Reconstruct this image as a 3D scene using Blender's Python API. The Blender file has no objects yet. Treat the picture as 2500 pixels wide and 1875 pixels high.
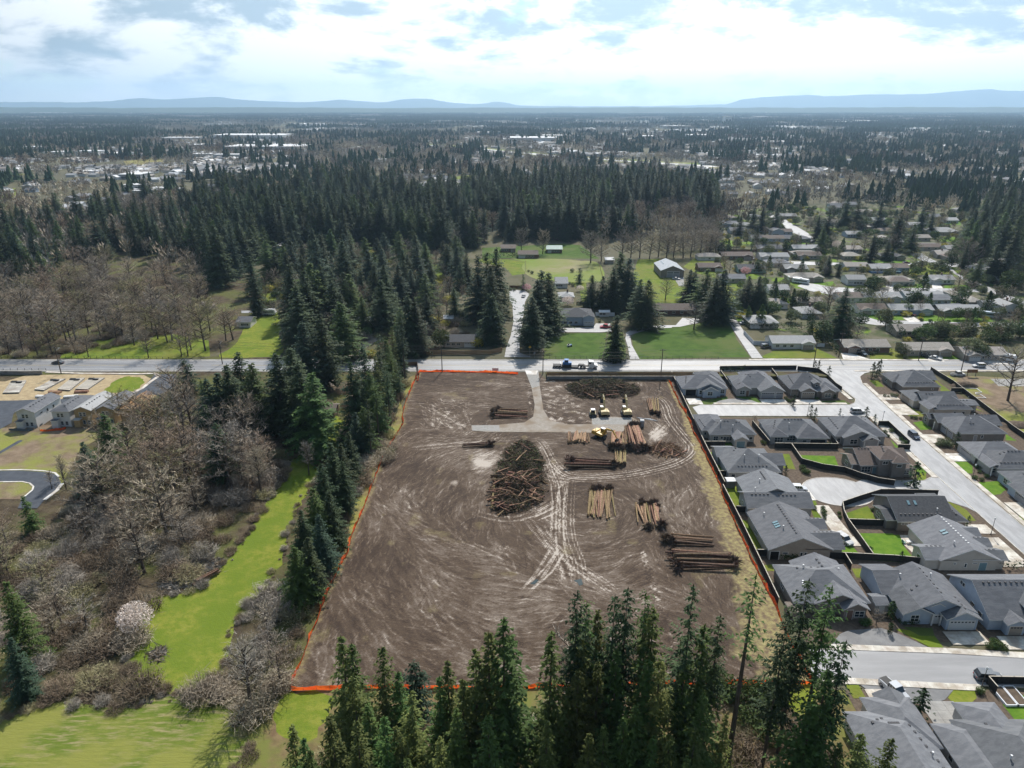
import bpy, bmesh, math, random
import numpy as np
from mathutils import Vector, Matrix
from mathutils.geometry import tessellate_polygon

rnd = random.Random(7)
scene = bpy.context.scene
C = scene.collection
R = math.radians

# ------------------------------------------------------------------ camera
CAM_H, FPX, HZ = 95.0, 1736.0, 258.0
PITCH = math.atan((937.5 - HZ) / FPX)
cam_d = bpy.data.cameras.new('drone_camera'); cam = bpy.data.objects.new('drone_camera', cam_d); C.objects.link(cam)
cam.location = (0, 0, CAM_H); cam.rotation_euler = (math.pi / 2 - PITCH, 0, 0)
cam_d.sensor_width = 36; cam_d.lens = 36 * FPX / 2500; cam_d.clip_start = 1; cam_d.clip_end = 90000
scene.camera = cam

# ------------------------------------------------------------------ sun and sky
SUN_AZ, SUN_EL = R(13), R(45)           # azimuth clockwise from +Y
SD = Vector((math.sin(SUN_AZ) * math.cos(SUN_EL), math.cos(SUN_AZ) * math.cos(SUN_EL), math.sin(SUN_EL)))
sl = bpy.data.lights.new('sun', 'SUN'); sl.energy = 5.0; sl.angle = R(0.53); sl.color = (1.0, .945, .87)
so = bpy.data.objects.new('sun', sl); C.objects.link(so); so.location = SD * 300
so.rotation_euler = SD.to_track_quat('Z', 'Y').to_euler()

world = bpy.data.worlds.new('World'); scene.world = world; world.use_nodes = True
def build_sky():
    nt = world.node_tree; nt.nodes.clear(); N = nt.nodes.new; K = nt.links.new
    out = N('ShaderNodeOutputWorld'); bg = N('ShaderNodeBackground'); bg.inputs['Strength'].default_value = .1
    K(bg.outputs[0], out.inputs[0])
    sky = N('ShaderNodeTexSky'); sky.sky_type = 'NISHITA'; sky.sun_disc = False
    sky.sun_elevation = SUN_EL; sky.sun_rotation = SUN_AZ; sky.altitude = 100; sky.air_density = 1.0; sky.dust_density = .6; sky.ozone_density = 1.5
    tc = N('ShaderNodeTexCoord'); sep = N('ShaderNodeSeparateXYZ'); K(tc.outputs['Generated'], sep.inputs[0])
    def math_(op, a, b=None):
        m = N('ShaderNodeMath'); m.operation = op
        for i, v in enumerate((a, b)):
            if v is None: continue
            if isinstance(v, (int, float)): m.inputs[i].default_value = v
            else: K(v, m.inputs[i])
        return m.outputs[0]
    z = math_('MAXIMUM', sep.outputs[2], 0.0)
    def noise(scale, detail, rough, off, dist=0.0):
        mp = N('ShaderNodeMapping'); mp.inputs['Location'].default_value = off; mp.inputs['Scale'].default_value = (1, 1, 2.7); K(tc.outputs['Generated'], mp.inputs['Vector'])
        n = N('ShaderNodeTexNoise'); n.inputs['Scale'].default_value = scale; n.inputs['Detail'].default_value = detail
        n.inputs['Roughness'].default_value = rough; n.inputs['Distortion'].default_value = dist; K(mp.outputs[0], n.inputs['Vector'])
        return n.outputs['Fac']
    def ramp(src, a, b):
        m = N('ShaderNodeMapRange'); m.interpolation_type = 'SMOOTHSTEP'
        m.inputs['From Min'].default_value = a; m.inputs['From Max'].default_value = b; K(src, m.inputs['Value']); return m.outputs[0]
    def mix(fac, a, b):
        m = N('ShaderNodeMix'); m.data_type = 'RGBA'
        if isinstance(fac, float): m.inputs[0].default_value = fac
        else: K(fac, m.inputs[0])
        for i, c in ((6, a), (7, b)):
            if isinstance(c, tuple): m.inputs[i].default_value = (*c, 1)
            else: K(c, m.inputs[i])
        return m.outputs[2]
    n1 = noise(5.2, 9, .6, (3.1, 1.7, 0), .15)      # cloud cover
    n2 = noise(5.6, 8, .58, (17.3, 6.2, 3), .2)       # grey undersides
    cover = ramp(math_('SUBTRACT', n1, math_('MULTIPLY', ramp(z, .12, .55), .13)), .36, .47)   # seen edge-on near the horizon the clouds close up
    under = ramp(n2, .465, .585)
    # clouds nearer the sun scatter more light towards the viewer
    dot = N('ShaderNodeVectorMath'); dot.operation = 'DOT_PRODUCT'; K(tc.outputs['Generated'], dot.inputs[0]); dot.inputs[1].default_value = SD
    near = math_('POWER', math_('MAXIMUM', math_('ADD', math_('MULTIPLY', dot.outputs['Value'], .5), .5), 0.0), 4.0)
    white = N('ShaderNodeVectorMath'); white.operation = 'SCALE'; white.inputs[0].default_value = (6.3, 6.5, 6.6)
    K(math_('ADD', math_('MULTIPLY', near, 3.2), .12), white.inputs[3])
    grey = N('ShaderNodeVectorMath'); grey.operation = 'SCALE'; grey.inputs[0].default_value = (3.2, 4.15, 4.9)
    K(math_('ADD', math_('MULTIPLY', near, 2.2), .12), grey.inputs[3])
    cloud = mix(under, white.outputs[0], grey.outputs[0])
    blue = N('ShaderNodeVectorMath'); blue.operation = 'MULTIPLY_ADD'; K(sky.outputs[0], blue.inputs[0])
    blue.inputs[1].default_value = (.75, .9, .95); blue.inputs[2].default_value = (.3, .6, .8)
    both = mix(cover, blue.outputs[0], cloud)
    lowf = ramp(z, .05, .004)
    low = mix(math_('MULTIPLY', lowf, .5), both, (12.6, 12.8, 13.1))
    K(low, bg.inputs['Color'])
build_sky()

vs = scene.view_settings; vs.view_transform = 'Standard'; vs.look = 'None'; vs.exposure = 0.32; vs.gamma = 1.0
vs.use_curve_mapping = False
cy = scene.cycles
try:
    scene.render.engine = 'CYCLES'; cy.use_denoising = True; cy.max_bounces = 5; cy.diffuse_bounces = 2; cy.glossy_bounces = 2
    cy.transmission_bounces = 2; cy.transparent_max_bounces = 6; cy.volume_bounces = 0; cy.sample_clamp_indirect = 4
    cy.use_adaptive_sampling = True; cy.adaptive_threshold = .02; cy.caustics_reflective = False; cy.caustics_refractive = False
except Exception: pass

# ------------------------------------------------------------------ where a point of the photo meets the ground
def G(px, py, z=0.0):
    x = (px - 1250) / FPX; y = (937.5 - py) / FPX
    dy = math.cos(PITCH) + y * math.sin(PITCH); dz = -math.sin(PITCH) + y * math.cos(PITCH)
    t = (z - CAM_H) / dz
    return (x * t, dy * t)
def tile(x0, y0, s): return lambda x, y, z=0.0: G(x0 + x * s, y0 + y * s, z)
def PX(x, y, z=0.0):
    c, s = math.cos(PITCH), math.sin(PITCH); dz = z - CAM_H
    d = y * c - dz * s; u = y * s + dz * c
    return (1250 + FPX * x / d, 937.5 - FPX * u / d)
tA = tile(1620, 860, .19892); tB = tile(2060, 860, .19892); tC = tile(1740, 1160, .19892); tD = tile(2120, 1140, .17179)
tE = tile(1740, 1450, .34358); tF = tile(1180, 860, .23508); tS = tile(1150, 1060, .31646); tL = tile(0, 860, .217)
tM = tile(1160, 560, .217); tN = tile(1620, 500, .19892); tO = tile(2060, 500, .19892); tP = tile(700, 1400, .28626)
tQ = tile(1250, 1400, .28626); tR = tile(560, 560, .24412); tU = tile(440, 900, .3616); tZ = tile(0, 0, 1.1302)
t1 = tile(0, 0, .38584); t2 = tile(825, 0, .38584); t3 = tile(1650, 0, .38584); t4 = tile(0, 600, .38584)
t5 = tile(825, 600, .38584); t6 = tile(1650, 600, .38584); t7 = tile(0, 1235, .38584); t8 = tile(1650, 1235, .38584)
def PT(t, s):                     # "x y, x y, ..." read off one enlargement -> ground points
    return [t(*map(float, p.split())) for p in s.split(',')]

# ------------------------------------------------------------------ materials
MATS = {}
def lin(c): return tuple((v / 12.92 if v <= .04045 else ((v + .055) / 1.055) ** 2.4) for v in c)
def mat(name, c, rough=.85, c2=None, scale=1.0, detail=4, spec=.3, metal=0.0, bump=0.0, bscale=None, rand=0.0, c3=None, scale3=.1,
        stretch=(1, 1, 1), trans=0.0, lo=.35, hi=.65, coat=0.0, world=False, lo3=.42, hi3=.62):
    if name in MATS: return MATS[name]
    m = bpy.data.materials.new(name); m.use_nodes = True; nt = m.node_tree; N = nt.nodes.new; K = nt.links.new
    bs = nt.nodes['Principled BSDF']; bs.inputs['Roughness'].default_value = rough; bs.inputs['Specular IOR Level'].default_value = spec
    bs.inputs['Metallic'].default_value = metal
    if coat: bs.inputs['Coat Weight'].default_value = coat
    bs.inputs['Base Color'].default_value = (*c, 1)
    src = None
    def coords(st):
        if world:
            g = N('ShaderNodeNewGeometry'); o = g.outputs['Position']
        else:
            g = N('ShaderNodeTexCoord'); o = g.outputs['Object']
        mp = N('ShaderNodeMapping'); mp.inputs['Scale'].default_value = st; K(o, mp.inputs['Vector']); return mp.outputs[0]
    def nz(sc, det, st):
        n = N('ShaderNodeTexNoise'); n.inputs['Scale'].default_value = sc; n.inputs['Detail'].default_value = det; n.inputs['Roughness'].default_value = .62
        K(coords(st), n.inputs['Vector']); return n.outputs['Fac']
    def mixc(f, a, b):
        x = N('ShaderNodeMix'); x.data_type = 'RGBA'
        K(f, x.inputs[0])
        for i, v in ((6, a), (7, b)):
            if isinstance(v, tuple): x.inputs[i].default_value = (*v, 1)
            else: K(v, x.inputs[i])
        return x.outputs[2]
    def mr(f, a, b, t0=0.0, t1_=1.0):
        x = N('ShaderNodeMapRange'); x.interpolation_type = 'SMOOTHSTEP'; K(f, x.inputs['Value'])
        x.inputs['From Min'].default_value = a; x.inputs['From Max'].default_value = b; x.inputs['To Min'].default_value = t0; x.inputs['To Max'].default_value = t1_
        return x.outputs[0]
    if c2 is not None:
        src = mixc(mr(nz(scale, detail, stretch), lo, hi), c, c2)
    if c3 is not None:
        src = mixc(mr(nz(scale3, 5, (1, 1, 1)), lo3, hi3), src if src else c, c3)
    if rand:
        oi = N('ShaderNodeObjectInfo'); h = N('ShaderNodeHueSaturation')
        h.inputs['Value'].default_value = 1
        r1 = N('ShaderNodeMapRange'); K(oi.outputs['Random'], r1.inputs['Value']); r1.inputs['To Min'].default_value = 1 - rand; r1.inputs['To Max'].default_value = 1 + rand
        K(r1.outputs[0], h.inputs['Value'])
        w = N('ShaderNodeMath'); w.operation = 'MULTIPLY'; K(oi.outputs['Random'], w.inputs[0]); w.inputs[1].default_value = 7.31
        fr = N('ShaderNodeMath'); fr.operation = 'FRACT'; K(w.outputs[0], fr.inputs[0])
        r2 = N('ShaderNodeMapRange'); K(fr.outputs[0], r2.inputs['Value']); hs = .25 if name[:4] in ('twig', 'bram') else 1.0; r2.inputs['To Min'].default_value = .5 - .035 * hs * min(1, rand * 2.5); r2.inputs['To Max'].default_value = .5 + .03 * hs * min(1, rand * 2.5)
        K(r2.outputs[0], h.inputs['Hue'])
        if src: K(src, h.inputs['Color'])
        else: h.inputs['Color'].default_value = (*c, 1)
        src = h.outputs[0]
    if src: K(src, bs.inputs['Base Color'])
    if bump:
        b = N('ShaderNodeBump'); b.inputs['Strength'].default_value = bump; b.inputs['Distance'].default_value = .2
        K(nz(bscale or scale * 3, 5, stretch), b.inputs['Height']); K(b.outputs[0], bs.inputs['Normal'])
    if trans:
        tr = N('ShaderNodeBsdfTranslucent'); ms = N('ShaderNodeMixShader'); ms.inputs[0].default_value = trans
        if src: K(src, tr.inputs['Color'])
        else: tr.inputs['Color'].default_value = (*c, 1)
        K(bs.outputs[0], ms.inputs[1]); K(tr.outputs[0], ms.inputs[2]); K(ms.outputs[0], nt.nodes['Material Output'].inputs[0])
    MATS[name] = m
    return m

mat('terrain', (.072, .072, .032), .95, (.13, .115, .075), .05, 8, .1, world=True, c3=(.10, .095, .062), scale3=.006)
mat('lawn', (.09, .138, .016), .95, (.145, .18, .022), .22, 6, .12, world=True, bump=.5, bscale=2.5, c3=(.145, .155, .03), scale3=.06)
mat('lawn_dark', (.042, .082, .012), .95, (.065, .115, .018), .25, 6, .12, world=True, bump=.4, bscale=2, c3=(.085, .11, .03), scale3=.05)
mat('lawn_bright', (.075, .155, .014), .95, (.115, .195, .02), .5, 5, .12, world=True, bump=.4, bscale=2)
mat('meadow', (.125, .165, .018), .95, (.195, .205, .034), .6, 8, .1, world=True, bump=.5, bscale=1.6, c3=(.115, .16, .018), scale3=.09)
mat('garden', (.06, .075, .028), .95, (.14, .125, .09), .16, 8, .12, world=True, c3=(.12, .185, .018), scale3=.035, lo3=.55, hi3=.62)
mat('field', (.10, .138, .02), .95, (.25, .215, .105), 1.3, 8, .1, world=True, bump=.6, bscale=1.5, c3=(.19, .195, .045), scale3=.08, stretch=(.22, 1, 1), lo=.44, hi=.66)
MATS['lawn_meadow'] = MATS['meadow']; MATS['field_grass'] = MATS['field']
mat('pasture', (.18, .20, .06), .95, (.26, .22, .14), .08, 8, .1, world=True, c3=(.15, .2, .04), scale3=.02)
mat('dry_grass', (.235, .195, .085), .95, (.16, .125, .06), .5, 8, .1, world=True, bump=.5, bscale=2, c3=(.22, .22, .06), scale3=.12)
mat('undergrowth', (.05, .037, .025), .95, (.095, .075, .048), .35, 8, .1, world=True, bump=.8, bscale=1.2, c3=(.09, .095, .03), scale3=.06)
mat('needle_litter', (.13, .085, .05), .95, (.19, .14, .07), .6, 7, .1, world=True, c3=(.14, .15, .04), scale3=.1)
mat('asphalt_pale', (.205, .205, .21), .55, (.285, .285, .29), .5, 7, .45, world=True, bump=.15, bscale=9, stretch=(1, .25, 1))
mat('asphalt_mid', (.17, .172, .178), .55, (.23, .23, .235), .25, 7, .45, world=True, bump=.15, bscale=9, stretch=(.15, 1, 1))
mat('asphalt_main', (.15, .15, .157), .5, (.225, .225, .23), .4, 7, .5, world=True, bump=.15, bscale=9, stretch=(.08, 1, 1))
mat('asphalt_new', (.05, .057, .07), .8, (.068, .076, .09), .5, 6, .2, world=True)
mat('asphalt_drive', (.11, .11, .112), .7, (.17, .17, .17), .25, 7, .4, world=True, bump=.1, bscale=8)
mat('concrete', (.47, .43, .37), .85, (.58, .55, .49), .6, 6, .3, world=True, c3=(.36, .31, .25), scale3=.35, rand=.10)
mat('concrete_white', (.58, .56, .53), .85, (.66, .64, .6), .5, 6, .3, world=True, c3=(.42, .38, .33), scale3=.4, rand=.06)
mat('concrete_grey', (.24, .23, .215), .9, (.31, .30, .28), .5, 7, .2, world=True)
mat('gravel', (.25, .215, .175), .95, (.31, .28, .245), 1.2, 8, .2, world=True, bump=.6, bscale=6, c3=(.21, .165, .12), scale3=.15)
mat('gravel_grey', (.30, .29, .275), .95, (.25, .24, .22), 1.2, 8, .2, world=True, bump=.6, bscale=6)
mat('straw', (.40, .315, .19), .95, (.30, .23, .14), .5, 8, .1, world=True, bump=.7, bscale=3)
mat('bare_earth', (.22, .165, .115), .95, (.15, .11, .075), .3, 8, .1, world=True, bump=.5, bscale=2, c3=(.20, .21, .05), scale3=.06)
mat('bark_mulch', (.085, .064, .048), .95, (.13, .10, .075), 1.5, 6, .1, world=True)
mat('paint_yellow', (.42, .30, .06), .7, (.30, .24, .12), 1.5, 5, world=True)
mat('paint_white', (.55, .55, .55), .7, (.40, .40, .40), 1.2, 5, world=True)
mat('water', (.03, .04, .035), .08, spec=.6)
# buildings
mat('shingle_grey', (.098, .102, .112), .9, (.135, .139, .149), 1.2, 8, .25, rand=.16, bump=.25, bscale=6, stretch=(.35, 1, 1))
mat('shingle_slate', (.122, .126, .136), .88, (.165, .169, .179), 1.2, 8, .25, rand=.16, bump=.25, bscale=6, stretch=(.35, 1, 1))
mat('shingle_dark', (.062, .064, .07), .9, (.085, .087, .092), 2.0, 6, .25, rand=.1, bump=.2, bscale=6)
mat('shingle_brown', (.125, .10, .085), .9, (.16, .13, .112), 2.0, 6, .25, rand=.15, bump=.2, bscale=6)
mat('shingle_tan', (.26, .235, .205), .9, (.32, .295, .265), 2.0, 6, .25, rand=.15, bump=.2, bscale=6)
mat('shingle_ash', (.27, .27, .27), .9, (.33, .33, .325), 2.0, 6, .25, rand=.15, bump=.2, bscale=6)
mat('metal_roof', (.30, .32, .34), .5, (.25, .27, .29), .6, 3, .5)
mat('roof_white', (.62, .62, .62), .7, (.5, .5, .5), .3, 5, .3)
mat('roof_teal', (.07, .17, .15), .6, (.09, .2, .18), .5, 4, .4)
mat('trim', (.66, .65, .62), .7)
mat('wall_blue', (.36, .42, .50), .8, (.40, .46, .54), .8, 5)
mat('wall_grey', (.34, .335, .325), .8, (.38, .375, .365), .8, 5)
mat('wall_cream', (.46, .42, .36), .8, (.5, .455, .395), .8, 5)
mat('wall_tan', (.36, .31, .255), .8, (.4, .35, .29), .8, 5)
mat('wall_taupe', (.21, .185, .16), .8, (.245, .215, .19), .8, 5)
mat('wall_brown', (.16, .10, .075), .8, (.2, .13, .1), .8, 5)
mat('wall_white', (.62, .61, .59), .8, (.68, .67, .65), .8, 5)
mat('wall_yellow', (.52, .44, .26), .8, (.56, .48, .3), .8, 5)
mat('wall_teal', (.22, .33, .30), .8, (.26, .37, .34), .8, 5)
mat('stone_veneer', (.2, .185, .17), .9, (.12, .11, .1), 3, 5)
mat('osb', (.46, .33, .17), .85, (.39, .26, .13), 2, 6)
mat('lumber', (.58, .36, .20), .8, (.48, .28, .14), 2, 5)
mat('pane', (.03, .04, .05), .08, spec=.8)
mat('pane_sky', (.17, .27, .30), .12, spec=.8)
mat('garage_white', (.60, .60, .59), .6); mat('garage_grey', (.30, .30, .31), .6); mat('garage_tan', (.34, .285, .23), .6)
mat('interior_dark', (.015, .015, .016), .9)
mat('vent', (.05, .05, .055), .7); mat('vent_white', (.62, .62, .62), .6)
mat('fence_black', (.022, .021, .020), .85, (.036, .034, .031), 2, 5, stretch=(6, 6, .4))
mat('fence_cap', (.50, .45, .37), .8, (.4, .36, .3), 2, 5)
mat('fence_tan', (.33, .225, .12), .85, (.27, .18, .095), 2.5, 6, stretch=(6, 6, .4), rand=.12)
mat('fence_brown', (.22, .125, .065), .85, (.17, .10, .055), 2.5, 6, stretch=(6, 6, .4), rand=.12)
mat('vinyl', (.66, .67, .69), .5)
mat('orange_fabric', (.90, .15, .025), .6, (.82, .11, .02), 3, 5, trans=.45, rand=.06)
mat('stake', (.25, .16, .09), .9)
mat('pole_wood', (.085, .07, .058), .9, (.12, .10, .085), 1, 5, stretch=(5, 5, .4))
mat('wire', (.02, .02, .02), .6); mat('steel', (.35, .36, .37), .4, metal=.7); mat('lamp_globe', (.75, .75, .72), .3)
# vegetation
mat('fir', (.026, .048, .019), .75, (.048, .075, .026), .45, 4, .2, rand=.36, trans=.16)
mat('fir_near', (.072, .098, .026), .75, (.135, .163, .044), .45, 4, .2, rand=.3, trans=.32)
mat('fir_blue', (.028, .058, .034), .75, (.05, .086, .048), .45, 4, .2, rand=.22, trans=.16)
mat('fir_bright', (.056, .105, .026), .75, (.092, .145, .036), .45, 4, .2, rand=.22, trans=.3)
mat('cedar', (.020, .042, .018), .8, (.034, .06, .024), .45, 4, .15, rand=.2, trans=.1)
mat('bark', (.075, .058, .046), .95, (.11, .088, .07), 1.5, 5, stretch=(4, 4, .5))
mat('twig', (.36, .30, .22), .9, (.46, .39, .295), .3, 3, .15, rand=.28)
mat('twig_red', (.36, .27, .195), .9, (.44, .34, .25), .3, 3, .15, rand=.18)
mat('twig_grey', (.27, .238, .198), .9, (.36, .32, .27), .3, 3, .15, rand=.22)
mat('twig_olive', (.31, .28, .15), .9, (.38, .345, .19), .3, 3, .15, rand=.2)
mat('bramble', (.165, .125, .086), .95, (.25, .195, .14), .3, 3, .1, rand=.3)
mat('blossom', (.68, .58, .52), .9, (.74, .66, .6), .5, 3, .1, trans=.3)
mat('blossom_pink', (.55, .30, .32), .9, (.62, .40, .40), .5, 3, .1, trans=.3, rand=.15)
mat('shrub', (.05, .085, .025), .85, (.085, .125, .04), .6, 4, .2, rand=.3, trans=.2)
mat('shrub_olive', (.10, .12, .06), .85, (.15, .17, .085), .6, 4, .2, rand=.25, trans=.2)
mat('hedge_green', (.025, .05, .016), .85, (.045, .075, .024), .8, 4, .2, rand=.15, trans=.1)
mat('yellow_bush', (.36, .32, .05), .85, (.42, .38, .08), .8, 4, .2, trans=.2)
# log yard
mat('log_bark', (.22, .14, .088), .9, (.13, .078, .05), 1.2, 6, .15, rand=.3, stretch=(2, 2, .5))
mat('log_peeled', (.37, .235, .15), .85, (.22, .12, .078), 1.0, 6, .2, rand=.25, stretch=(2, 2, .35))
mat('log_moss', (.27, .205, .105), .9, (.17, .12, .06), 1.2, 6, .15, rand=.2, stretch=(2, 2, .4))
mat('log_dark', (.10, .068, .048), .95, (.17, .12, .085), 1.2, 6, .1, rand=.25, stretch=(2, 2, .4))
mat('log_end', (.60, .42, .24), .85)
mat('root', (.13, .094, .07), .95, (.21, .155, .115), 1.5, 4, .1, rand=.25)
mat('slash', (.085, .06, .042), .95, (.17, .125, .09), .6, 5, .1)
mat('slash_green', (.05, .062, .026), .9, (.09, .10, .04), .6, 5, .1)
# machines
mat('cat_yellow', (.62, .38, .05), .45, (.5, .3, .05), 1.5, 4, .5); mat('machine_cream', (.5, .4, .2), .5)
mat('machine_dark', (.03, .03, .032), .7); mat('machine_blue', (.03, .14, .38), .45); mat('machine_white', (.72, .72, .72), .4)
mat('rubber', (.016, .016, .017), .85); mat('rim', (.4, .4, .42), .35, metal=.6)
mat('car_glass', (.02, .025, .03), .06, spec=.9); mat('headlight', (.75, .75, .72), .15); mat('tail_light', (.4, .02, .02), .3)
mat('plastic_black', (.02, .02, .02), .6); mat('tarp', (.10, .12, .13), .6)
def paint(n, c): return mat('paint_' + n, c, .28, spec=.6, coat=.6)

# ------------------------------------------------------------------ mesh and object helpers
class MB:
    def __init__(s): s.v = []; s.f = []; s.m = []
    def poly(s, pts, m=0):
        k = len(s.v); s.v += [tuple(p) for p in pts]; s.f.append(tuple(range(k, k + len(pts)))); s.m.append(m); return s
    def box(s, x0, x1, y0, y1, z0, z1, m=0):
        k = len(s.v)
        s.v += [(x0, y0, z0), (x1, y0, z0), (x1, y1, z0), (x0, y1, z0), (x0, y0, z1), (x1, y0, z1), (x1, y1, z1), (x0, y1, z1)]
        for q in ((3, 2, 1, 0), (4, 5, 6, 7), (0, 1, 5, 4), (1, 2, 6, 5), (2, 3, 7, 6), (3, 0, 4, 7)): s.f.append(tuple(k + i for i in q)); s.m.append(m)
        return s
    def tube(s, a, b, r0, r1, n=6, m=0, caps=True, mc=None):
        a = Vector(a); b = Vector(b); d = (b - a)
        if d.length < 1e-6: return s
        d.normalize(); u = d.orthogonal().normalized(); w = d.cross(u); k = len(s.v)
        for p, r in ((a, r0), (b, r1)):
            for i in range(n):
                t = 2 * math.pi * i / n; s.v.append(tuple(p + u * (r * math.cos(t)) + w * (r * math.sin(t))))
        for i in range(n):
            j = (i + 1) % n; s.f.append((k + i, k + j, k + n + j, k + n + i)); s.m.append(m)
        if caps:
            s.f.append(tuple(k + i for i in reversed(range(n)))); s.m.append(m if mc is None else mc)
            s.f.append(tuple(k + n + i for i in range(n))); s.m.append(m if mc is None else mc)
        return s
    def prism(s, prof, x0, x1, m=0, axis='x'):       # profile (a, z) extruded along an axis
        k = len(s.v); n = len(prof)
        for x in (x0, x1):
            for a, z in prof: s.v.append((x, a, z) if axis == 'x' else (a, x, z))
        for i in range(n):
            j = (i + 1) % n; s.f.append((k + i, k + j, k + n + j, k + n + i)); s.m.append(m)
        s.f.append(tuple(k + i for i in range(n))); s.m.append(m); s.f.append(tuple(k + n + i for i in range(n))); s.m.append(m)
        return s
    def xform(s, M):
        s.v = [tuple(M @ Vector(p)) for p in s.v]; return s
    def mesh(s, name, mats, smooth=False, fix=True):
        me = bpy.data.meshes.new(name); me.from_pydata(s.v, [], s.f)
        for m in (mats if isinstance(mats, (list, tuple)) else [mats]): me.materials.append(MATS[m] if isinstance(m, str) else m)
        if any(s.m): me.polygons.foreach_set('material_index', s.m)
        if fix and len(s.f) < 3000:
            bm = bmesh.new(); bm.from_mesh(me); bmesh.ops.recalc_face_normals(bm, faces=bm.faces); bm.to_mesh(me); bm.free()
        if smooth: me.polygons.foreach_set('use_smooth', [True] * len(me.polygons))
        return me
    def build(s, name, mats, parent=None, smooth=False):
        return obj(name, s.mesh(name, mats, smooth), parent)
def obj(name, me, parent=None, loc=None, rz=None, sc=None):
    o = bpy.data.objects.new(name, me); C.objects.link(o)
    if parent is not None: o.parent = parent
    if loc is not None: o.location = loc if len(loc) == 3 else (loc[0], loc[1], 0)
    if rz is not None: o.rotation_euler = (0, 0, rz)
    if sc is not None: o.scale = sc if isinstance(sc, (tuple, list)) else (sc, sc, sc)
    return o
def tag(o, label, cat, group=None, kind=None):
    o['label'] = label
    if cat: o['category'] = cat
    if group: o['group'] = group
    if kind: o['kind'] = kind
    return o
def thing(name, label, cat, loc, rz=0.0, group=None, sc=None):
    o = obj(name, None, None, loc, rz, sc); o.empty_display_size = .5
    return tag(o, label, cat, group)
def struct(o, kind='structure'): o['kind'] = kind; return o
ORD = lambda n: str(n) + ('th' if 10 <= n % 100 <= 20 else {1: 'st', 2: 'nd', 3: 'rd'}.get(n % 10, 'th'))
def sheet_mesh(name, pts, z, m):
    tri = tessellate_polygon([[Vector((p[0], p[1], 0)) for p in pts]])
    me = bpy.data.meshes.new(name)
    fs = []
    for t in tri:
        a, b, c = (pts[i] for i in t)
        up = (b[0] - a[0]) * (c[1] - a[1]) - (b[1] - a[1]) * (c[0] - a[0]) > 0
        fs.append(tuple(t) if up else tuple(reversed(t)))
    me.from_pydata([(p[0], p[1], z) for p in pts], [], fs)
    me.materials.append(MATS[m]); return me
def sheet(name, pts, z, m, kind='structure', parent=None):
    o = obj(name, sheet_mesh(name, pts, z, m), parent)
    if parent is None: o['kind'] = kind
    return o
def smooth_line(pts, n=6):                       # Catmull-Rom through 2-D points
    out = []; P = [pts[0]] + list(pts) + [pts[-1]]
    for i in range(1, len(P) - 2):
        p0, p1, p2, p3 = (np.array(P[i + k], float) for k in (-1, 0, 1, 2))
        for j in range(n):
            t = j / n; out.append(tuple(.5 * ((2 * p1) + (p2 - p0) * t + (2 * p0 - 5 * p1 + 4 * p2 - p3) * t * t + (3 * p1 - p0 - 3 * p2 + p3) * t ** 3)))
    out.append(tuple(pts[-1])); return out
def inside(p, poly):
    x, y = p; c = False; n = len(poly)
    for i in range(n):
        x1, y1 = poly[i]; x2, y2 = poly[i - 1]
        if (y1 > y) != (y2 > y) and x < (x2 - x1) * (y - y1) / (y2 - y1) + x1: c = not c
    return c
def strip(name, line, w, z, m, parent=None, kind='structure'):
    v = []; f = []
    for i, p in enumerate(line):
        a = np.array(line[max(0, i - 1)]); b = np.array(line[min(len(line) - 1, i + 1)]); d = b - a; d = d / (np.hypot(*d) + 1e-9); nrm = np.array((-d[1], d[0])) * w / 2
        v += [(p[0] + nrm[0], p[1] + nrm[1], z), (p[0] - nrm[0], p[1] - nrm[1], z)]
        if i: f.append((2 * i - 2, 2 * i - 1, 2 * i + 1, 2 * i))
    me = bpy.data.meshes.new(name); me.from_pydata(v, [], f); me.materials.append(MATS[m]); o = obj(name, me, parent)
    if parent is None: o['kind'] = kind
    return o
def kerb(line, w=.18, h=.13, z=.05, m='concrete'):
    mb = MB()
    for a, b in zip(line, line[1:]):
        a = Vector((*a, 0)); b = Vector((*b, 0)); d = (b - a)
        if d.length < .01: continue
        d.normalize(); n = Vector((-d.y, d.x, 0)) * w / 2
        q = [a + n, b + n, b - n, a - n]; k = len(mb.v)
        mb.v += [(p.x, p.y, 0) for p in q] + [(p.x, p.y, z + h) for p in q]
        for fc in ((4, 5, 6, 7), (0, 1, 5, 4), (1, 2, 6, 5), (2, 3, 7, 6), (3, 0, 4, 7)): mb.f.append(tuple(k + i for i in fc)); mb.m.append(0)
    o = mb.build('kerb', m); return struct(o)
# ------------------------------------------------------------------ ground
def rect(x0, x1, y0, y1): return [(x0, y0), (x1, y0), (x1, y1), (x0, y1)]
sheet('ground', rect(-20000, 20000, -400, 23000), 0, 'terrain')
LAYER = [.012]
def closed(pts, n=5):                            # soft irregular outline
    P = list(pts); L = smooth_line(P[-1:] + P + P[:2], n)[n:-n]; r = random.Random(len(P))
    return [(x + r.gauss(0, .35), y + r.gauss(0, .35)) for x, y in L[:-1]]
def patch(name, pts, m):
    LAYER[0] += .001
    if m in ('meadow', 'field', 'undergrowth', 'dry_grass', 'pasture', 'needle_litter') and len(pts) > 5: pts = closed(pts)
    return sheet(name, pts, LAYER[0], m)
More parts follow.
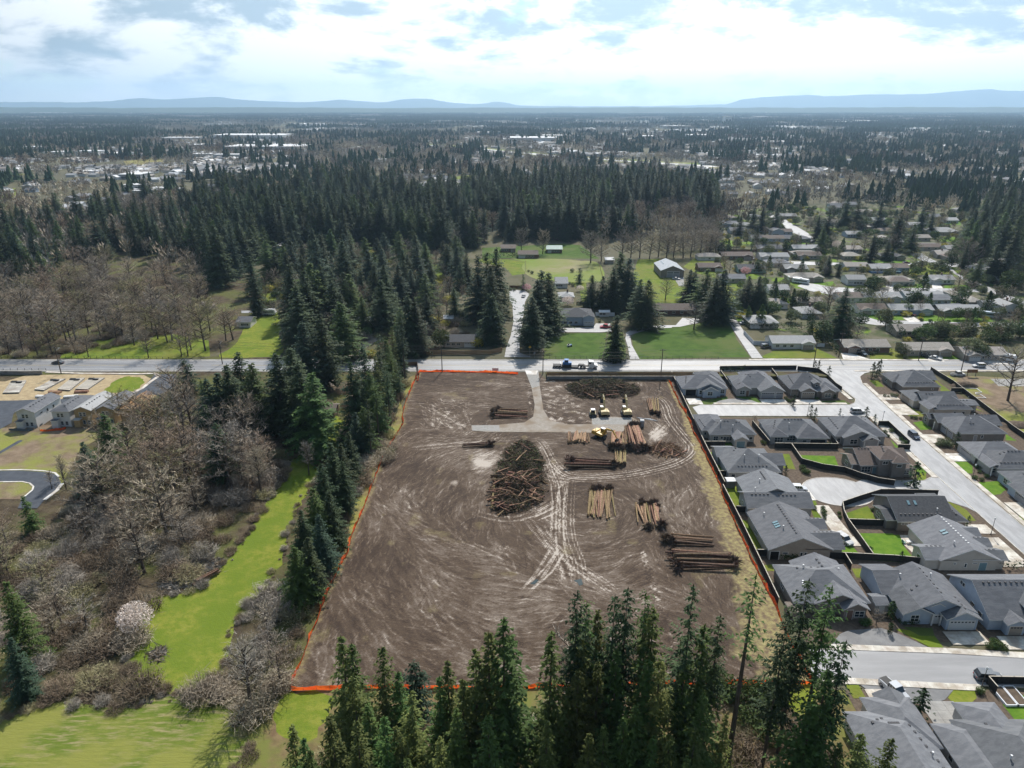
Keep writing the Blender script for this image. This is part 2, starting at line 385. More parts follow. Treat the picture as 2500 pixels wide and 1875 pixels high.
# leaf and bramble ground under the woods
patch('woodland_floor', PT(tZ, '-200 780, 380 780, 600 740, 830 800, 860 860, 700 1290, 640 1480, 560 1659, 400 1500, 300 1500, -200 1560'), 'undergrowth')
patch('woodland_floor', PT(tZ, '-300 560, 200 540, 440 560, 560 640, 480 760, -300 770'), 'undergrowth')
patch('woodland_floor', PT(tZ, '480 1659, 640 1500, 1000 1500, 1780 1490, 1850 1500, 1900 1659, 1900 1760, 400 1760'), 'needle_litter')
def grow(P, d):                                  # push an outline outwards
    A = sum(P[i - 1][0] * P[i][1] - P[i][0] * P[i - 1][1] for i in range(len(P))); s = 1 if A > 0 else -1; out = []
    for i in range(len(P)):
        tx, ty = P[(i + 1) % len(P)][0] - P[i - 1][0], P[(i + 1) % len(P)][1] - P[i - 1][1]; l = math.hypot(tx, ty) + 1e-9; out.append((P[i][0] + s * ty / l * d, P[i][1] - s * tx / l * d))
    return out
MEADOW = closed(grow(PT(tU, '960 350, 1065 350, 1060 450, 905 585, 860 760, 760 920, 690 1050, 660 1150, 600 1370, 510 1480, 450 1590, 420 1659') +
      PT(t7, '1480 690, 1400 800, 1370 1000, 1250 1130, 1190 1145, 1000 1100, 900 1010, 870 980, 950 830, 1000 610, 1200 580, 1400 450, 1560 260, 1700 60'), 2.0)); patch('meadow', MEADOW, 'lawn_meadow')
FIELD = closed(PT(t7, '-150 1480, 300 1260, 860 1290, 1000 1212, 1230 1212, 1520 1320, 1400 1750, -150 1900')); patch('field', FIELD, 'field_grass')
patch('rough_grass', PT(t7, '1760 1250, 1840 1190, 2060 1180, 2090 1300, 1960 1480, 1740 1420'), 'meadow')
patch('verge', PT(tE, '130 670, 710 655, 690 880, 600 880, 500 760, 300 700'), 'meadow')
patch('verge', PT(tU, '1590 60, 1500 240, 1500 380, 1360 610, 1240 920, 1120 1260, 930 1659, 850 1659, 980 1400, 1100 1200, 1180 900, 1300 600, 1460 300, 1540 80'), 'dry_grass')
patch('footpath', PT(tQ, '180 1255, 130 1440, 60 1600, 0 1750, -160 1750, 30 1440, 110 1270'), 'needle_litter')
# north of the road
patch('lawn', PT(t4, '1480 630, 1560 510, 1680 430, 1760 420, 1770 560, 1780 690, 1650 705, 1390 705'), 'meadow')
patch('lawn', PT(t4, '390 690, 640 590, 1100 560, 1320 600, 1330 700, 1100 716, 380 712'), 'lawn')
patch('lawn', PT(tR, '265 720, 330 640, 420 630, 470 640, 470 740'), 'meadow')
patch('lawn', PT(tR, '240 560, 430 370, 640 360, 640 480, 430 520, 280 640'), 'lawn')
patch('lawn', PT(tR, '1200 1230, 1240 1160, 1480 1040, 1640 1100, 1400 1150, 1280 1240'), 'lawn')
patch('lawn', PT(tR, '1640 470, 1860 360, 2100 350, 2212 460, 2100 640, 1980 600, 1880 500, 1650 500'), 'lawn')
patch('lawn', PT(tR, '1640 330, 1890 310, 1890 365, 1650 370'), 'meadow')
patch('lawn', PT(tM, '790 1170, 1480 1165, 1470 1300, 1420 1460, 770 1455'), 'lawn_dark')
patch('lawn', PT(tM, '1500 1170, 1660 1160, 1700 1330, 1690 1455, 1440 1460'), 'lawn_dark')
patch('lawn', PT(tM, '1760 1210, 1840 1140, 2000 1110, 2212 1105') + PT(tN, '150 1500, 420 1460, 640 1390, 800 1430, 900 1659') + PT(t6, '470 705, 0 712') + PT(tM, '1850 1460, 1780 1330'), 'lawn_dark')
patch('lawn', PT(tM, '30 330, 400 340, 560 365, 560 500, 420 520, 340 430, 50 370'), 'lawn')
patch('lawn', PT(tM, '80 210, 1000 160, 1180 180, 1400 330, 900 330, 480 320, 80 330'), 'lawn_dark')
patch('pasture', PT(tM, '570 370, 1000 350, 1200 355, 1390 380, 1440 560, 1180 600, 700 560, 560 480'), 'pasture')
patch('pasture', PT(tM, '400 330, 900 330, 1180 345, 1000 352, 570 366'), 'pasture')
patch('lawn', PT(tM, '1830 340, 2060 330, 2212 400, 2212 640, 1800 640, 1780 500'), 'lawn')
patch('lawn', PT(tM, '1060 590, 1250 600, 1260 820, 1200 830, 1180 700'), 'lawn')
patch('lawn', PT(tN, '-200 880, 180 880, 240 1000, 480 1100, 320 1230, -200 1230'), 'lawn')
patch('lawn', PT(tN, '380 650, 700 640, 760 700, 760 840, 420 850, 240 760'), 'lawn')
patch('lawn', PT(tN, '440 850, 900 850, 980 1000, 960 1260, 800 1280, 640 900'), 'lawn')
patch('lawn', PT(tN, '860 1290, 1000 1240, 1440 1240, 1600 1480, 1430 1480, 1100 1310, 1020 1460, 900 1430'), 'lawn_bright')
patch('lawn', PT(t6, '545 700, 620 665, 880 645, 980 690, 1020 712, 560 712'), 'lawn')
patch('lawn', PT(t6, '1225 690, 1330 640, 1440 670, 1560 700, 1590 728, 1230 718'), 'lawn')
patch('lawn', PT(t6, '1685 700, 1800 690, 1840 735, 1690 730'), 'lawn_bright')
patch('housing_lot', PT(tN, '700 80, 1300 40, 2212 -40, 5200 -40, 5200 1700, 1500 1700, 1100 1250, 960 840, 680 650'), 'garden')
patch('lawn', PT(t6, '1175 425, 1430 440, 1460 470, 1200 470'), 'lawn_bright')
patch('lawn', PT(t6, '1520 440, 1960 440, 2130 480, 1560 485'), 'lawn_bright')
patch('lawn', PT(tO, '640 985, 960 970, 980 1020, 640 1015'), 'lawn_bright')
patch('lawn', PT(tO, '1230 990, 1600 985, 1640 1030, 1240 1030'), 'lawn_bright')
patch('lawn', PT(tO, '100 680, 470 675, 820 680, 800 715, 110 715'), 'lawn_bright')
patch('lawn', PT(tO, '1210 395, 1440 395, 1450 450, 1230 450'), 'lawn_bright')
patch('lawn', PT(tO, '1600 560, 1780 560, 1850 700, 1560 700'), 'lawn_bright')
patch('lawn', PT(tO, '1740 920, 1920 915, 1940 1000, 1800 1000'), 'lawn_bright')
patch('lawn', PT(tN, '1500 450, 1740 400, 1800 480, 1520 490'), 'lawn_bright')
patch('lawn', PT(tO, '770 720, 1240 720, 1320 860, 780 860'), 'lawn')
patch('lawn', PT(tN, '1840 960, 2080 940, 2120 1000, 1900 1000'), 'lawn_bright')
patch('lawn', PT(tO, '1220 180, 1420 175, 1440 250, 1240 240'), 'lawn_bright')
# subdivision lots
patch('housing_lot', rect(55.5, 117, 224, 254), 'bark_mulch')
patch('housing_lot', rect(56, 117, 108, 212.5), 'bark_mulch')
patch('housing_lot', rect(126, 158, 100, 252), 'bark_mulch')
patch('housing_lot', rect(58, 140, 55, 96), 'bark_mulch')
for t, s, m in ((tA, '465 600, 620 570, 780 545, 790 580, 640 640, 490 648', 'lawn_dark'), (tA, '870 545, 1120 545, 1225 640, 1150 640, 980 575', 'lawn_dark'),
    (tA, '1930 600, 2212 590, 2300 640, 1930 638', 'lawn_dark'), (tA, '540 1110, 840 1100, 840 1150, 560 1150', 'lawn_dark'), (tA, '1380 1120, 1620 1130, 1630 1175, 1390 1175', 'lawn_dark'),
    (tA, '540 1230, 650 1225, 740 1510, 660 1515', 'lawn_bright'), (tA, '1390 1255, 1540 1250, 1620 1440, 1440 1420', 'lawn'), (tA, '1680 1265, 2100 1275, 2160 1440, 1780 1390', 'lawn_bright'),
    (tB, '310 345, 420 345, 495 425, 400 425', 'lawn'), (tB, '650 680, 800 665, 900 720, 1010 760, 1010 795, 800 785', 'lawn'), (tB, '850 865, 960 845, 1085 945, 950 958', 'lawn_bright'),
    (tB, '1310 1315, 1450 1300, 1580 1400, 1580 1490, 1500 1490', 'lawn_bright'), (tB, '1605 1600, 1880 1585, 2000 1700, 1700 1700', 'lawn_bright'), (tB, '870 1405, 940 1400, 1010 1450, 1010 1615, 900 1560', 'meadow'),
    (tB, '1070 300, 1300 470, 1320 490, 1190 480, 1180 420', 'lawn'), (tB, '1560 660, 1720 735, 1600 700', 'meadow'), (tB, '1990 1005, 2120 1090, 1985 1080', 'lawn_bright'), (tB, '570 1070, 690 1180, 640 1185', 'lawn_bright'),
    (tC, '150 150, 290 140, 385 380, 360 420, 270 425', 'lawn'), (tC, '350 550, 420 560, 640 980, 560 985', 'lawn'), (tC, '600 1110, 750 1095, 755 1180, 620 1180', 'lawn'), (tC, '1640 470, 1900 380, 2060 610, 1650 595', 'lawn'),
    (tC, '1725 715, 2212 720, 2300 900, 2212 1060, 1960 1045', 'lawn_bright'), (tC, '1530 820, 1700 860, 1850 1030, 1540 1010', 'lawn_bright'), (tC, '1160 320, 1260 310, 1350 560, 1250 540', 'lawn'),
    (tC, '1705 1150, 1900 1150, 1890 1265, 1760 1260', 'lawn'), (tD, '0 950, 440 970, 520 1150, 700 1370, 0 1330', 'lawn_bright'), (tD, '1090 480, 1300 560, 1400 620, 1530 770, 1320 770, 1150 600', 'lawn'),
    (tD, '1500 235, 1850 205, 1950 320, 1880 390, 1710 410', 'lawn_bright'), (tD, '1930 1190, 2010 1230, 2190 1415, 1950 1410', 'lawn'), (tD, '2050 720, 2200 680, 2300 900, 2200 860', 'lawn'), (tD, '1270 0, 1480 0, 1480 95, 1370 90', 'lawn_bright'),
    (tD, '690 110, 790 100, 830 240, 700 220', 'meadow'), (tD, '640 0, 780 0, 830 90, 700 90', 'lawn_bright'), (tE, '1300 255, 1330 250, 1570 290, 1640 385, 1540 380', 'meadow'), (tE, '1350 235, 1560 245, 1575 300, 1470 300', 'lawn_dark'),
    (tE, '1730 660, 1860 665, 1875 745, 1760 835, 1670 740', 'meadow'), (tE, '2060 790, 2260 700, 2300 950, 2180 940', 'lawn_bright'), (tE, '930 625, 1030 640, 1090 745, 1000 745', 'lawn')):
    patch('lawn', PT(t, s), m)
# lower-left building lots
patch('building_lot', PT(tL, '-200 330, 60 330, 300 260, 900 250, 1620 260, 1700 300, 1560 440, 1300 500, 950 520, 400 540, -200 560'), 'straw')
patch('building_lot', PT(tL, '1170 440, 1350 300, 1500 275, 1620 320, 1540 420, 1350 460'), 'meadow')
patch('building_lot', PT(tL, '-200 860, 100 850, 500 820, 1050 820, 1100 980, 900 1100, 800 1300, 720 1450, 520 1659, -200 1659'), 'bare_earth')
patch('building_lot', PT(tL, '-200 1460, 250 1455, 340 1480, 380 1530, 240 1659, -200 1659'), 'bare_earth')
# ------------------------------------------------------------------ roads
Z_R = .13
sheet('main_road', rect(-600, 900, 257.3, 267.8), Z_R, 'asphalt_main')
for y, w, m in ((262.45, .12, 'paint_yellow'), (262.8, .12, 'paint_yellow'), (258.6, .14, 'paint_white'), (266.5, .14, 'paint_white')):
    strip('road_marking', [(-600, y), (-150, y)], w, Z_R + .005, m); strip('road_marking', [(-118, y), (900, y)], w, Z_R + .005, m)
sheet('road_shoulder', rect(-600, 900, 267.8, 269.6), .112, 'concrete_grey'); sheet('road_shoulder', rect(-600, 900, 255.6, 257.3), .113, 'concrete_grey')
side = PT(tM, '330 1440, 350 1330, 400 1200, 430 1050, 420 850, 385 800, 385 700, 420 682, 560 690, 610 730, 560 820, 545 950, 520 1130, 500 1250, 500 1390, 640 1440')
sheet('side_road', side, Z_R - .004, 'asphalt_mid'); ROADS = [side, rect(-600, 900, 254, 271)]
for t, s, m, nm in ((tM, '900 1115, 1330 1100, 1360 1060, 1520 1060, 1540 1150, 1400 1160, 860 1158', 'asphalt_mid', 'driveway'),
    (tM, '1700 1170, 1740 1180, 1760 1300, 1850 1460, 1740 1460, 1720 1330, 1690 1230', 'asphalt_mid', 'driveway'), (tM, '1690 1170, 1760 1130, 2000 1090, 2212 1080, 2212 1110, 2000 1115, 1780 1180, 1730 1200', 'asphalt_mid', 'driveway'),
    (tN, '230 1390, 440 1400, 430 1450, 200 1500, -200 1510, -200 1485, 150 1480', 'asphalt_mid', 'driveway'), (tN, '800 1400, 900 1420, 1000 1580, 1060 1659', 'asphalt_mid', 'driveway'),
    (t6, '330 470, 400 500, 460 590, 550 712, 480 712, 420 620, 360 530', 'asphalt_mid', 'driveway'),
    (tN, '1440 190, 1500 185, 1600 250, 1760 340, 1900 450, 1820 460, 1700 390, 1560 330, 1480 270', 'asphalt_mid', 'street'), (tN, '1290 90, 1340 120, 1420 200, 1380 215, 1290 140', 'asphalt_mid', 'street'),
    (tN, '130 905, 250 890, 250 1000, 190 1000', 'gravel_grey', 'driveway'),
    (tN, '1640 1000, 1720 960, 1900 980, 2060 1010, 2250 1020, 2250 1100, 2060 1110, 1800 1060', 'asphalt_pale', 'street'), (tO, '0 1030, 600 1020, 1400 1030, 1700 1040, 1700 1075, 1300 1075, 600 1070, 0 1080', 'asphalt_pale', 'street'),
    (tN, '1350 690, 1760 700, 2212 715, 2212 745, 1700 740, 1300 715', 'asphalt_pale', 'street'), (tO, '0 700, 110 715, 800 722, 960 700, 900 740, 300 745, 0 735', 'asphalt_pale', 'street'),
    (tO, '780 590, 960 600, 1040 650, 1180 720, 1700 725, 1700 760, 1300 765, 1400 850, 1650 960, 1900 1060, 2300 1220, 2300 1290, 1900 1130, 1500 950, 1250 770, 1100 720, 960 690', 'asphalt_pale', 'street'),
    (tO, '0 1375, 250 1370, 420 1420, 900 1430, 1600 1450, 2300 1450, 2300 1500, 1500 1500, 800 1490, 400 1480, 200 1450, 0 1440', 'asphalt_pale', 'street'),
    (tO, '720 1390, 860 1380, 960 1440, 800 1440', 'concrete_white', 'driveway'), (tO, '490 980, 620 980, 600 1025, 540 1025', 'concrete_white', 'driveway'), (tO, '1080 980, 1180 980, 1220 1030, 1090 1030', 'concrete_white', 'driveway'),
    (t6, '1045 680, 1100 680, 1230 720, 1060 725', 'concrete_white', 'driveway'), (t6, '1590 700, 1680 695, 1700 735, 1600 735', 'concrete_white', 'driveway'), (t6, '1880 715, 2060 715, 2200 760, 1990 745', 'concrete_white', 'driveway'),
    (tR, '1350 1200, 1250 1330, 900 1400, 900 1380, 1100 1290, 1330 1120, 1480 1050, 1600 980, 1660 1000', 'gravel', 'driveway'), (tR, '120 815, 360 815, 360 835, 120 840', 'asphalt_pale', 'driveway'),
    (tR, '1860 600, 2000 590, 2020 650, 1870 640', 'concrete_white', 'driveway'), (tR, '900 1490, 1050 1490, 1090 1560, 930 1600', 'gravel', 'driveway')):
    LAYER[0] += .0005; ROADS.append(PT(t, s)); sheet(nm, ROADS[-1], LAYER[0] + .03, m)
# subdivision streets
LFT = [(116.2, 128), (116.4, 150), (116.9, 172), (118.0, 200), (118.6, 213)]
RGT = [(123.8, 128), (123.9, 150), (124.4, 172), (125.6, 200), (127.2, 225), (128.5, 243), (130.8, 250), (134, 253.5), (138, 255.6)]
street = [(115.6, 30), (116.2, 128)] + LFT[1:] + [(119.2, 226), (118.8, 240), (117, 248), (114, 253), (110, 255.6), (110, 257.3), (138, 257.3)] + RGT[::-1] + [(123.5, 30)]
sheet('street', street, Z_R - .002, 'asphalt_pale')
sheet('street', [(61.5, 213.8), (115, 213.6), (117.6, 211.5), (119.3, 209), (119.4, 228), (117.5, 224.8), (115, 222.9), (64, 222.8), (61, 221)], Z_R - .006, 'asphalt_pale')
bulb = [(86.0 + 9.0 * math.cos(a), 164.6 + 7.6 * math.sin(a)) for a in np.linspace(R(40), R(325), 26)]
cds = bulb + [(97, 160.2), (107, 160.4), (112.5, 159.4), (115.5, 156.5), (117.3, 152), (117.5, 177), (115.5, 172.6), (112, 170.4), (103, 170.2), (95, 170.6)]
sheet('cul_de_sac', cds, Z_R - .009, 'asphalt_pale')
low = PT(tE, '690 395, 1000 400, 1650 425, 2212 460, 2800 480, 2900 700, 2212 668, 1650 640, 1000 605, 700 600')
sheet('street', low, Z_R - .003, 'asphalt_mid')
kerb(RGT); kerb(LFT); kerb([(64, 222.9), (115, 223.0), (117.6, 224.9), (119.3, 228), (119.4, 236), (118.8, 241), (117, 248.2), (114, 253.2), (110, 255.8)])
kerb([(61.5, 213.7), (115, 213.5), (117.7, 211.4)]); kerb(bulb + [(97, 160.1), (107, 160.3)]); kerb([(95, 170.7), (103, 170.3), (112, 170.5), (115.5, 172.7), (117.1, 175)])
kerb(PT(tE, '690 395, 1000 400, 1650 425, 2212 460, 2800 480')); kerb(PT(tE, '700 600, 1000 605, 1650 640, 2212 668, 2900 700'))
# asphalt parking aprons and paved drives
sheet('parking_bay', PT(tE, '840 372, 900 290, 960 262, 1200 246, 1330 290, 1530 382, 1200 368'), .122, 'asphalt_drive')
sheet('parking_bay', PT(tE, '1010 622, 1250 628, 1735 658, 1650 755, 1560 785, 1470 785, 1270 742, 1090 680'), .123, 'asphalt_drive')
sheet('parking_bay', PT(tA, '590 645, 680 600, 800 575, 950 572, 1090 595, 1215 642'), .124, 'asphalt_drive')
SLABM = {}
def slab_mesh(w, d, h, m):
    k = (round(w, 2), round(d, 2), h, m)
    if k not in SLABM:
        b = .012; mb = MB().box(-w / 2 + b, w / 2 - b, -d / 2 + b, d / 2 - b, 0, h); SLABM[k] = mb.mesh('slab', m)
    return SLABM[k]
def paved(name, x0, x1, y0, y1, nx, ny, m='concrete', rz=0.0, h=.165):
    cx, cy = (x0 + x1) / 2, (y0 + y1) / 2
    base = obj(name, MB().box(-(x1 - x0) / 2, (x1 - x0) / 2, -(y1 - y0) / 2, (y1 - y0) / 2, 0, h - .03).mesh(name, 'concrete_grey'), None, (cx, cy, 0), rz); base['kind'] = 'structure'
    w, d = (x1 - x0) / nx, (y1 - y0) / ny; me = slab_mesh(w, d, h, m)
    for i in range(nx):
        for j in range(ny):
            obj('slab', me, base, (-(x1 - x0) / 2 + (i + .5) * w, -(y1 - y0) / 2 + (j + .5) * d, rnd.uniform(-.004, .004)))
    return base
def sidewalk(line, w=1.5, step=1.5, m='concrete', h=.2):
    L = sum(math.dist(a, b) for a, b in zip(line, line[1:])); n = max(1, int(L / step)); sl = L / n
    base = strip('sidewalk', line, w, .125, 'concrete_grey'); me = slab_mesh(sl, w, h, m); d = 0; seg = 0; acc = 0
    for i in range(n):
        t = (i + .5) * sl
        while seg < len(line) - 2 and acc + math.dist(line[seg], line[seg + 1]) < t: acc += math.dist(line[seg], line[seg + 1]); seg += 1
        a, b = line[seg], line[seg + 1]; f = (t - acc) / math.dist(a, b)
        obj('slab', me, base, (a[0] + (b[0] - a[0]) * f, a[1] + (b[1] - a[1]) * f, 0), math.atan2(b[1] - a[1], b[0] - a[0]))
off = lambda l, dx, dy: [(x + dx, y + dy) for x, y in l]
sidewalk(off(RGT[:6], 1.0, 0)); sidewalk(off(LFT[2:], -1.0, 0))
sidewalk([(117.6, 228), (117.7, 240), (115.8, 247.4)]); sidewalk([(69, 224), (114.5, 224.1)], 1.3)
sidewalk(PT(tE, '800 380, 1000 385, 1650 408, 2212 440, 2700 460')); sidewalk(PT(tE, '760 622, 1000 624, 1650 660, 1920 672'))
sidewalk([(131.5, 256.2), (330, 256.4)], 1.3, 2.0); sidewalk(PT(tA, '1050 95, 1330 90') + [(150, 268.9), (175, 268.9)], 1.4, 2.0)
for a in ((60.5, 65.3, 223.2, 228.6, 3, 3, 'concrete_white'), (85.8, 94.6, 224.9, 227.8, 6, 2, 'concrete_white'), (97.6, 106.4, 224.9, 227.4, 6, 2, 'concrete_white'), (128.6, 134.6, 227.4, 232, 4, 3), (127.8, 134.2, 214.5, 223.5, 4, 6),
          (127.2, 132.8, 193.5, 199.5, 4, 4), (126.5, 131.2, 181.6, 186.6, 3, 3, 'concrete_white'), (126.2, 131.2, 151, 159, 3, 5), (76.6, 80.6, 143.5, 157.5, 2, 10), (72.8, 80.8, 139.5, 143.5, 4, 2),
          (83.4, 90.6, 107.2, 110.8, 4, 2), (93, 100, 105.9, 109.5, 4, 2), (69.5, 75.5, 83.5, 93.5, 3, 5, 'concrete_grey'), (109.5, 115.2, 144.6, 148.6, 3, 2), (107.6, 114.8, 131.6, 143, 4, 6), (72.4, 78.6, 160, 166.8, 3, 3, 'concrete_white'), (61.5, 64.8, 93, 96.2, 2, 2)):
    paved('driveway', *a)
# lower-left roads
LAYER[0] = .11
sheet('street', PT(tL, '-300 555, 200 545, 500 530, 950 528, 1180 520, 1500 470, 1640 380, 1740 250, 1990 250, 1960 400, 1800 480, 1640 560, 1200 600, 900 590, 540 620, -300 660'), .13, 'asphalt_new')
sheet('street', PT(tL, '-300 640, 260 615, 150 700, 130 800, -20 880, -300 900'), .131, 'asphalt_new')
sheet('street', PT(tL, '-300 1345, 250 1335, 480 1350, 600 1370, 660 1410, 690 1480, 640 1560, 500 1670, 420 1760, 200 1760, 250 1650, 370 1560, 385 1510, 340 1470, 250 1455, -300 1460'), .132, 'asphalt_new')
sheet('footpath', PT(tL, '-20 1130, 200 1000, 240 990, 260 1000, 30 1130, -20 1160'), .133, 'asphalt_new')
kerb(PT(tL, '-300 1335, 250 1325, 490 1338, 620 1362, 665 1405'), .5, .12, .06, 'concrete_white'); kerb(PT(tL, '-300 1465, 250 1460, 335 1478, 378 1515, 365 1555, 240 1660'), .4, .12, .06, 'concrete_white')
kerb(PT(tL, '700 1480, 640 1560, 500 1665'), .9, .1, .08, 'concrete_white'); kerb(PT(tL, '520 225, 900 240, 1600 245, 1740 240, 1790 270, 1700 330, 1600 410, 1480 470, 1340 492'), 1.2, .1, .08, 'concrete')
# ------------------------------------------------------------------ cleared building site
LEFT = PT(tP, '35 990') + PT(tU, '940 1659, 1010 1480, 1080 1340, 1132 1250, 1160 1130, 1250 915, 1370 600, 1440 480, 1505 372, 1497 335, 1522 230, 1595 60') + PT(t5, '505 860, 517 800')
TOP = PT(t5, '517 800, 800 802, 1000 806, 1140 815')
RIGHT = PT(tF, '1930 310, 2000 460, 2100 640') + PT(tA, '250 700, 370 990, 470 1170, 690 1640') + PT(tC, '130 270, 330 720, 560 1220, 775 1640') + PT(tE, '530 300, 575 395, 705 625')
BOT = PT(tE, '715 645, 440 640, 20 648') + PT(tQ, '1360 950, 900 968, 100 985') + PT(tP, '1600 985, 700 985, 35 1005')
site_poly = LEFT + PT(t5, '1140 800, 1270 800') + [(12.6, 247.1), (59.0, 247.1)] + RIGHT + BOT[1:-1]
def build_site():
    st = .25; x0, x1, y0, y1 = -44, 64, 93, 259
    nx, ny = int((x1 - x0) / st) + 1, int((y1 - y0) / st) + 1
    X, Y = np.meshgrid(x0 + np.arange(nx) * st, y0 + np.arange(ny) * st)
    rg = np.random.default_rng(3)
    def vnoise(s, seed):                       # smooth value noise
        r = np.random.default_rng(seed); g = r.random((int((y1 - y0) / s) + 3, int((x1 - x0) / s) + 3))
        u = (X - x0) / s; v = (Y - y0) / s; i = u.astype(int); j = v.astype(int); fu = u - i; fv = v - j; fu = fu * fu * (3 - 2 * fu); fv = fv * fv * (3 - 2 * fv)
        return (g[j, i] * (1 - fu) + g[j, i + 1] * fu) * (1 - fv) + (g[j + 1, i] * (1 - fu) + g[j + 1, i + 1] * fu) * fv
    dry = .22 * vnoise(14, 1) + .2 * vnoise(5, 2) + .12 * vnoise(1.3, 5); z = .035 * vnoise(2, 8) + .03 * vnoise(.8, 9)
    def stroke(pts, w, amt, dz=0.0, rag=.5):
        pts = np.array(pts); seg = np.hypot(*np.diff(pts, axis=0).T); L = seg.sum()
        if L < .3: return
        n = max(2, int(L / .14)); t = np.linspace(0, L, n); c = np.concatenate(([0], np.cumsum(seg)))
        px = np.interp(t, c, pts[:, 0]); py = np.interp(t, c, pts[:, 1]); k = np.ones(n)
        k *= np.clip(1 - rag + rag * 2.2 * np.abs(np.sin(t * rg.uniform(.3, .9) + rg.uniform(0, 6)) * np.sin(t * rg.uniform(1, 2.2) + rg.uniform(0, 6))), 0, 1.3)
        k *= np.clip(np.minimum(t, L - t) / (L * .18 + .01), 0, 1)
        tx = np.gradient(px); ty = np.gradient(py); ll = np.hypot(tx, ty) + 1e-9; m = max(1, int(w / .22))
        for o in (np.linspace(-w / 2, w / 2, m) if m > 1 else [0.0]):
            ix = ((px - ty / ll * o - x0) / st).round().astype(int); iy = ((py + tx / ll * o - y0) / st).round().astype(int)
            ok = (ix >= 0) & (ix < nx) & (iy >= 0) & (iy < ny)
            q = np.unique(iy[ok] * nx + ix[ok], return_index=True)
            dry.ravel()[q[0]] += amt * k[ok][q[1]]; z.ravel()[q[0]] += dz * k[ok][q[1]]
    # the way the bulldozer graded: direction of the streaks by place
    cx, cy = G(1060, 1330); c2 = G(1500, 1180)
    def direction(x, y):
        if y > 212 and x < 6: return .04 + .25 * math.sin(y * .35)
        if x > 44: return 1.57
        if x > 30 and y < 140: return 2.3 + .4 * math.sin(x * .1)
        if x > 2 and y > 205: return 2.4 + .8 * math.sin(x * .2 + y * .13)
        return math.atan2((y - 158) * .85, x - 16) + math.pi / 2 + .3 * math.sin(x * .11 + y * .07)
    for i in range(13000):
        x, y = rg.uniform(-42, 62), rg.uniform(94, 258); L = rg.uniform(1.5, 8); pts = [(x, y)]; cur = rg.normal(0, .03); ja = rg.normal(0, .24)
        for k in range(5):
            a = direction(*pts[-1]) + cur * k * 2 + rg.normal(0, .05) + ja + .35 * math.sin(pts[0][0] * .21 + pts[0][1] * .17); pts.append((pts[-1][0] + math.cos(a) * L / 5, pts[-1][1] + math.sin(a) * L / 5))
        s = rg.random()
        stroke(pts, .2 if s < .8 else .45, rg.uniform(.04, .19) if s < .55 else -rg.uniform(.05, .15), rg.uniform(-.03, .03))
    # truck and machine tracks
    def track(pts, amt=.42, gauge=2.1, w=.65, passes=1, jig=.6):
        amt *= .95; w *= .5
        for p in range(passes):
            o = rg.normal(0, jig) if p else 0; l = np.array(smooth_line(pts, 8)); d = np.gradient(l, axis=0); d /= np.hypot(d[:, 0], d[:, 1])[:, None] + 1e-9; nn = np.stack((-d[:, 1], d[:, 0]), 1)
            for sgn in (-1, 1): stroke(l + nn * (o + sgn * gauge / 2), w, amt, -.05, .4)
    loop = PT(tF, '520 930, 620 1000, 700 1120, 800 1230, 900 1285, 1100 1300, 1500 1270, 1800 1210, 2000 1150, 2130 1070, 2170 990, 2100 900, 2000 780, 1930 680, 1890 560, 1800 480, 1600 490, 1400 540')
    track(loop, .36, 2.2, .7, 4, .8)
    track(PT(tF, '1100 1300, 900 1330, 700 1310, 600 1240, 590 1180'), .3, 2, .5, 2); track(PT(tF, '420 900, 560 930, 650 1060, 720 1250, 780 1400, 800 1659'), .3, 2, .6, 4, 1.4)
    for s in ('735 330, 700 500, 690 700, 700 900, 760 1100, 800 1220', '760 330, 740 600, 750 800, 820 1000, 850 1190', '430 650, 560 800, 700 980, 770 1190', '510 680, 620 850, 800 1020, 1010 1180',
              '650 860, 540 1060, 390 1240', '700 880, 600 1040, 450 1180', '0 600, 150 645, 300 662, 420 640, 560 560, 660 500', '420 640, 520 600, 640 540', '480 660, 600 610, 680 560', '640 400, 650 600, 640 840', '800 1000, 1000 1130, 1130 1230'):
        track(PT(tS, s), .36, 1.9, .6, 2, .35)
    for s in ('420 1265, 700 1245, 1000 1232, 1200 1225, 1300 1260', '430 1290, 700 1262, 980 1246', '480 1240, 800 1200, 1000 1215'): track(PT(t5, s), .26, 1.9, .55, 2, .6)
    for i in range(16):                           # fan of tracks above the left gravel pad and right of the excavators
        a = G(rg.uniform(1015, 1150), rg.uniform(985, 1050)); b = G(rg.uniform(1040, 1160), rg.uniform(1035, 1060)); stroke([a, b], .5, .22)
    for i in range(26):
        a = tF(rg.uniform(1700, 1800), rg.uniform(860, 950)); b = tF(rg.uniform(1800, 1960), rg.uniform(720, 860)); stroke([a, b], .45, .22)
    for i in range(120):
        x, y = tF(rg.uniform(620, 1080), rg.uniform(290, 720)); stroke([(x, y), (x + rg.normal(0, 2), y - rg.uniform(.5, 3))], .8, .28)
    for i in range(170):
        x, y = t5(rg.uniform(540, 860), rg.uniform(985, 1160)); stroke([(x, y), (x + rg.normal(-1.5, 1), y + rg.uniform(1, 4))], .4, .2)
    for (px, py, rx, ry, am) in ((1190, 1120, 42, 22, .42), (1175, 1140, 30, 16, .3), (1110, 1180, 12, 8, .35), (1530, 1070, 50, 22, -.12), (1490, 985, 30, 10, .16)):
        g = G(px, py); dx = (X - g[0]) / (G(px + rx, py)[0] - g[0]); dyy = (Y - g[1]) / (G(px, py - ry)[1] - g[1]); dry += am * np.clip(1.25 - (dx ** 2 + dyy ** 2) * (.7 + .9 * vnoise(1.5, 21)), 0, 1) ** .7
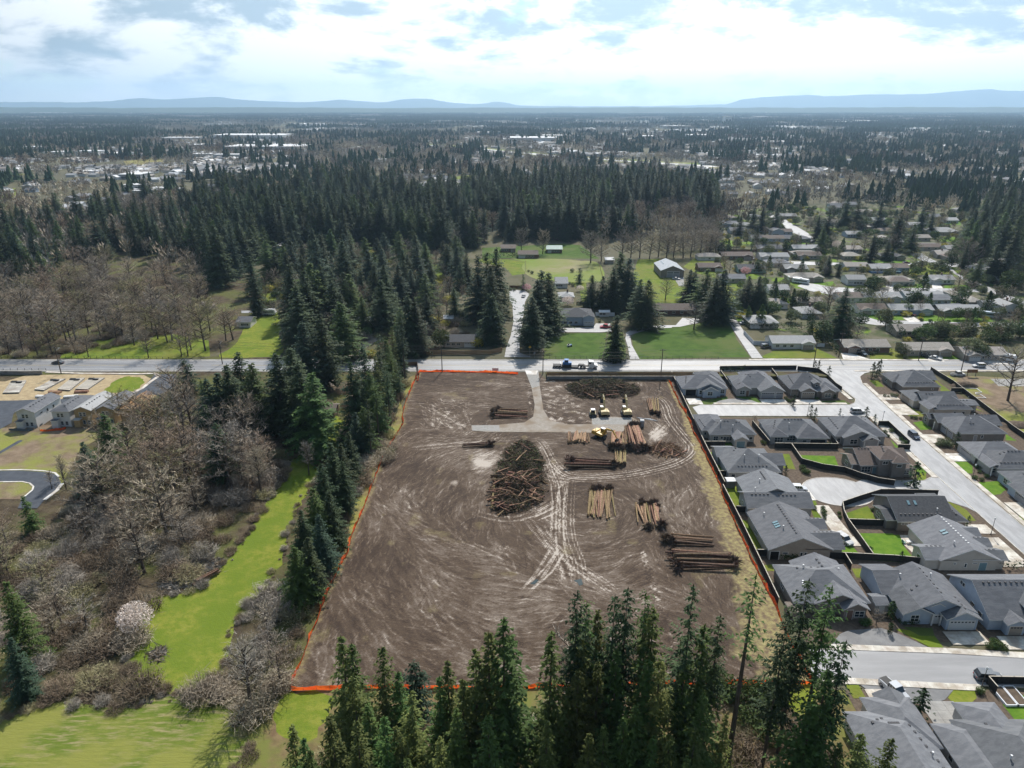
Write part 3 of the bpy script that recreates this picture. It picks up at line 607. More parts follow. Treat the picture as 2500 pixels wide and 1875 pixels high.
    # dry straw-coloured strip along the right-hand fence and the foot of the site
    rx = np.interp(Y, [p[1] for p in RIGHT[::-1]], [p[0] for p in RIGHT[::-1]]); dR = rx - X
    wid = np.interp(Y, [95, 110, 135, 165, 200, 245], [13, 10, 5.5, 5.0, 2.6, .8])
    straw = np.clip((wid - dR) / (wid * .35) + (vnoise(3, 31) - .5) * 1.5 + (vnoise(1, 32) - .5), 0, 1)
    lx = np.interp(Y, [p[1] for p in LEFT], [p[0] for p in LEFT]); straw = np.maximum(straw, np.clip((1.2 - (X - lx)) / 1.2 + (vnoise(1.5, 33) - .5), 0, 1) * .7)
    straw = np.maximum(straw, np.clip((vnoise(4, 41) - .86) * 3, 0, .3)); dry = np.clip(dry, 0, 1.05); z = np.clip(z, -.07, .1)
    vid = -np.ones(nx * ny, int); xc = X[:-1, :-1] + st / 2; yc = Y[:-1, :-1] + st / 2
    keep = np.zeros(xc.shape, bool); n = len(site_poly)
    for i in range(n):
        (ax, ay), (bx, by) = site_poly[i], site_poly[i - 1]
        if ay == by: continue
        cr = ((ay > yc) != (by > yc)) & (xc < (bx - ax) * (yc - ay) / (by - ay) + ax); keep ^= cr
    jj, ii = np.nonzero(keep); a = jj * nx + ii; quads = np.stack((a, a + 1, a + 1 + nx, a + nx), 1)
    used = np.unique(quads); vid[used] = np.arange(len(used)); quads = vid[quads]
    co = np.stack((X.ravel()[used], Y.ravel()[used], .13 + z.ravel()[used]), 1)
    me = bpy.data.meshes.new('bare_ground'); me.vertices.add(len(co)); me.vertices.foreach_set('co', co.ravel().astype(np.float32))
    me.loops.add(len(quads) * 4); me.loops.foreach_set('vertex_index', quads.ravel().astype(np.int32)); me.polygons.add(len(quads))
    me.polygons.foreach_set('loop_start', (np.arange(len(quads)) * 4).astype(np.int32)); me.update(); me.validate()
    for nm, arr in (('dry', dry), ('straw', straw)):
        at = me.attributes.new(nm, 'FLOAT', 'POINT'); at.data.foreach_set('value', arr.ravel()[used].astype(np.float32))
    m = bpy.data.materials.new('graded_soil'); m.use_nodes = True; nt = m.node_tree; N = nt.nodes.new; K = nt.links.new; bs = nt.nodes['Principled BSDF']
    bs.inputs['Roughness'].default_value = .9; bs.inputs['Specular IOR Level'].default_value = .2
    def att(n): x = N('ShaderNodeAttribute'); x.attribute_name = n; return x.outputs['Fac']
    geo = N('ShaderNodeNewGeometry')
    def nz(s, d): x = N('ShaderNodeTexNoise'); x.inputs['Scale'].default_value = s; x.inputs['Detail'].default_value = d; K(geo.outputs['Position'], x.inputs['Vector']); return x.outputs['Fac']
    ad = N('ShaderNodeMath'); ad.operation = 'MULTIPLY_ADD'; K(nz(2.2, 7), ad.inputs[0]); ad.inputs[1].default_value = .34; K(att('dry'), ad.inputs[2])
    rp = N('ShaderNodeValToRGB'); K(ad.outputs[0], rp.inputs[0]); e = rp.color_ramp.elements
    e[0].position = .2; e[0].color = (.04, .026, .018, 1); e[1].position = 1.05; e[1].color = (.40, .35, .30, 1)
    e2 = e.new(.45); e2.color = (.076, .052, .035, 1); e3 = e.new(.68); e3.color = (.158, .124, .097, 1)
    mx = N('ShaderNodeMix'); mx.data_type = 'RGBA'; K(att('straw'), mx.inputs[0]); K(rp.outputs[0], mx.inputs[6])
    r2 = N('ShaderNodeValToRGB'); K(nz(1.1, 8), r2.inputs[0]); r2.color_ramp.elements[0].position = .35; r2.color_ramp.elements[0].color = (.13, .09, .055, 1); r2.color_ramp.elements[1].position = .65; r2.color_ramp.elements[1].color = (.27, .23, .10, 1)
    K(r2.outputs[0], mx.inputs[7]); K(mx.outputs[2], bs.inputs['Base Color'])
    bp = N('ShaderNodeBump'); bp.inputs['Strength'].default_value = .7; bp.inputs['Distance'].default_value = .15; K(nz(3.5, 8), bp.inputs['Height']); K(bp.outputs[0], bs.inputs['Normal'])
    me.materials.append(m); struct(obj('bare_ground', me))
build_site()
drive = PT(t5, '1185 795, 1270 795, 1278 900, 1300 1040, 1340 1108, 1460 1135, 1605 1132, 1605 1090, 1700 1085, 1860 1090, 1920 1120, 1860 1150, 1800 1180, 1640 1188, 1300 1183, 1100 1182, 940 1182, 845 1172, 845 1140, 1000 1138, 1180 1122, 1236 1085, 1245 1010, 1225 900')
sheet('gravel_drive', drive, .235, 'gravel'); sheet('gravel_drive', PT(t5, '850 1141, 1020 1139, 1025 1178, 850 1173'), .242, 'gravel_grey')
sheet('gravel_drive', PT(t5, '1185 795, 1268 795, 1276 890, 1228 905'), .241, 'gravel_grey'); sheet('gravel_drive', PT(t5, '1605 1092, 1860 1092, 1865 1135, 1610 1135'), .243, 'gravel_grey')
for s in ('455 1160, 500 1125, 525 1130, 490 1165', '790 1135, 850 1120, 865 1165, 835 1175, 820 1150'): sheet('puddle', PT(tS, s), .2, 'water')
sheet('road_apron', PT(tF, '430 195, 570 195, 550 240, 450 235'), .246, 'concrete_white')
# retaining wall with the wooden fence along the main road
def wood_fence(label, pts, h=1.8, mpan='fence_black', mcap='fence_cap', plen=2.4, cat='fence', group=None, z0=0.0, cap=True, thick=.05):
    L0 = Vector((*pts[0], 0)); root = thing('wooden_fence', label, cat, (pts[0][0], pts[0][1], z0), 0, group)
    for a, b in zip(pts, pts[1:]):
        d = math.dist(a, b); n = max(1, round(d / plen)); s = d / n; rz = math.atan2(b[1] - a[1], b[0] - a[0])
        pm = MB().box(.05, s - .05, -thick / 2, thick / 2, .06, h - .05).mesh('fence_panel', mpan); po = MB().box(-.06, .06, -.06, .06, 0, h + .04).mesh('post', mpan)
        cm = MB().box(.0, s, -.09, .09, h - .045, h + .02).mesh('cap_rail', mcap) if cap else None
        for i in range(n):
            q = (a[0] + (b[0] - a[0]) * i / n - pts[0][0], a[1] + (b[1] - a[1]) * i / n - pts[0][1], 0)
            obj('fence_panel', pm, root, q, rz); obj('post', po, root, q, rz)
            if cap: obj('cap_rail', cm, root, q, rz)
    return root
rw = thing('retaining_wall', 'long grey concrete retaining wall below the tan fence at the road', 'wall', (12.9, 247.3))
for i in range(20):
    x = i * 2.4; MB().box(x + .01, x + 2.39, -.25, .15, -.1, 1.28).build('wall_block', 'concrete_grey', rw)
    MB().box(x, x + 2.4, -.32, .22, 1.282, 1.40).build('coping', 'concrete', rw)
wood_fence('tan board fence standing on the grey retaining wall along the main road', [(12.9, 247.28), (77, 247.28)], 1.55, 'fence_tan', 'fence_tan', z0=1.41, cap=False)
emb = MB(); emb.prism([(247.46, 0), (255.4, 0), (255.4, .05), (249, 1.25), (247.46, 1.27)], 12.9, 118); struct(emb.build('embankment', 'undergrowth'))
# ------------------------------------------------------------------ houses
def roof_mesh(kind, x0, x1, y0, y1, zw, pitch, oh):
    """roof skin with a pale rim; returns MB, height function and peak"""
    X0, X1, Y0, Y1 = x0 - oh, x1 + oh, y0 - oh, y1 + oh; ze = zw - oh * pitch; t = .2; mb = MB(); W, D = X1 - X0, Y1 - Y0; cx, cy = (X0 + X1) / 2, (Y0 + Y1) / 2
    def top(x, y):
        dx = min(x - X0, X1 - x); dy = min(y - Y0, Y1 - y)
        d = dy if kind == 'gx' else dx if kind == 'gy' else min(dx, dy)
        return ze + t + pitch * d
    b = [(X0, Y0), (X1, Y0), (X1, Y1), (X0, Y1)]
    lo = [(x, y, ze) for x, y in b]; hi = [(x, y, ze + t) for x, y in b]
    if kind == 'hip':
        if W >= D: r = [(X0 + D / 2, cy), (X1 - D / 2, cy)]
        else: r = [(cx, Y0 + W / 2), (cx, Y1 - W / 2)]
        if abs(W - D) < .05: r[1] = (r[0][0] + .02, r[0][1])
        p, q = [(x, y, top(x, y)) for x, y in r]
        if W >= D: fs = [[hi[0], hi[1], q, p], [hi[1], hi[2], q], [hi[2], hi[3], p, q], [hi[3], hi[0], p]]
        else: fs = [[hi[0], hi[1], p], [hi[1], hi[2], q, p], [hi[2], hi[3], q], [hi[3], hi[0], p, q]]
        for f in fs: mb.poly(f, 0)
        for i in range(4): mb.poly([lo[i], lo[(i + 1) % 4], hi[(i + 1) % 4], hi[i]], 1)
        mb.poly([lo[3], lo[2], lo[1], lo[0]], 1)
    else:
        if kind == 'gx': e = [(X0, cy), (X1, cy)]; pa = (hi[0], hi[1], hi[2], hi[3]); la = lo
        else: e = [(cx, Y0), (cx, Y1)]; pa = (hi[3], hi[0], hi[1], hi[2]); la = [lo[3], lo[0], lo[1], lo[2]]; e = e[::-1]
        zt = ze + t + pitch * (D if kind == 'gx' else W) / 2; P = (*e[0], zt); Q = (*e[1], zt); pl = (*e[0], zt - t); ql = (*e[1], zt - t)
        mb.poly([pa[0], pa[1], Q, P]); mb.poly([pa[2], pa[3], P, Q])
        mb.poly([la[0], la[1], pa[1], pa[0]], 1); mb.poly([la[2], la[3], pa[3], pa[2]], 1)
        for (a, bq, A_, B_, T, Tl) in ((la[0], la[3], pa[0], pa[3], P, pl), (la[1], la[2], pa[1], pa[2], Q, ql)):
            mb.poly([a, A_, T, Tl], 1); mb.poly([Tl, T, B_, bq], 1)
        mb.poly([la[1], la[0], pl, ql], 1); mb.poly([la[3], la[2], ql, pl], 1)
    return mb, top
VENT = MB().box(-.2, .2, -.2, .2, 0, .16).mesh('roof_vent', 'vent'); VENTW = MB().box(-.17, .17, -.17, .17, 0, .2).mesh('roof_vent', 'vent_white')
PIPE = MB().tube((0, 0, 0), (0, 0, .7), .09, .09, 6).tube((0, 0, .7), (0, 0, .85), .18, .18, 6).mesh('flue', 'vent_white')
WINC = {}
def window_meshes(w, h, mp):
    k = (round(w, 2), round(h, 2), mp)
    if k not in WINC:
        fr = MB(); b = .1
        fr.box(-w / 2 - b, w / 2 + b, -.07, 0, -b, 0); fr.box(-w / 2 - b, w / 2 + b, -.07, 0, h, h + b); fr.box(-w / 2 - b, -w / 2, -.07, 0, 0, h); fr.box(w / 2, w / 2 + b, -.07, 0, 0, h)
        n = max(1, round(w / .85))
        for i in range(1, n): x = -w / 2 + w * i / n; fr.box(x - .04, x + .04, -.065, 0, 0, h)
        if h > 1.1: fr.box(-w / 2, w / 2, -.062, 0, h * .5 - .03, h * .5 + .03)
        WINC[k] = (fr.mesh('window', 'trim'), MB().box(-w / 2 + .01, w / 2 - .01, -.03, -.005, .01, h - .01).mesh('pane', mp))
    return WINC[k]
def put(me_list, parent, side, blk, u, z):
    x0, x1, y0, y1 = blk[1:5]
    loc, rz = {'f': ((x0 + u, y0), 0), 'b': ((x1 - u, y1), math.pi), 'l': ((x0, y1 - u), -math.pi / 2), 'r': ((x1, y0 + u), math.pi / 2)}[side]
    return loc, rz
def opening(parent, kind, side, blk, u, z, w, h, m='garage_white'):
    loc, rz = put(None, parent, side, blk, u, z); loc = (*loc, z)
    if kind == 'w':
        a, b = window_meshes(w, h, m if m.startswith('pane') else 'pane'); o = obj('window', a, parent, loc, rz); obj('pane', b, o)
    elif kind == 'g':
        mb = MB().box(-w / 2 - .12, w / 2 + .12, -.05, 0, 0, h + .12); o = mb.build('garage_door', 'trim', parent); o.location = loc; o.rotation_euler = (0, 0, rz)
        for i in range(4): MB().box(-w / 2, w / 2, -.08, -.03, i * h / 4 + .015, (i + 1) * h / 4 - .015).build('door_section', m, o)
        if w > 2: 
            n = max(2, round(w / .65))
            for i in range(n): x = -w / 2 + w * (i + .5) / n; MB().box(x - .2, x + .2, -.09, -.07, h * .8, h * .93).build('pane', 'pane', o)
    elif kind == 'o':
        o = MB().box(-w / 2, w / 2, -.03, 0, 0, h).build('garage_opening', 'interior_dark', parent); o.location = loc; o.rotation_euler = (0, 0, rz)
        MB().box(-w / 2 - .15, -w / 2, -.07, 0, 0, h + .15).box(w / 2, w / 2 + .15, -.07, 0, 0, h + .15).box(-w / 2, w / 2, -.07, 0, h, h + .15).build('door_trim', 'trim', o)
    else:
        o = MB().box(-w / 2 - .1, w / 2 + .1, -.05, 0, 0, h + .1).build('door', 'trim', parent); o.location = loc; o.rotation_euler = (0, 0, rz)
        MB().box(-w / 2, w / 2, -.08, -.03, .02, h).build('door_leaf', m if kind == 'd' else 'pane_sky', o)
def house(name, label, blocks, wall, roof, openings=(), vents=(), cat='house', group=None, rot=0.0, sky=(), flues=(), pitch=.48, posts=(), zbase=0.0):
    """blocks: (kind, x0, x1, y0, y1, wall height[, pitch[, overhang[, base z]]]) in metres; first block is the main one"""
    xs = (blocks[0][1] + blocks[0][2]) / 2; ys = (blocks[0][3] + blocks[0][4]) / 2
    root = thing(name, label, cat, (xs, ys, zbase), R(rot), group); tops = []; bl = []
    for k, b in enumerate(blocks):
        kind, x0, x1, y0, y1, zw = b[:6]; p = b[6] if len(b) > 6 else pitch; oh = b[7] if len(b) > 7 else .5; zb = b[8] if len(b) > 8 else 0.0
        x0 -= xs; x1 -= xs; y0 -= ys; y1 -= ys; bl.append((kind, x0, x1, y0, y1))
        rm, top = roof_mesh(kind, x0, x1, y0, y1, zw, p, oh); tops.append(top)
        w = MB(); w.box(x0, x1, y0, y1, zb, zw - .02)
        if kind == 'gx': hh = p * (y1 - y0) / 2; w.prism([(y0, zw - .02), (y1, zw - .02), ((y0 + y1) / 2, zw + hh - .02)], x0, x1)
        if kind == 'gy': hh = p * (x1 - x0) / 2; w.prism([(x0, zw - .02), (x1, zw - .02), ((x0 + x1) / 2, zw + hh - .02)], y0, y1, axis='y')
        w.build('wall', wall if not (isinstance(wall, (list, tuple))) else wall[min(k, len(wall) - 1)], root)
        rr = rm.build('roof', [roof, 'trim'], root)
    for o in openings:
        opening(root, o[0], o[1], bl[o[2]], o[3], o[4], o[5], o[6], *(o[7:8]))
    for v in vents:      # (block, x, y, dx, dy, n[, white]) relative to the block's corner
        b = bl[v[0]]; me = VENTW if len(v) > 6 and v[6] else VENT
        for i in range(v[5]):
            x, y = b[1] + v[1] + v[3] * i, b[3] + v[2] + v[4] * i
            obj('roof_vent', me, root, (x, y, tops[v[0]](x, y) - .03))
    for f in flues: b = bl[f[0]]; x, y = b[1] + f[1], b[3] + f[2]; obj('flue', PIPE, root, (x, y, tops[f[0]](x, y) - .05))
    for s in sky:
        b = bl[s[0]]; x, y = b[1] + s[1], b[3] + s[2]; w, d = .6, 1.1
        zt = tops[s[0]]; mb = MB(); q = [(x - w / 2, y - d / 2), (x + w / 2, y - d / 2), (x + w / 2, y + d / 2), (x - w / 2, y + d / 2)]
        if len(s) > 3: w, d = 1.1, .6; q = [(x - w / 2, y - d / 2), (x + w / 2, y - d / 2), (x + w / 2, y + d / 2), (x - w / 2, y + d / 2)]
        up = [(a, c, zt(a, c) + .14) for a, c in q]; dn = [(a, c, zt(a, c) - .02) for a, c in q]
        for i in range(4): mb.poly([dn[i], dn[(i + 1) % 4], up[(i + 1) % 4], up[i]], 0)
        mb.poly(up, 1); mb.build('skylight', ['vent', 'pane_sky'], root)
    for p in posts:
        MB().box(p[0] - xs - .12, p[0] - xs + .12, p[1] - ys - .12, p[1] - ys + .12, 0, p[2]).build('porch_post', 'trim', root)
    return root
w = 'w'; g = 'g'; d = 'd'
SG, SS, SDK = 'shingle_grey', 'shingle_slate', 'shingle_dark'
house('single_storey_house', 'pale blue house with an open dark garage beside the orange site fence', [('hip', 59.9, 75.2, 231.6, 242.6, 2.9), ('hip', 67.8, 75.6, 236, 247, 2.95, .5), ('gy', 66.6, 71.4, 229.4, 236, 2.8, .5), ('gy', 65, 73, 230.6, 237, 3.1, .45)], 'wall_blue', SG,
    [('o', 'f', 0, 2.9, 0, 3.6, 2.2), (w, 'f', 2, 2.4, .9, 1.6, 1.3), (w, 'f', 0, 13.6, .9, 2.2, 1.2), (w, 'f', 3, 1.0, 1.0, .8, 1.2), (w, 'l', 0, 5, 1, 1, .9)], [(0, 1.5, 2.5, .25, 1.0, 6), (0, 8, 6, 1.1, 0, 3)], flues=[(0, 5, 7)])
house('single_storey_house', 'grey hipped house with arched entry, middle of the three backing onto main road', [('hip', 79.2, 94, 232.4, 243.2, 2.9, .52), ('hip', 84, 93.5, 236, 247, 2.95, .52), ('gy', 78.9, 83.3, 230.9, 237, 2.8, .5), ('gy', 86.4, 94.3, 228.9, 236, 2.85, .52)], 'wall_grey', SG,
    [(w, 'f', 2, 1.8, .8, 1.6, 1.4), (d, 'f', 2, 3.6, 0, 1.0, 2.2, 'wall_brown'), (g, 'f', 3, 2.6, 0, 4.4, 2.2, 'garage_grey'), (g, 'f', 3, 6.6, 0, 2.3, 2.2, 'garage_grey'), (w, 'l', 0, 4, 1, 1, .9)], [(0, 4.5, 6, .5, -.9, 3), (1, 6.5, 1.2, .3, 1.4, 4), (2, 1, 3, .5, 0, 2)], flues=[(0, 3, 9)])
house('single_storey_house', 'grey hipped house with dormer and tan garage doors on the corner lot', [('hip', 97.6, 111.6, 231.4, 243.4, 2.9, .56), ('hip', 106.2, 113.8, 229.6, 241, 2.75, .45), ('gy', 100.6, 105.4, 229, 236, 2.8, .5), ('gy', 107.6, 111.6, 228.3, 234, 2.8, .5), ('gy', 105.6, 107.6, 231.5, 236.5, 4.6, .5, .3)], 'wall_taupe', SG,
    [(g, 'f', 0, 1.6, 0, 2.4, 2.2, 'garage_tan'), (g, 'f', 2, 2.4, 0, 4.2, 2.2, 'garage_tan'), (w, 'f', 3, 2.0, .8, 2.0, 1.3), (w, 'f', 4, 1, 3.5, .8, .7), (d, 'f', 0, 9.0, 0, 1.0, 2.2, 'wall_brown'), (w, 'l', 0, 5, 1, 1, .9)], [(0, 1.5, 2, .1, 1.1, 7), (0, 9, 2.5, -.5, 1, 3)], flues=[(0, 8.6, 8.4)])
house('single_storey_house', 'cream house with a covered rear porch, first past the orange fence in the second row', [('hip', 60, 73.2, 194.2, 204, 2.9, .5), ('hip', 58.2, 65.4, 197, 208, 2.95, .5), ('gy', 66.4, 69.9, 190.6, 198, 2.7, .5)], 'wall_cream', SG,
    [(w, 'f', 0, 1.6, .7, 1.3, 1.3), (w, 'f', 0, 3.4, 1.2, .6, .7), (w, 'f', 0, 5.2, .6, 2.6, 1.2), (w, 'f', 0, 12.2, 1, .9, .8), (w, 'f', 1, .9, 1.2, .6, .9), ('s', 'f', 2, 1.7, 0, 2.4, 2.1)], [(0, 3, 4.3, 1.0, 0, 4), (1, .8, 1, -.05, 1.1, 6), (0, 8.5, 4, 1.0, 0, 2)], flues=[(0, 7, 2), (0, 3.6, 3.4)])
house('single_storey_house', 'wide grey house with a corner patio, middle of the second row', [('hip', 78, 93.8, 193.8, 204.4, 2.9, .5), ('hip', 77.8, 82.4, 192.8, 200, 2.85, .5), ('hip', 85.4, 94.1, 191.6, 201, 2.9, .5)], 'wall_grey', SG,
    [(w, 'f', 1, 2.3, .8, 2.5, 1.5), (w, 'f', 0, 6.2, .8, 2.4, 1.5), (w, 'f', 2, 2, 1.4, 1.2, .6), ('o', 'f', 2, 6, 0, 4.6, 2.2), (w, 'l', 0, 4, 1, .9, .9)], [(0, 5.6, 5.1, 1.0, 0, 6), (0, 1.5, 2.5, .4, .9, 5)], flues=[(0, 6.2, 3)])
house('single_storey_house', 'grey house with white-trimmed rear gables at the street corner of the second row', [('hip', 97.2, 112, 193, 206, 2.9, .52), ('gy', 99.2, 108.6, 191.8, 200, 2.85, .42), ('gy', 104, 108.4, 189.8, 196, 2.8, .45)], 'wall_grey', SG,
    [(w, 'f', 1, 3, .7, 2, 1.4), (w, 'f', 0, 1, .7, 1, 1.3), (w, 'f', 2, 2.2, 3.0, 1.2, .6), (w, 'f', 0, 13, 1, 1, 1), (w, 'l', 0, 7, 1, 1.6, 1)], [(0, 1.6, 3, .05, 1.2, 7), (0, 9.5, 8, 1.2, -.2, 3)], flues=[(0, 5, 8)], posts=[(104.2, 189.3, 2.7), (108.2, 189.3, 2.7)])
house('single_storey_house', 'blue-grey hipped house beside the narrow lawn, with its back wall to the viewer', [('hip', 58.8, 72.3, 170.6, 184, 2.9, .5), ('gx', 66, 75, 174.6, 181, 2.9, .5), ('gx', 58.2, 63, 179.6, 185.6, 2.85, .4)], 'wall_grey', SS,
    [(w, 'f', 0, 1.2, .9, 1.0, 1.1), (w, 'f', 0, 4.4, .7, .8, 1.2), (w, 'f', 0, 6.1, .9, 1.3, 1.1), (w, 'f', 0, 9, 1.2, .4, .6), (d, 'f', 0, 10, 0, .9, 2, 'garage_white')], [(0, 2.8, 1.4, .95, 0, 9), (0, 3.6, 8.6, .6, .6, 3), (0, 2.8, 12, .9, 0, 4)], flues=[(0, 5, 4), (0, 9, 4)])
house('two_storey_house', 'dark taupe two-storey house inside the curved black fence at the cul-de-sac', [('gx', 96.2, 109.4, 174.4, 184.4, 2.9, .5), ('hip', 100.6, 106.9, 173.2, 180.6, 5.3, .46), ('gx', 94.2, 97.6, 175.4, 181.4, 2.7, .4), ('hip', 106.2, 109.8, 172.6, 178, 2.9, .45), ('hip', 103.6, 107.2, 172.0, 176, 4.9, .46)], 'wall_taupe', 'shingle_brown',
    [(w, 'f', 0, 1.6, .6, 2.4, 1.7), ('s', 'f', 0, 4.3, .1, 1.7, 2.0), (w, 'f', 1, 1.5, 3.6, 1.3, .9), (w, 'f', 4, 1.8, 3.3, 1.2, .8), (w, 'f', 3, 1.8, .9, 1.5, 1.2), (w, 'l', 2, 3, .8, 1.4, 1.2)], [(0, 1, 4.8, .9, 0, 6), (1, 1.8, 2.4, .2, .8, 5)], posts=[(94.2, 175, 2.6)])
house('single_storey_house', 'grey house with offset gables left of the cul-de-sac bulb', [('gy', 59.8, 73, 156.6, 166.4, 2.9, .42), ('gx', 58.4, 74, 152.2, 159.6, 2.85, .5)], 'wall_grey', SS,
    [(w, 'l', 0, 4, .8, 1.6, 1.2), (w, 'l', 1, 3, .8, .9, 1.2), (g, 'r', 1, 3.6, 0, 4.8, 2.2), (w, 'f', 1, 4, .9, 1.2, 1)], [(0, 5.5, 5.2, .0, .75, 6), (1, 1.5, 3.2, 1.0, 0, 5), (1, 8.2, 3.0, 1.0, 0, 5)], flues=[(0, 2, 2), (0, 4, 5)])
house('single_storey_house', 'tan gabled house with three skylights beside the orange fence', [('gy', 57.6, 71.2, 134.4, 149.4, 2.9, .43), ('gx', 66, 74, 134.9, 141.4, 2.85, .5), ('gx', 66, 73.4, 143, 147, 2.8, .5)], 'wall_tan', SS,
    [(w, 'f', 0, 3.6, 1.6, 1.1, .35), (w, 'f', 0, 7.2, 1.0, .5, .9), (w, 'f', 0, 8.1, 1.0, .5, .9), (w, 'f', 0, 10.2, 1.7, .6, .25), (w, 'f', 1, 4.4, 1.7, 1.0, .3), ('o', 'f', 0, 1.2, 0, 1.9, 2.2), (w, 'l', 0, 6, .8, 2.2, 1.3), (g, 'r', 2, 2, 0, 2.6, 2.1)], [(0, 6.2, 2, 0, 1.0, 13), (1, 3.2, 4.1, .95, 0, 5), (2, 4, 2.8, .9, 0, 4)], sky=[(0, 3.6, 6.2, 1), (0, 3.6, 7.1, 1), (0, 3.6, 8.0, 1)], flues=[(0, 4.4, 5), (0, 2.4, 12)])
house('single_storey_house', 'large grey hipped house half hidden by the tall firs at the fence corner', [('hip', 56.6, 71, 116.4, 128.2, 2.9, .52), ('gy', 60.6, 70, 116, 129.4, 2.95, .42), ('gy', 65.6, 70, 114.4, 120, 2.8, .55)], 'wall_taupe', SS,
    [(w, 'f', 2, 3.1, .7, 1.8, 1.3), (d, 'f', 2, 1.2, 0, 1.1, 2.3, 'wall_brown'), (w, 'f', 0, 3, .8, 2, 1.3), (w, 'l', 0, 5, .8, 1.8, 1.2)], [(1, 4.8, 5.5, -.1, 1.2, 6), (0, 3.2, 8.4, 1.4, -.1, 4), (0, 2.4, 3, .2, .6, 3, 1)], flues=[(0, 4.2, 8), (1, 8, 9)])
house('single_storey_house', 'pale blue house with white garage doors and small dormer facing the lower street', [('gy', 77, 90.4, 113.2, 124.6, 2.9, .46), ('gy', 84.2, 90.2, 111.4, 119, 2.85, .5), ('gy', 76.6, 82, 113, 119, 2.8, .5), ('gx', 75.4, 80, 119, 128.4, 2.85, .42), ('gy', 82, 84.2, 113.4, 119.4, 4.2, .55, .3)], 'wall_blue', SG,
    [(g, 'f', 1, 3, 0, 4.8, 2.2), (w, 'f', 2, 2.3, .8, 1.5, 1.4), (g, 'f', 0, 6.4, 0, 2.4, 2.1), (w, 'f', 4, 1.1, 3.6, 1.1, .7)], [(0, 7.2, 2, 0, 1.3, 7), (1, 3.4, 1, 0, 1.1, 4), (0, 2, 4, 1.2, .6, 3)], flues=[(0, 8.6, 8), (0, 3, 9)], posts=[(82.2, 112.7, 2.6), (83.8, 112.7, 2.6)])
house('single_storey_house', 'steep grey-blue house with wide dormer at the right edge of the lower street', [('gx', 92.4, 108, 111.4, 124.8, 2.9, .55), ('gy', 95, 98.4, 109.9, 116, 2.8, .5), ('gy', 99.6, 104.4, 111.6, 118, 4.6, .5, .4), ('gy', 98.8, 106, 110.4, 115, 2.7, .4)], 'wall_blue', SG,
    [(g, 'f', 1, 1.7, 0, 2.4, 2.1, 'garage_tan'), (w, 'f', 2, 2.4, 3.8, 2.4, .9), (g, 'f', 3, 3.6, 0, 4.8, 2.1, 'garage_tan'), (w, 'l', 0, 4, 3.4, 1.4, .8), (w, 'l', 0, 8, 1, 1.2, 1.3), (w, 'l', 0, 10.6, 1, 1.2, 1)], [(0, 1.5, 6.2, 1.1, 0, 10), (2, 2.2, 1, 0, .9, 3)])
house('single_storey_house', 'house with a dark shingle roof and two skylights behind the black cul-de-sac fence', [('gx', 92.2, 105.4, 146, 158, 2.9, .5), ('hip', 103, 108.4, 146.2, 157, 2.8, .45), ('gx', 90, 93, 147, 153, 2.6, .3), ('hip', 103.4, 107.6, 152.4, 158.6, 2.8, .4)], 'wall_taupe', SDK,
    [(w, 'f', 0, 1.6, 1.8, 1.5, .35), (w, 'l', 2, 2, .8, 1.6, 1.3), (w, 'f', 0, 9, 1, 1, 1)], [(0, 1, 1.4, 1.05, 0, 10), (1, 3.6, 1.5, -.3, 1.2, 4)], sky=[(0, 4, 4.2), (0, 5.6, 4.2)], flues=[(0, 10, 2.2)])
house('single_storey_house', 'cream gabled house with a white-vented ridge and two skylights on the corner lawn', [('gy', 93.6, 106, 130.4, 143.6, 2.9, .43), ('gx', 101, 107.8, 130.8, 134.4, 2.8, .45), ('gx', 102, 107.4, 135.6, 139, 2.8, .5), ('gx', 102.6, 107.6, 140, 143.2, 2.8, .5), ('gx', 90.6, 97, 130.9, 136, 2.8, .42)], 'wall_cream', SS,
    [(w, 'f', 0, 3.2, 1.6, .4, .3), (w, 'f', 0, 5.6, .9, .4, .9), (w, 'f', 0, 7.6, 1.8, 1, .15), ('s', 'f', 0, 9.4, 0, 1.6, 2.0), (g, 'r', 2, 1.7, 0, 2.6, 2.1), (w, 'l', 4, 2.5, .9, 1.2, 1.1)], [(0, 6.4, 2, 0, .95, 12, 1), (1, 3.4, 2, .95, 0, 3), (2, 3, 2.1, .95, 0, 3), (4, 1.5, 3, 1, 0, 4)], sky=[(0, 4.3, 7.0, 1), (0, 4.3, 8.0, 1)], flues=[(0, 4, 3)])
house('single_storey_house', 'tall dark hipped house at the street corner by the main road, right side', [('hip', 138.2, 150.8, 233.4, 246.6, 2.9, .56), ('hip', 137, 143, 238.4, 246, 2.85, .5), ('gx', 147, 153, 240, 247.6, 2.85, .5)], 'wall_taupe', SG,
    [(g, 'l', 0, 3, 0, 4.8, 2.2, 'garage_tan'), (w, 'f', 0, 10.4, 1.5, .6, .5), (w, 'l', 1, 3, .8, 1.2, 1.2)], [(0, 1.6, 1.2, 1.0, 0, 10), (0, 5.4, 6.8, .4, 0, 2), (2, 2.5, 4.4, 1.2, 0, 2)])
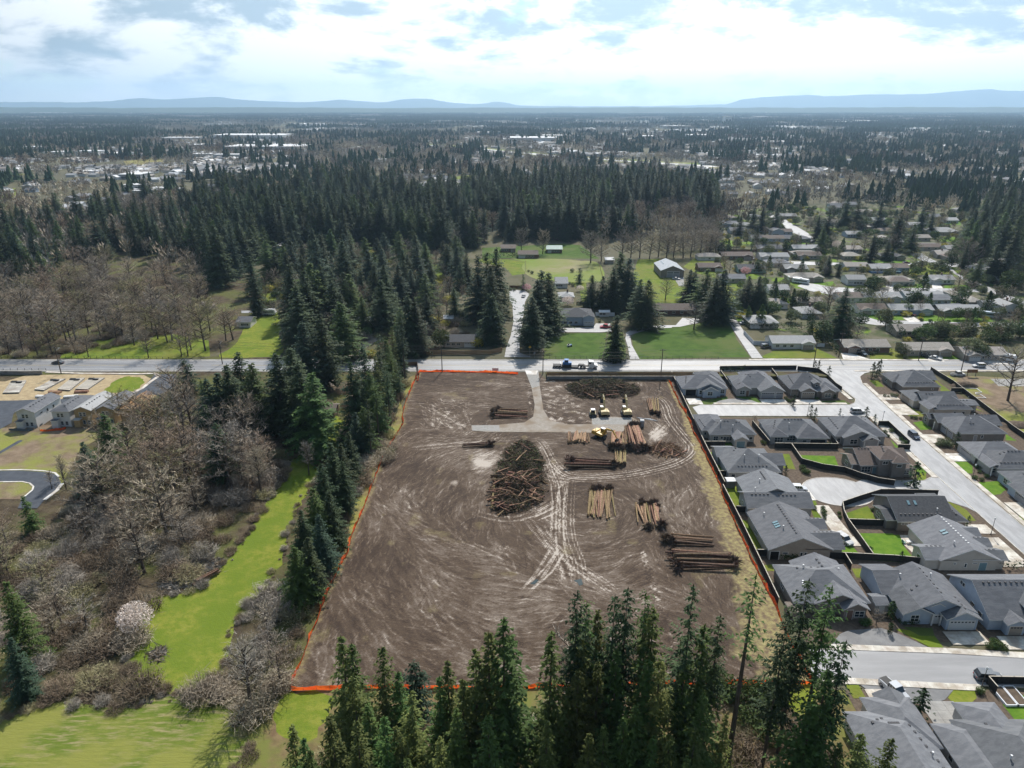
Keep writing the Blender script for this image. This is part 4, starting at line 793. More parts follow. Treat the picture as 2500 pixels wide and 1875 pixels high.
house('single_storey_house', 'grey house with stepped roofs and a rear patio cover, second from main road at right', [('hip', 138.2, 150, 213.2, 222.6, 2.9, .54), ('hip', 135.2, 141, 220.6, 229, 2.85, .5), ('gx', 137.6, 149, 219, 227, 2.95, .5), ('gx', 148.6, 154.6, 217.6, 222, 2.4, .25), ('gy', 136.6, 139.4, 213.6, 219, 2.7, .5)], 'wall_cream', SG,
    [(g, 'l', 1, 3.4, 0, 4.8, 2.2, 'garage_tan'), (w, 'f', 0, 6.6, .9, .7, .9), (w, 'f', 0, 9.4, .9, .9, .9)], [(0, 1.2, 1.2, 1.05, 0, 9), (2, 2, 3, 1, 0, 3), (3, 1.5, 2.2, 1.1, 0, 3)], posts=[(136.4, 213.4, 2.6), (154, 217.4, 2.3)])
house('single_storey_house', 'broad taupe hipped house with a side door, third from main road at right', [('hip', 134.4, 149.2, 194.8, 206, 2.9, .52), ('gx', 133.6, 142, 203, 209, 2.85, .5), ('gx', 144, 151.6, 201, 207.6, 2.85, .5), ('gx', 132.4, 136, 206, 209.4, 2.8, .5)], 'wall_taupe', SG,
    [(d, 'f', 0, 6, 0, .9, 2.0, 'garage_grey'), (w, 'f', 0, 8, 1.2, .6, .9), (g, 'l', 0, 8.4, 0, 2.4, 2.1, 'garage_grey'), (g, 'l', 0, 5, 0, 2.4, 2.1, 'garage_grey'), (w, 'l', 3, 1.6, .8, 1, 1.4)], [(0, 5.5, 3, .9, 0, 2), (2, 2.5, 3.4, 1, 0, 4)], flues=[(0, 6, 4), (0, 9, 7)], posts=[(132.6, 203.4, 2.6)])
house('single_storey_house', 'grey house with an L-shaped roof, fourth from main road at right', [('hip', 131.4, 145, 179, 188.4, 2.9, .5), ('hip', 133, 147, 172.6, 182.6, 2.9, .52), ('gy', 131.4, 134.2, 173.6, 180, 2.7, .5)], 'wall_grey', SS,
    [(w, 'f', 1, 2.2, .9, 1, 1), (w, 'f', 1, 7, 1.3, .7, .5), (w, 'f', 2, 1.4, .8, 1.2, 1.3), (g, 'l', 0, 4, 0, 4.6, 2.1, 'garage_grey')], [(1, 1.2, 1.3, 1.0, 0, 9), (1, 3, 4.8, 1, 0, 6), (0, 7, 5.2, 1, 0, 4)], posts=[(131.6, 173, 2.6)])
house('single_storey_house', 'dark blue-grey house at right edge beside the bright square lawn', [('hip', 132, 146, 162, 170.6, 2.8, .5), ('hip', 130.4, 142, 154.6, 164, 2.8, .5)], 'wall_blue', SG, [(w, 'l', 0, 3, .8, 1.4, 1.3), (g, 'l', 1, 5, 0, 4.4, 2.1, 'garage_grey')], [(0, 3, 4, 1, 0, 5)])
house('single_storey_house', 'big grey hipped house at the bottom edge behind the silver pickup', [('hip', 54.4, 65.2, 66, 88.2, 2.9, .5), ('hip', 58.6, 66, 82, 91.2, 2.9, .48), ('gy', 61.2, 65.4, 84, 92.2, 2.8, .55)], 'wall_grey', SS,
    [(g, 'b', 2, 2, 0, 3.4, 2.1), (w, 'r', 0, 9, .9, 1.2, 1), (w, 'r', 0, 14, .9, 1.2, 1)], [(0, 4.6, 18.2, .45, 0, 4), (0, 7.6, 19.5, .25, -1.2, 9), (0, 2.5, 19, .9, .4, 3)], flues=[(0, 8.6, 13)])
house('single_storey_house', 'grey many-gabled house in the bottom right corner with garden beds beside it', [('hip', 71, 82.4, 68, 86.6, 2.9, .52), ('hip', 73.4, 79.6, 80, 90.2, 2.85, .5), ('hip', 67.6, 73, 72, 86, 2.6, .42), ('gx', 75, 86, 77, 84, 3.0, .5)], 'wall_grey', SS,
    [(g, 'b', 1, 3, 0, 4.4, 2.1), (w, 'l', 2, 5, .9, 1, 1)], [(1, 1.6, 5.2, .4, -.8, 3), (3, 2, 3, .9, 0, 4)], flues=[(0, 3, 10)])
# small outbuildings in the yards
house('garden_shed', 'small grey lean-to shed between the two houses on the lower street', [('gx', 72.6, 75.2, 116, 119.4, 2.2, .35, .2)], 'wall_grey', SG, [(d, 'f', 0, 1.3, 0, .9, 1.8, 'garage_white')], cat='shed')
house('garden_shed', 'little white-roofed shed against the black fence below the blue-grey house', [('gx', 57.2, 59.4, 166.4, 168.4, 2.0, .15, .15)], 'wall_taupe', 'roof_white', cat='shed')
house('garden_shed', 'flat-roofed dark shed by the fence beside the house behind tall firs', [('gx', 54.9, 57.4, 114, 117, 2.0, .1, .15)], 'wall_taupe', 'shingle_brown', cat='shed')
# black fences round the lots
for lab, t, s in (('long black fence with pale cap running along the orange site fence', tA, '90 280, 200 520, 490 1150, 745 1659'), ('lower run of the long black fence beside the orange site fence', tC, '118 180, 330 600, 560 1080, 800 1590'),
    ('black fence between the pale blue house and the arched-entry house', tA, '697 272, 830 466'), ('black fence between the arched-entry house and the corner dormer house', tA, '1322 246, 1510 490'),
    ('black fence behind the corner lot turning down the street', tA, '1640 222, 1890 250, 2010 330, 2110 430, 2185 480'), ('black fence along the main road behind the arched-entry house', tA, '690 222, 1000 218, 1330 216, 1630 214'),
    ('black fence between the cream house and the wide patio house', tA, '1085 895, 1295 1150'), ('black fence right of the wide patio house', tA, '1890 870, 2130 1180'), ('black fence stub behind the cream house porch', tA, '490 1157, 755 1157'),
    ('black fence behind the wide patio house', tA, '1362 1178, 1700 1182, 2140 1188'), ('curved black fence round the two-storey house lot', tA, '1562 1183, 1690 1370, 1950 1440, 2212 1475, 2400 1545, 2630 1610, 2830 1640'),
    ('short black fence below the blue-grey hipped house', tA, '662 1522, 890 1528'), ('short black fence left of the skylight house', tC, '280 452, 422 458'), ('black fence between skylight house and the hidden hipped house', tC, '535 992, 800 996, 1030 1005'),
    ('black fence along the rear of the lower street houses', tC, '1400 1022, 1700 1035, 2212 1062, 2600 1100'), ('black fence between the driveway lane and the two lawns', tC, '1582 395, 1600 500, 1650 610, 1800 820, 1962 1052'),
    ('black fence behind the cul-de-sac with a bend', tC, '1582 395, 1800 320, 2050 242, 2230 242, 2600 252, 2760 256'), ('black fence between the two green back lawns', tC, '1650 612, 2212 628, 2440 650'), ('black fence stub by the small lawn of the pale blue house', tC, '1612 1037, 1692 1170'),
    ('long black fence behind the right-hand houses beside the muddy lot', tB, '1062 232, 1200 320, 1340 405, 1520 545, 1840 790, 2060 960, 2212 1065'), ('black fence between first and second right-hand houses', tB, '1312 494, 1470 494'),
    ('black fence round the raised garden beds at bottom right', tE, '2500 660, 2212 645, 1945 640, 2010 715'), ('black fence corner beside the second-row corner house', tB, '420 905, 540 905, 640 1000, 800 1150'), ('lower black fence by the garden of the two-storey house', tB, '660 1195, 810 1200')):
    wood_fence(lab, PT(t, s), group='black lot fences')
# ------------------------------------------------------------------ new houses under construction at left
def new_house(label, x, y, wid, dep, wallm, roofm, kind, wz=5.4, porch=True, rot=-2):
    return house('two_storey_house', label, [(kind, x, x + wid, y, y + dep, wz, .42, .35)] + ([('gx', x + .3, x + 2.2, y - 1.6, y + .2, 2.6, .12, .15)] if porch else []), wallm, roofm,
        [(w, 'f', 0, 2.0, 3.4, .8, 1.2), (w, 'f', 0, 3.2, 3.4, .8, 1.2), (w, 'f', 0, 4.2, .7, .8, 1.2), (w, 'f', 0, 2.7, .7, .8, 1.2), (w, 'r', 0, 3, 3.8, 1.2, .4), (w, 'r', 0, 6, 3.2, .8, 1), (w, 'r', 0, 9, 3.2, .8, 1)], [(0, wid * .62, 2, 0, 1.4, 6)], rot=rot)
new_house('white two-storey new house, leftmost of the row on the building lots', -155.6, 204.6, 5.8, 13, 'wall_white', 'shingle_grey', 'gy')
new_house('white two-storey new house with a hipped roof, second in the building row', -145.0, 205.4, 5.6, 13, 'wall_white', 'shingle_grey', 'hip')
new_house('yellow sheathed two-storey new house with grey shingles half laid', -138.4, 206.2, 5.4, 13, 'osb', 'shingle_ash', 'gy')
new_house('sheathed two-storey new house behind a young fir, fourth in the building row', -131.6, 207.0, 5.2, 13, 'osb', 'shingle_grey', 'gy')
def framed_house():
    root = thing('framed_house', 'unroofed new house with bare orange roof trusses', 'house', (-121.6, 213.5), R(-2))
    MB().box(-2.9, 2.9, -6, 6, 0, 5.2).build('wall', 'osb', root)
    for i in range(15):
        y = -5.9 + i * .842; mb = MB().tube((-3.2, y, 5.15), (0, y, 6.7), .06, .06, 4).tube((3.2, y, 5.15), (0, y, 6.7), .06, .06, 4).tube((-3.2, y, 5.25), (3.2, y, 5.25), .05, .05, 4).tube((-1.5, y, 5.25), (0, y, 6.6), .04, .04, 4); mb.build('roof_truss', 'lumber', root)
    for z, x in ((6.72, 0), (5.95, 1.6), (5.95, -1.6)): MB().tube((x, -6, z), (x, 6, z), .05, .05, 4).build('purlin', 'lumber', root)
    opening(root, 'w', 'r', ('', -2.9, 2.9, -6, 6), 4, 3.2, .8, 1); opening(root, 'w', 'r', ('', -2.9, 2.9, -6, 6), 8, 3.2, .8, 1)
framed_house()
for lab, s in (('grey foundation slab with black vent boxes, leftmost on the straw lots', '130 340, 300 330, 220 465, 35 470'), ('grey foundation with dark crawlspace covers, second on the straw lots', '590 320, 740 310, 500 440, 390 430'),
               ('framed floor platform with pale joists, third on the straw lots', '800 310, 960 300, 790 440, 650 430'), ('framed floor platform nearest the green corner, fourth on the straw lots', '1010 305, 1180 300, 990 430, 850 425')):
    p = PT(tL, s); c = (sum(q[0] for q in p) / 4, sum(q[1] for q in p) / 4); root = thing('house_foundation', lab, 'foundation', (*c, 0)); q = [(a - c[0], b - c[1]) for a, b in p]
    mb = MB(); lo = [(a, b, 0) for a, b in q]; hi = [(a, b, .55) for a, b in q]
    for i in range(4): mb.poly([lo[i], lo[(i + 1) % 4], hi[(i + 1) % 4], hi[i]])
    mb.poly(hi); mb.build('stem_wall', 'concrete_grey', root)
    fr = 'fence_cap' if 'framed' in lab else 'concrete'
    A, B, Cc, Dd = [Vector((*v, 0)) for v in q]
    for i in range(9):
        f = i / 9 + .05; f2 = f + .07; o = MB(); pts = [A.lerp(Dd, f), B.lerp(Cc, f), B.lerp(Cc, f2), A.lerp(Dd, f2)]
        o.poly([(v.x, v.y, .62) for v in pts]); k = [(v.x, v.y, .56) for v in pts]
        for a in range(4): o.poly([k[a], k[(a + 1) % 4], (pts[(a + 1) % 4].x, pts[(a + 1) % 4].y, .62), (pts[a].x, pts[a].y, .62)])
        o.build('floor_panel' if fr != 'concrete' else 'slab_strip', fr, root)
    for f, wd in ((.12, .25), (.2, .62)):
        c0 = A.lerp(Dd, f).lerp(B.lerp(Cc, f), wd); MB().box(c0.x - .9, c0.x + .9, c0.y - .5, c0.y + .5, .5, 1.0).build('crawlspace_box', 'plastic_black', root)
for lab, x, y in (('stack of white wrapped lumber by the second foundation', 480, 510), ('stack of red-ended lumber in front of the third foundation', 580, 495), ('stack of white wrapped boards in front of the fourth foundation', 800, 510), ('orange pallet load of boards beside the fourth foundation', 920, 455), ('pale bundle of sheet material behind the red-ended lumber', 620, 460)):
    p = tL(x, y); root = thing('lumber_stack', lab, 'lumber', (*p, 0), R(rnd.uniform(-15, 15)))
    for k in range(3): MB().box(-2.2, 2.2, -.7 + k * .48, -.26 + k * .48, .1, .75 + .1 * (k % 2)).build('bundle', 'log_peeled' if 'red' in lab or 'orange' in lab else 'wall_white', root)
    MB().box(-1.9, -1.7, -.7, .7, 0, .1).box(1.7, 1.9, -.7, .7, 0, .1).build('bearer', 'stake', root)
p = tL(590, 605); root = thing('dumpster', 'open black dumpster between the first two new houses', 'dumpster', (*p, 0), R(-3))
MB().box(-2.6, 2.6, -1.2, -1.1, .2, 1.9).box(-2.6, 2.6, 1.1, 1.2, .2, 1.9).box(-2.6, -2.5, -1.1, 1.1, .2, 1.9).box(2.5, 2.6, -1.1, 1.1, .2, 1.9).build('side_wall', 'plastic_black', root); MB().box(-2.5, 2.5, -1.1, 1.1, .15, .3).build('floor', 'interior_dark', root)
for k in range(6): MB().box(-2.5 + k, -2.4 + k, -1.28, -1.2, .2, 1.9).build('rib', 'machine_dark', root)
def low_fabric(label, t, s, m):
    pts = PT(t, s); root = thing('fabric_fence', label, 'fence', (*pts[0], 0)); 
    for a, b in zip(pts, pts[1:]):
        n = max(1, int(math.dist(a, b) / 2))
        for i in range(n):
            f0, f1 = i / n, (i + 1) / n; q0 = (a[0] + (b[0] - a[0]) * f0 - pts[0][0], a[1] + (b[1] - a[1]) * f0 - pts[0][1]); q1 = (a[0] + (b[0] - a[0]) * f1 - pts[0][0], a[1] + (b[1] - a[1]) * f1 - pts[0][1]); h = rnd.uniform(.5, .9)
            MB().poly([(*q0, 0), (*q1, 0), (q1[0], q1[1] + .2, .7), (q0[0], q0[1] + .25, h)]).build('fabric_panel', m, root); MB().box(q0[0] - .03, q0[0] + .03, q0[1], q0[1] + .06, 0, 1.0).build('stake', 'stake', root)
low_fabric('short orange fabric fence in the shade before the second new house', tL, '450 890, 530 895, 620 885, 700 880, 740 865', 'orange_fabric')
low_fabric('crumpled grey silt fabric in front of the leftmost new house', tL, '100 880, 180 885, 300 890, 380 880, 480 820', 'tarp')
wood_fence('dark wall beside the road at the left edge of the photo', PT(tL, '-250 250, 0 252, 300 255, 480 250'), 1.6, 'concrete_grey', 'concrete', cap=False, cat='wall', thick=.3)
# ------------------------------------------------------------------ vegetation shapes
class Tri:
    def __init__(s): s.v = []
    def tri(s, a, b, c): s.v += [a, b, c]
    def mesh(s, name, m):
        n = len(s.v) // 3; me = bpy.data.meshes.new(name); co = np.array(s.v, np.float32)
        me.vertices.add(len(co)); me.vertices.foreach_set('co', co.ravel()); me.loops.add(len(co)); me.loops.foreach_set('vertex_index', np.arange(len(co), dtype=np.int32))
        me.polygons.add(n); me.polygons.foreach_set('loop_start', (np.arange(n) * 3).astype(np.int32)); me.update(); me.materials.append(MATS[m]); return me
def conifer(seed, H, Rm, zb, m, dz=.62, nb=8, prof=.85, droop=.16, gap=0.0, top=.35, spray=1.0, lean=0.0, lob=0.0):
    r = random.Random(seed); T = Tri(); z = zb; lobe = [r.uniform(.75, 1.2) for _ in range(12)]
    while z < H - .5:
        f = (z - zb) / (H - zb); base = Rm * (1 - f) ** prof * (.55 + .45 * min(1, f * 5 + .3)) * (1 + .22 * math.sin(z * 1.9 + seed)) + .12
        n = max(4, int(nb * (.55 + .6 * (1 - f))))
        for k in range(n):
            if r.random() < gap: continue
            a = r.uniform(0, 6.283); L = base * r.uniform(.68, 1.12) * lobe[int(a / 6.2832 * 12) % 12]
            e = -.18 + .75 * f + r.uniform(-.15, .15); ox, oy = math.cos(a), math.sin(a); lx, ly = -oy, ox
            ns = max(2, int(L / .62)); zz = z + r.uniform(-.3, .3)
            for s in range(ns):
                t = (s + r.uniform(.3, 1.0)) / ns; d = L * t; h = zz + math.sin(e) * d - droop * d * t
                cx, cy = ox * d, oy * d; ls = (.42 + .16 * L * (1 - .55 * t)) * spray
                for sg in (-1, 1):
                    q = r.uniform(.4, .9); j = r.uniform(-.35, .12)
                    tip = (cx + (ox * .55 + lx * sg * q) * ls, cy + (oy * .55 + ly * sg * q) * ls, h + j * ls - .1)
                    b = .2 * spray; T.tri((cx - ox * b, cy - oy * b, h + .05), (cx + ox * b * 1.4, cy + oy * b * 1.4, h - .05 + r.uniform(-.1, .1)), tip)
                if r.random() < .55: T.tri((cx - lx * .18, cy - ly * .18, h), (cx + lx * .18, cy + ly * .18, h), (cx + ox * .35 * ls, cy + oy * .35 * ls, h - .55 * ls))
        z += dz * (1.15 - .45 * f) * r.uniform(.75, 1.25)
    for k in range(10): a = r.uniform(0, 6.28); zt = H - r.uniform(.2, 1.6); T.tri((0, 0, zt), (.05, .05, zt + .4), (math.cos(a) * .4 * (H - zt + .2), math.sin(a) * .4 * (H - zt + .2), zt - .1))
    T.tri((-.08, 0, H - 1), (.08, 0, H - 1), (0, 0, H + .2)); T.tri((0, -.08, H - 1), (0, .08, H - 1), (0, 0, H + .2))
    tr = MB().tube((0, 0, -.2), (0, 0, H * .5), .012 * H + .05, .008 * H, 7, caps=False).tube((0, 0, H * .5), (0, 0, H - .6), .008 * H, .02, 6, caps=False)
    for k in range(int(zb * 1.2)):            # dead snags below the crown
        zz = r.uniform(zb * .35, zb + 1); a = r.uniform(0, 6.28); l = r.uniform(.5, 1.6); tr.tube((0, 0, zz), (math.cos(a) * l, math.sin(a) * l, zz - .2), .03, .01, 3, caps=False)
    return T.mesh('crown', m), tr.mesh('trunk', 'bark', fix=False), H
def bare(seed, H, spread, m, fork=.22, n1=24, n2=9, n3=5, up=.7, bark='bark', rise=1.0):
    """leafless crown: limbs from low on the trunk, each with branchlets and twig slivers"""
    r = random.Random(seed); T = Tri(); tr = MB()
    def sliver(p, d, l, w_):
        u = d.orthogonal().normalized(); u = (u * math.cos(l * 9) + d.cross(u) * math.sin(l * 9)) * w_; T.tri(tuple(p - u), tuple(p + u), tuple(p + d * l))
    top = Vector((r.gauss(0, .03) * H, r.gauss(0, .03) * H, H * .8)); tr.tube((0, 0, -.1), tuple(top * .5), H * .021, H * .014, 6, caps=False).tube(tuple(top * .5), tuple(top), H * .014, H * .004, 5, caps=False)
    for i in range(n1):
        f = fork + (1 - fork) * (i + r.random()) / n1; p = top * min(1, f * 1.02); a = i * 2.4 + r.uniform(-.4, .4); L = H * spread * (.45 + .75 * math.sin(math.pi * min(1, .18 + .72 * (f - fork) / (1 - fork)))) * r.uniform(.75, 1.15)
        e = up * (.55 + .6 * f); d = Vector((math.cos(a), math.sin(a), e * rise)).normalized(); L = min(L, (H * 1.0 - p.z) / max(.1, d.z)); q = p + d * L
        tr.tube(tuple(p), tuple(q), H * .0085, H * .002, 3, caps=False)
        for j in range(n2):
            g = .25 + .75 * (j + r.random()) / n2; p2 = p + d * L * g; d2 = (d * .8 + Vector((r.gauss(0, .55), r.gauss(0, .55), r.gauss(.25, .4)))).normalized(); l2 = H * r.uniform(.07, .14) * (1.25 - .5 * g); sliver(p2, d2, l2, .05)
            for k in range(n3): d3 = (d2 * .7 + Vector((r.gauss(0, .6), r.gauss(0, .6), r.gauss(.25, .5)))).normalized(); sliver(p2 + d2 * l2 * r.uniform(.2, 1), d3, H * r.uniform(.04, .085), .036)
    return T.mesh('crown', m), tr.mesh('trunk', bark, fix=False), H
def leafy(seed, H, Rm, m, n=900, size=.35, z0=.15, shape='round', core=True):
    r = random.Random(seed); T = Tri(); lob = [(r.uniform(0, 6.28), r.uniform(-.4, 1), r.uniform(.7, 1.2)) for _ in range(9)]
    for i in range(n):
        a = r.uniform(0, 6.283); u = r.uniform(-1, 1); rad = r.random() ** .33
        k = 1 + .28 * sum(math.cos(a - l[0]) * l[2] * (1 if u > l[1] - .5 else .3) for l in lob[:3]) / 2
        if shape == 'cone': zz = r.random() ** 1.25; q = (1 - zz) ** .8 * r.random() ** .4 * k; p = (math.cos(a) * q * Rm, math.sin(a) * q * Rm, z0 * H + zz * H * (1 - z0))
        elif shape == 'column': zz = r.random(); q = min(1, (1 - zz) * 3.5) ** .6 * r.random() ** .4; p = (math.cos(a) * q * Rm, math.sin(a) * q * Rm, z0 * H + zz * H * (1 - z0))
        else: c = math.sqrt(1 - u * u); p = (math.cos(a) * c * rad * Rm * k, math.sin(a) * c * rad * Rm * k, H * (z0 + (1 - z0) * (.5 + .5 * u * rad)))
        s = size * r.uniform(.6, 1.4); v = [Vector((r.gauss(0, 1), r.gauss(0, 1), r.gauss(0, .7))).normalized() * s for _ in range(3)]
        T.tri(*[tuple(Vector(p) + w_) for w_ in v])
    tr = MB().tube((0, 0, -.1), (0, 0, H * .55), .03 * H * .6, .01 * H, 5, caps=False)
    for k in range(4): a = r.uniform(0, 6.28); tr.tube((0, 0, H * .25), (math.cos(a) * Rm * .5, math.sin(a) * Rm * .5, H * .6), .012 * H, .004 * H, 4, caps=False)
    return T.mesh('crown', m), tr.mesh('trunk', 'bark', fix=False), H
def thicket(seed, H, Rm, m, n=420):
    r = random.Random(seed); T = Tri()
    for i in range(n):
        a = r.uniform(0, 6.28); q = r.random() ** .5 * Rm; b = Vector((math.cos(a) * q * .8, math.sin(a) * q * .8, 0)); l = H * r.uniform(.5, 1.1) * (1 - .45 * (q / Rm) ** 2)
        tip = b + Vector((math.cos(a) * q * .35 + r.gauss(0, .35), math.sin(a) * q * .35 + r.gauss(0, .35), l)); u = Vector((r.gauss(0, 1), r.gauss(0, 1), 0)).normalized() * r.uniform(.03, .075)
        T.tri(tuple(b - u), tuple(b + u), tuple(tip))
        for k in range(2):
            f = r.uniform(.35, .9); p = b.lerp(tip, f); d = Vector((r.gauss(0, .6), r.gauss(0, .6), r.uniform(-.1, .6))) * H * .32; T.tri(tuple(p - u * .7), tuple(p + u * .7), tuple(p + d))
    return T.mesh('thicket', m)
FIR = [conifer(11, 26, 7.6, 1.0, 'fir', nb=13, spray=1.25), conifer(12, 27, 7.0, 1.6, 'fir', nb=13, spray=1.25), conifer(13, 24, 7.6, .8, 'fir_bright', prof=.8, nb=13, spray=1.25), conifer(14, 25, 7.0, 1.2, 'fir_blue', nb=13, spray=1.25), conifer(15, 28, 6.4, 3.5, 'fir', prof=.72, nb=12, spray=1.25)]
FIRN = [conifer(16, 24, 5.2, 1.5, 'fir_near', nb=10, gap=.12, spray=1.1), conifer(17, 26, 4.7, 2.5, 'fir_bright', nb=10, gap=.15, spray=1.1), conifer(18, 25, 5.4, 1.2, 'fir_near', nb=10, gap=.1, prof=.75, spray=1.1), conifer(19, 27, 4.4, 4, 'fir_near', nb=10, gap=.15, prof=.7, spray=1.1), conifer(20, 22, 5.0, 1.5, 'fir_bright', nb=10, gap=.1, prof=.95, spray=1.1)]
SPARSE = [conifer(21, 32, 5.4, 14, 'fir', gap=.2, prof=.6, nb=8, spray=1.2), conifer(22, 33, 5.0, 17, 'fir_bright', gap=.25, prof=.55, nb=8, spray=1.2), conifer(23, 30, 5.2, 10, 'fir', gap=.25, prof=.7, nb=8, spray=1.2)]
POLE = [conifer(31, 36, 3.8, 22, 'fir_bright', gap=.5, prof=.5, nb=5)]
CEDAR = [conifer(41, 20, 5.4, .3, 'cedar', nb=16, droop=.3, prof=.7, dz=.5, spray=1.3), conifer(42, 24, 7.2, .5, 'cedar', nb=16, droop=.22, prof=.7, dz=.55, spray=1.3)]
YOUNG = [conifer(51, 14, 4, .4, 'fir_bright', nb=10, dz=.5, spray=1.1), conifer(52, 13, 4.8, .6, 'fir_blue', nb=12, dz=.5, prof=.55, spray=1.2)]
SMALL = [leafy(61, 9, 2.2, 'shrub', 900, .38, .06, 'cone'), leafy(62, 8, 2.6, 'hedge_green', 900, .4, .08, 'round')]
SPIRE = [conifer(71, 5, 1.3, .2, 'fir', nb=6, dz=.28, spray=.55)]
BARE = [bare(81, 15, .32, 'twig'), bare(82, 16, .28, 'twig', up=.9), bare(83, 14, .36, 'twig_grey'), bare(84, 17, .30, 'twig_red', up=.8), bare(85, 13, .36, 'twig_olive')]
BARET = [bare(91, 19, .17, 'twig_grey', .35, up=1.2), bare(92, 18, .19, 'twig', .38, up=1.1)]
ROUND = [bare(95, 17, .36, 'twig_grey', .16, 32, 11, 6), bare(96, 17, .34, 'twig', .18, 32, 11, 6)]
BLOS = [leafy(101, 7, 4.2, 'blossom', 1900, .3, .12), leafy(102, 5, 3.2, 'blossom_pink', 900, .28, .15)]
BUSH = [leafy(111, 2.2, 1.5, 'shrub', 420, .26, .02), leafy(112, 3.4, 2.2, 'shrub_olive', 600, .32, .03), leafy(113, 2, 1.6, 'yellow_bush', 400, .25, .02)]
ROUNDEV = [leafy(121, 6, 3, 'shrub_olive', 1300, .36, .12), leafy(122, 6.5, 3.2, 'shrub', 1300, .36, .12)]
COLUMN = [leafy(131, 5, .8, 'hedge_green', 420, .26, .02, 'column')]
THK = [thicket(141, 3.2, 3.0, 'bramble'), thicket(142, 2.4, 3.4, 'bramble'), thicket(143, 4.2, 2.8, 'twig_grey', 380), thicket(144, 2.6, 2.8, 'twig_olive', 360), thicket(145, 3.6, 3.2, 'twig', 380)]
TREES = {}
def plant(kind, v, x, y, h, zone, look, wide=1.0, name='tree', cat='tree'):
    crown, trunk, H = kind[v % len(kind)]; s = h / H
    o = obj(name, None, None, (x, y, 0), rnd.uniform(0, 6.28), (s * wide, s * wide, s)); obj('crown', crown, o); obj('trunk', trunk, o)
    o['category'] = cat; o['group'] = zone; TREES.setdefault((zone, look), []).append(o); return o
def fence_x(y): return np.interp(y, [p[1] for p in LEFT], [p[0] for p in LEFT])
def tops(t, s, kind, zone, look, name='fir_tree', wide=1.0, v0=0, clear=0):      # "x y height, ..." : tips as seen in the enlargement
    for i, q in enumerate(s.split(',')):
        x, y, h = map(float, q.split()); gx, gy = t(x, y, h)
        while clear and h > 15 and gx > fence_x(gy) - clear: h -= .5; gx, gy = t(x, y, h)
        plant(kind, v0 + i, gx, gy, h, zone, look, wide, name)
def feet(t, s, kind, zone, look, name='bare_tree', wide=1.0, v0=0, cat='tree', grow=1.0):   # feet as seen in the enlargement
    for i, q in enumerate(s.split(',')):
        x, y, h = map(float, q.split()); gx, gy = t(x, y); plant(kind, v0 + i, gx, gy, h * grow, zone, look, wide, name, cat)
FG = 'in front of the lower orange fence'
tops(tP, '460 530 24, 550 590 22, 560 870 20, 810 620 22, 950 830 18, 1370 740 20, 1300 870 18, 1610 640 24, 1720 490 27, 1850 370 30, 360 1200 20, 830 1210 20, 1060 1000 20, 1310 1390 17, 1720 1200 20, 40 1290 17, 140 1400 17, 1020 1570 14, 590 1250 20, 690 1100 18, 1500 900 20, 1450 1150 18, 930 1300 17, 200 1500 16', FIRN, 'dense firs ' + FG, 'dense dark fir', wide=.98)
tops(tP, '1085 760 13', YOUNG, 'narrow young fir ' + FG, 'narrow blue-green young fir', wide=.7, v0=1)
tops(tQ, '560 150 32, 640 230 28, 880 180 30, 990 115 32, 1145 150 31, 1550 95 34, 1780 350 28', SPARSE, 'tall thin firs ' + FG, 'tall sparse fir with bare lower trunk', wide=.7)
tops(tQ, '740 300 26, 1215 290 29, 1650 430 27, 340 490 27, 0 520 25, 600 560 24, 570 810 22, 900 640 24, 740 750 22, 1170 720 24, 1270 740 24, 480 990 18, 960 1210 17, 790 1290 16, 1210 1380 15, 1350 1370 15, 1570 1310 17, 1640 1020 20, 1830 1200 14, 1480 740 22, 1340 1590 13, 660 1350 16, 1060 1100 19, 300 1250 17, 1500 1550 14', FIRN, 'firs in the lower middle stand', 'green fir', wide=.92, v0=2)
tops(tQ, '2085 0 36', POLE, 'pole-like fir', 'very tall thin fir with a bare pole-like trunk')
tops(t8, '845 460 33, 990 500 33, 720 660 30, 1080 850 28', SPARSE, 'tall thin firs before the hipped house', 'tall sparse fir', wide=.72)
tops(t8, '970 1030 25, 1180 1440 16, 1370 1470 15, 880 1230 20, 1040 1500 14', FIRN, 'firs at the bottom right', 'bushy fir', v0=1, wide=1.1)
tops(tU, '1010 490 28, 810 950 24, 890 800 23, 1180 290 28, 1090 620 24, 1000 820 20, 860 1130 17, 760 1190 16, 930 980 18, 950 640 21, 1080 500 22, 1130 420 23, 1230 250 25', FIR, 'firs along the left side of the orange fence', 'dark fir', v0=0, wide=1.0, clear=6.5)
tops(tR, '1210 1310 26, 1560 1100 30, 1330 1160 27, 1480 1330 24, 1680 1000 30, 1640 1250 26, 1390 1420 22', FIR, 'firs above the left fence corner', 'dark fir', v0=1, wide=.9, clear=7)
tops(tR, '1720 900 32, 1600 1180 29, 1690 1330 27', SPARSE, 'thin firs by the left fence corner', 'tall thin fir', wide=.8, clear=4)
tops(tU, '1390 -30 31, 1310 60 29, 1260 200 28', SPARSE, 'bare-trunked firs on the left fence line', 'bare-trunked fir', wide=.8, clear=3)
tops(t4, '1500 670 24, 1430 745 25, 1590 740 23, 1370 800 22, 1740 680 27, 1830 640 26, 1880 730 26, 1970 800 25, 1300 840 20', FIR, 'dense group of firs below the left part of the main road', 'large dark fir', wide=1.3)
tops(t4, '650 1060 18, 520 1240 16, 1360 1120 18, 1290 1000 16', FIR, 'single firs in the left bare wood', 'dark green fir', v0=2, wide=1.1)
tops(t4, '1160 720 12.5', YOUNG, 'pine at the building-lot corner', 'blue-green pine', wide=1.1, v0=1)
tops(t4, '1270 850 9, 1010 940 8, 140 1580 10', YOUNG, 'young conifers on the left', 'young conifer')
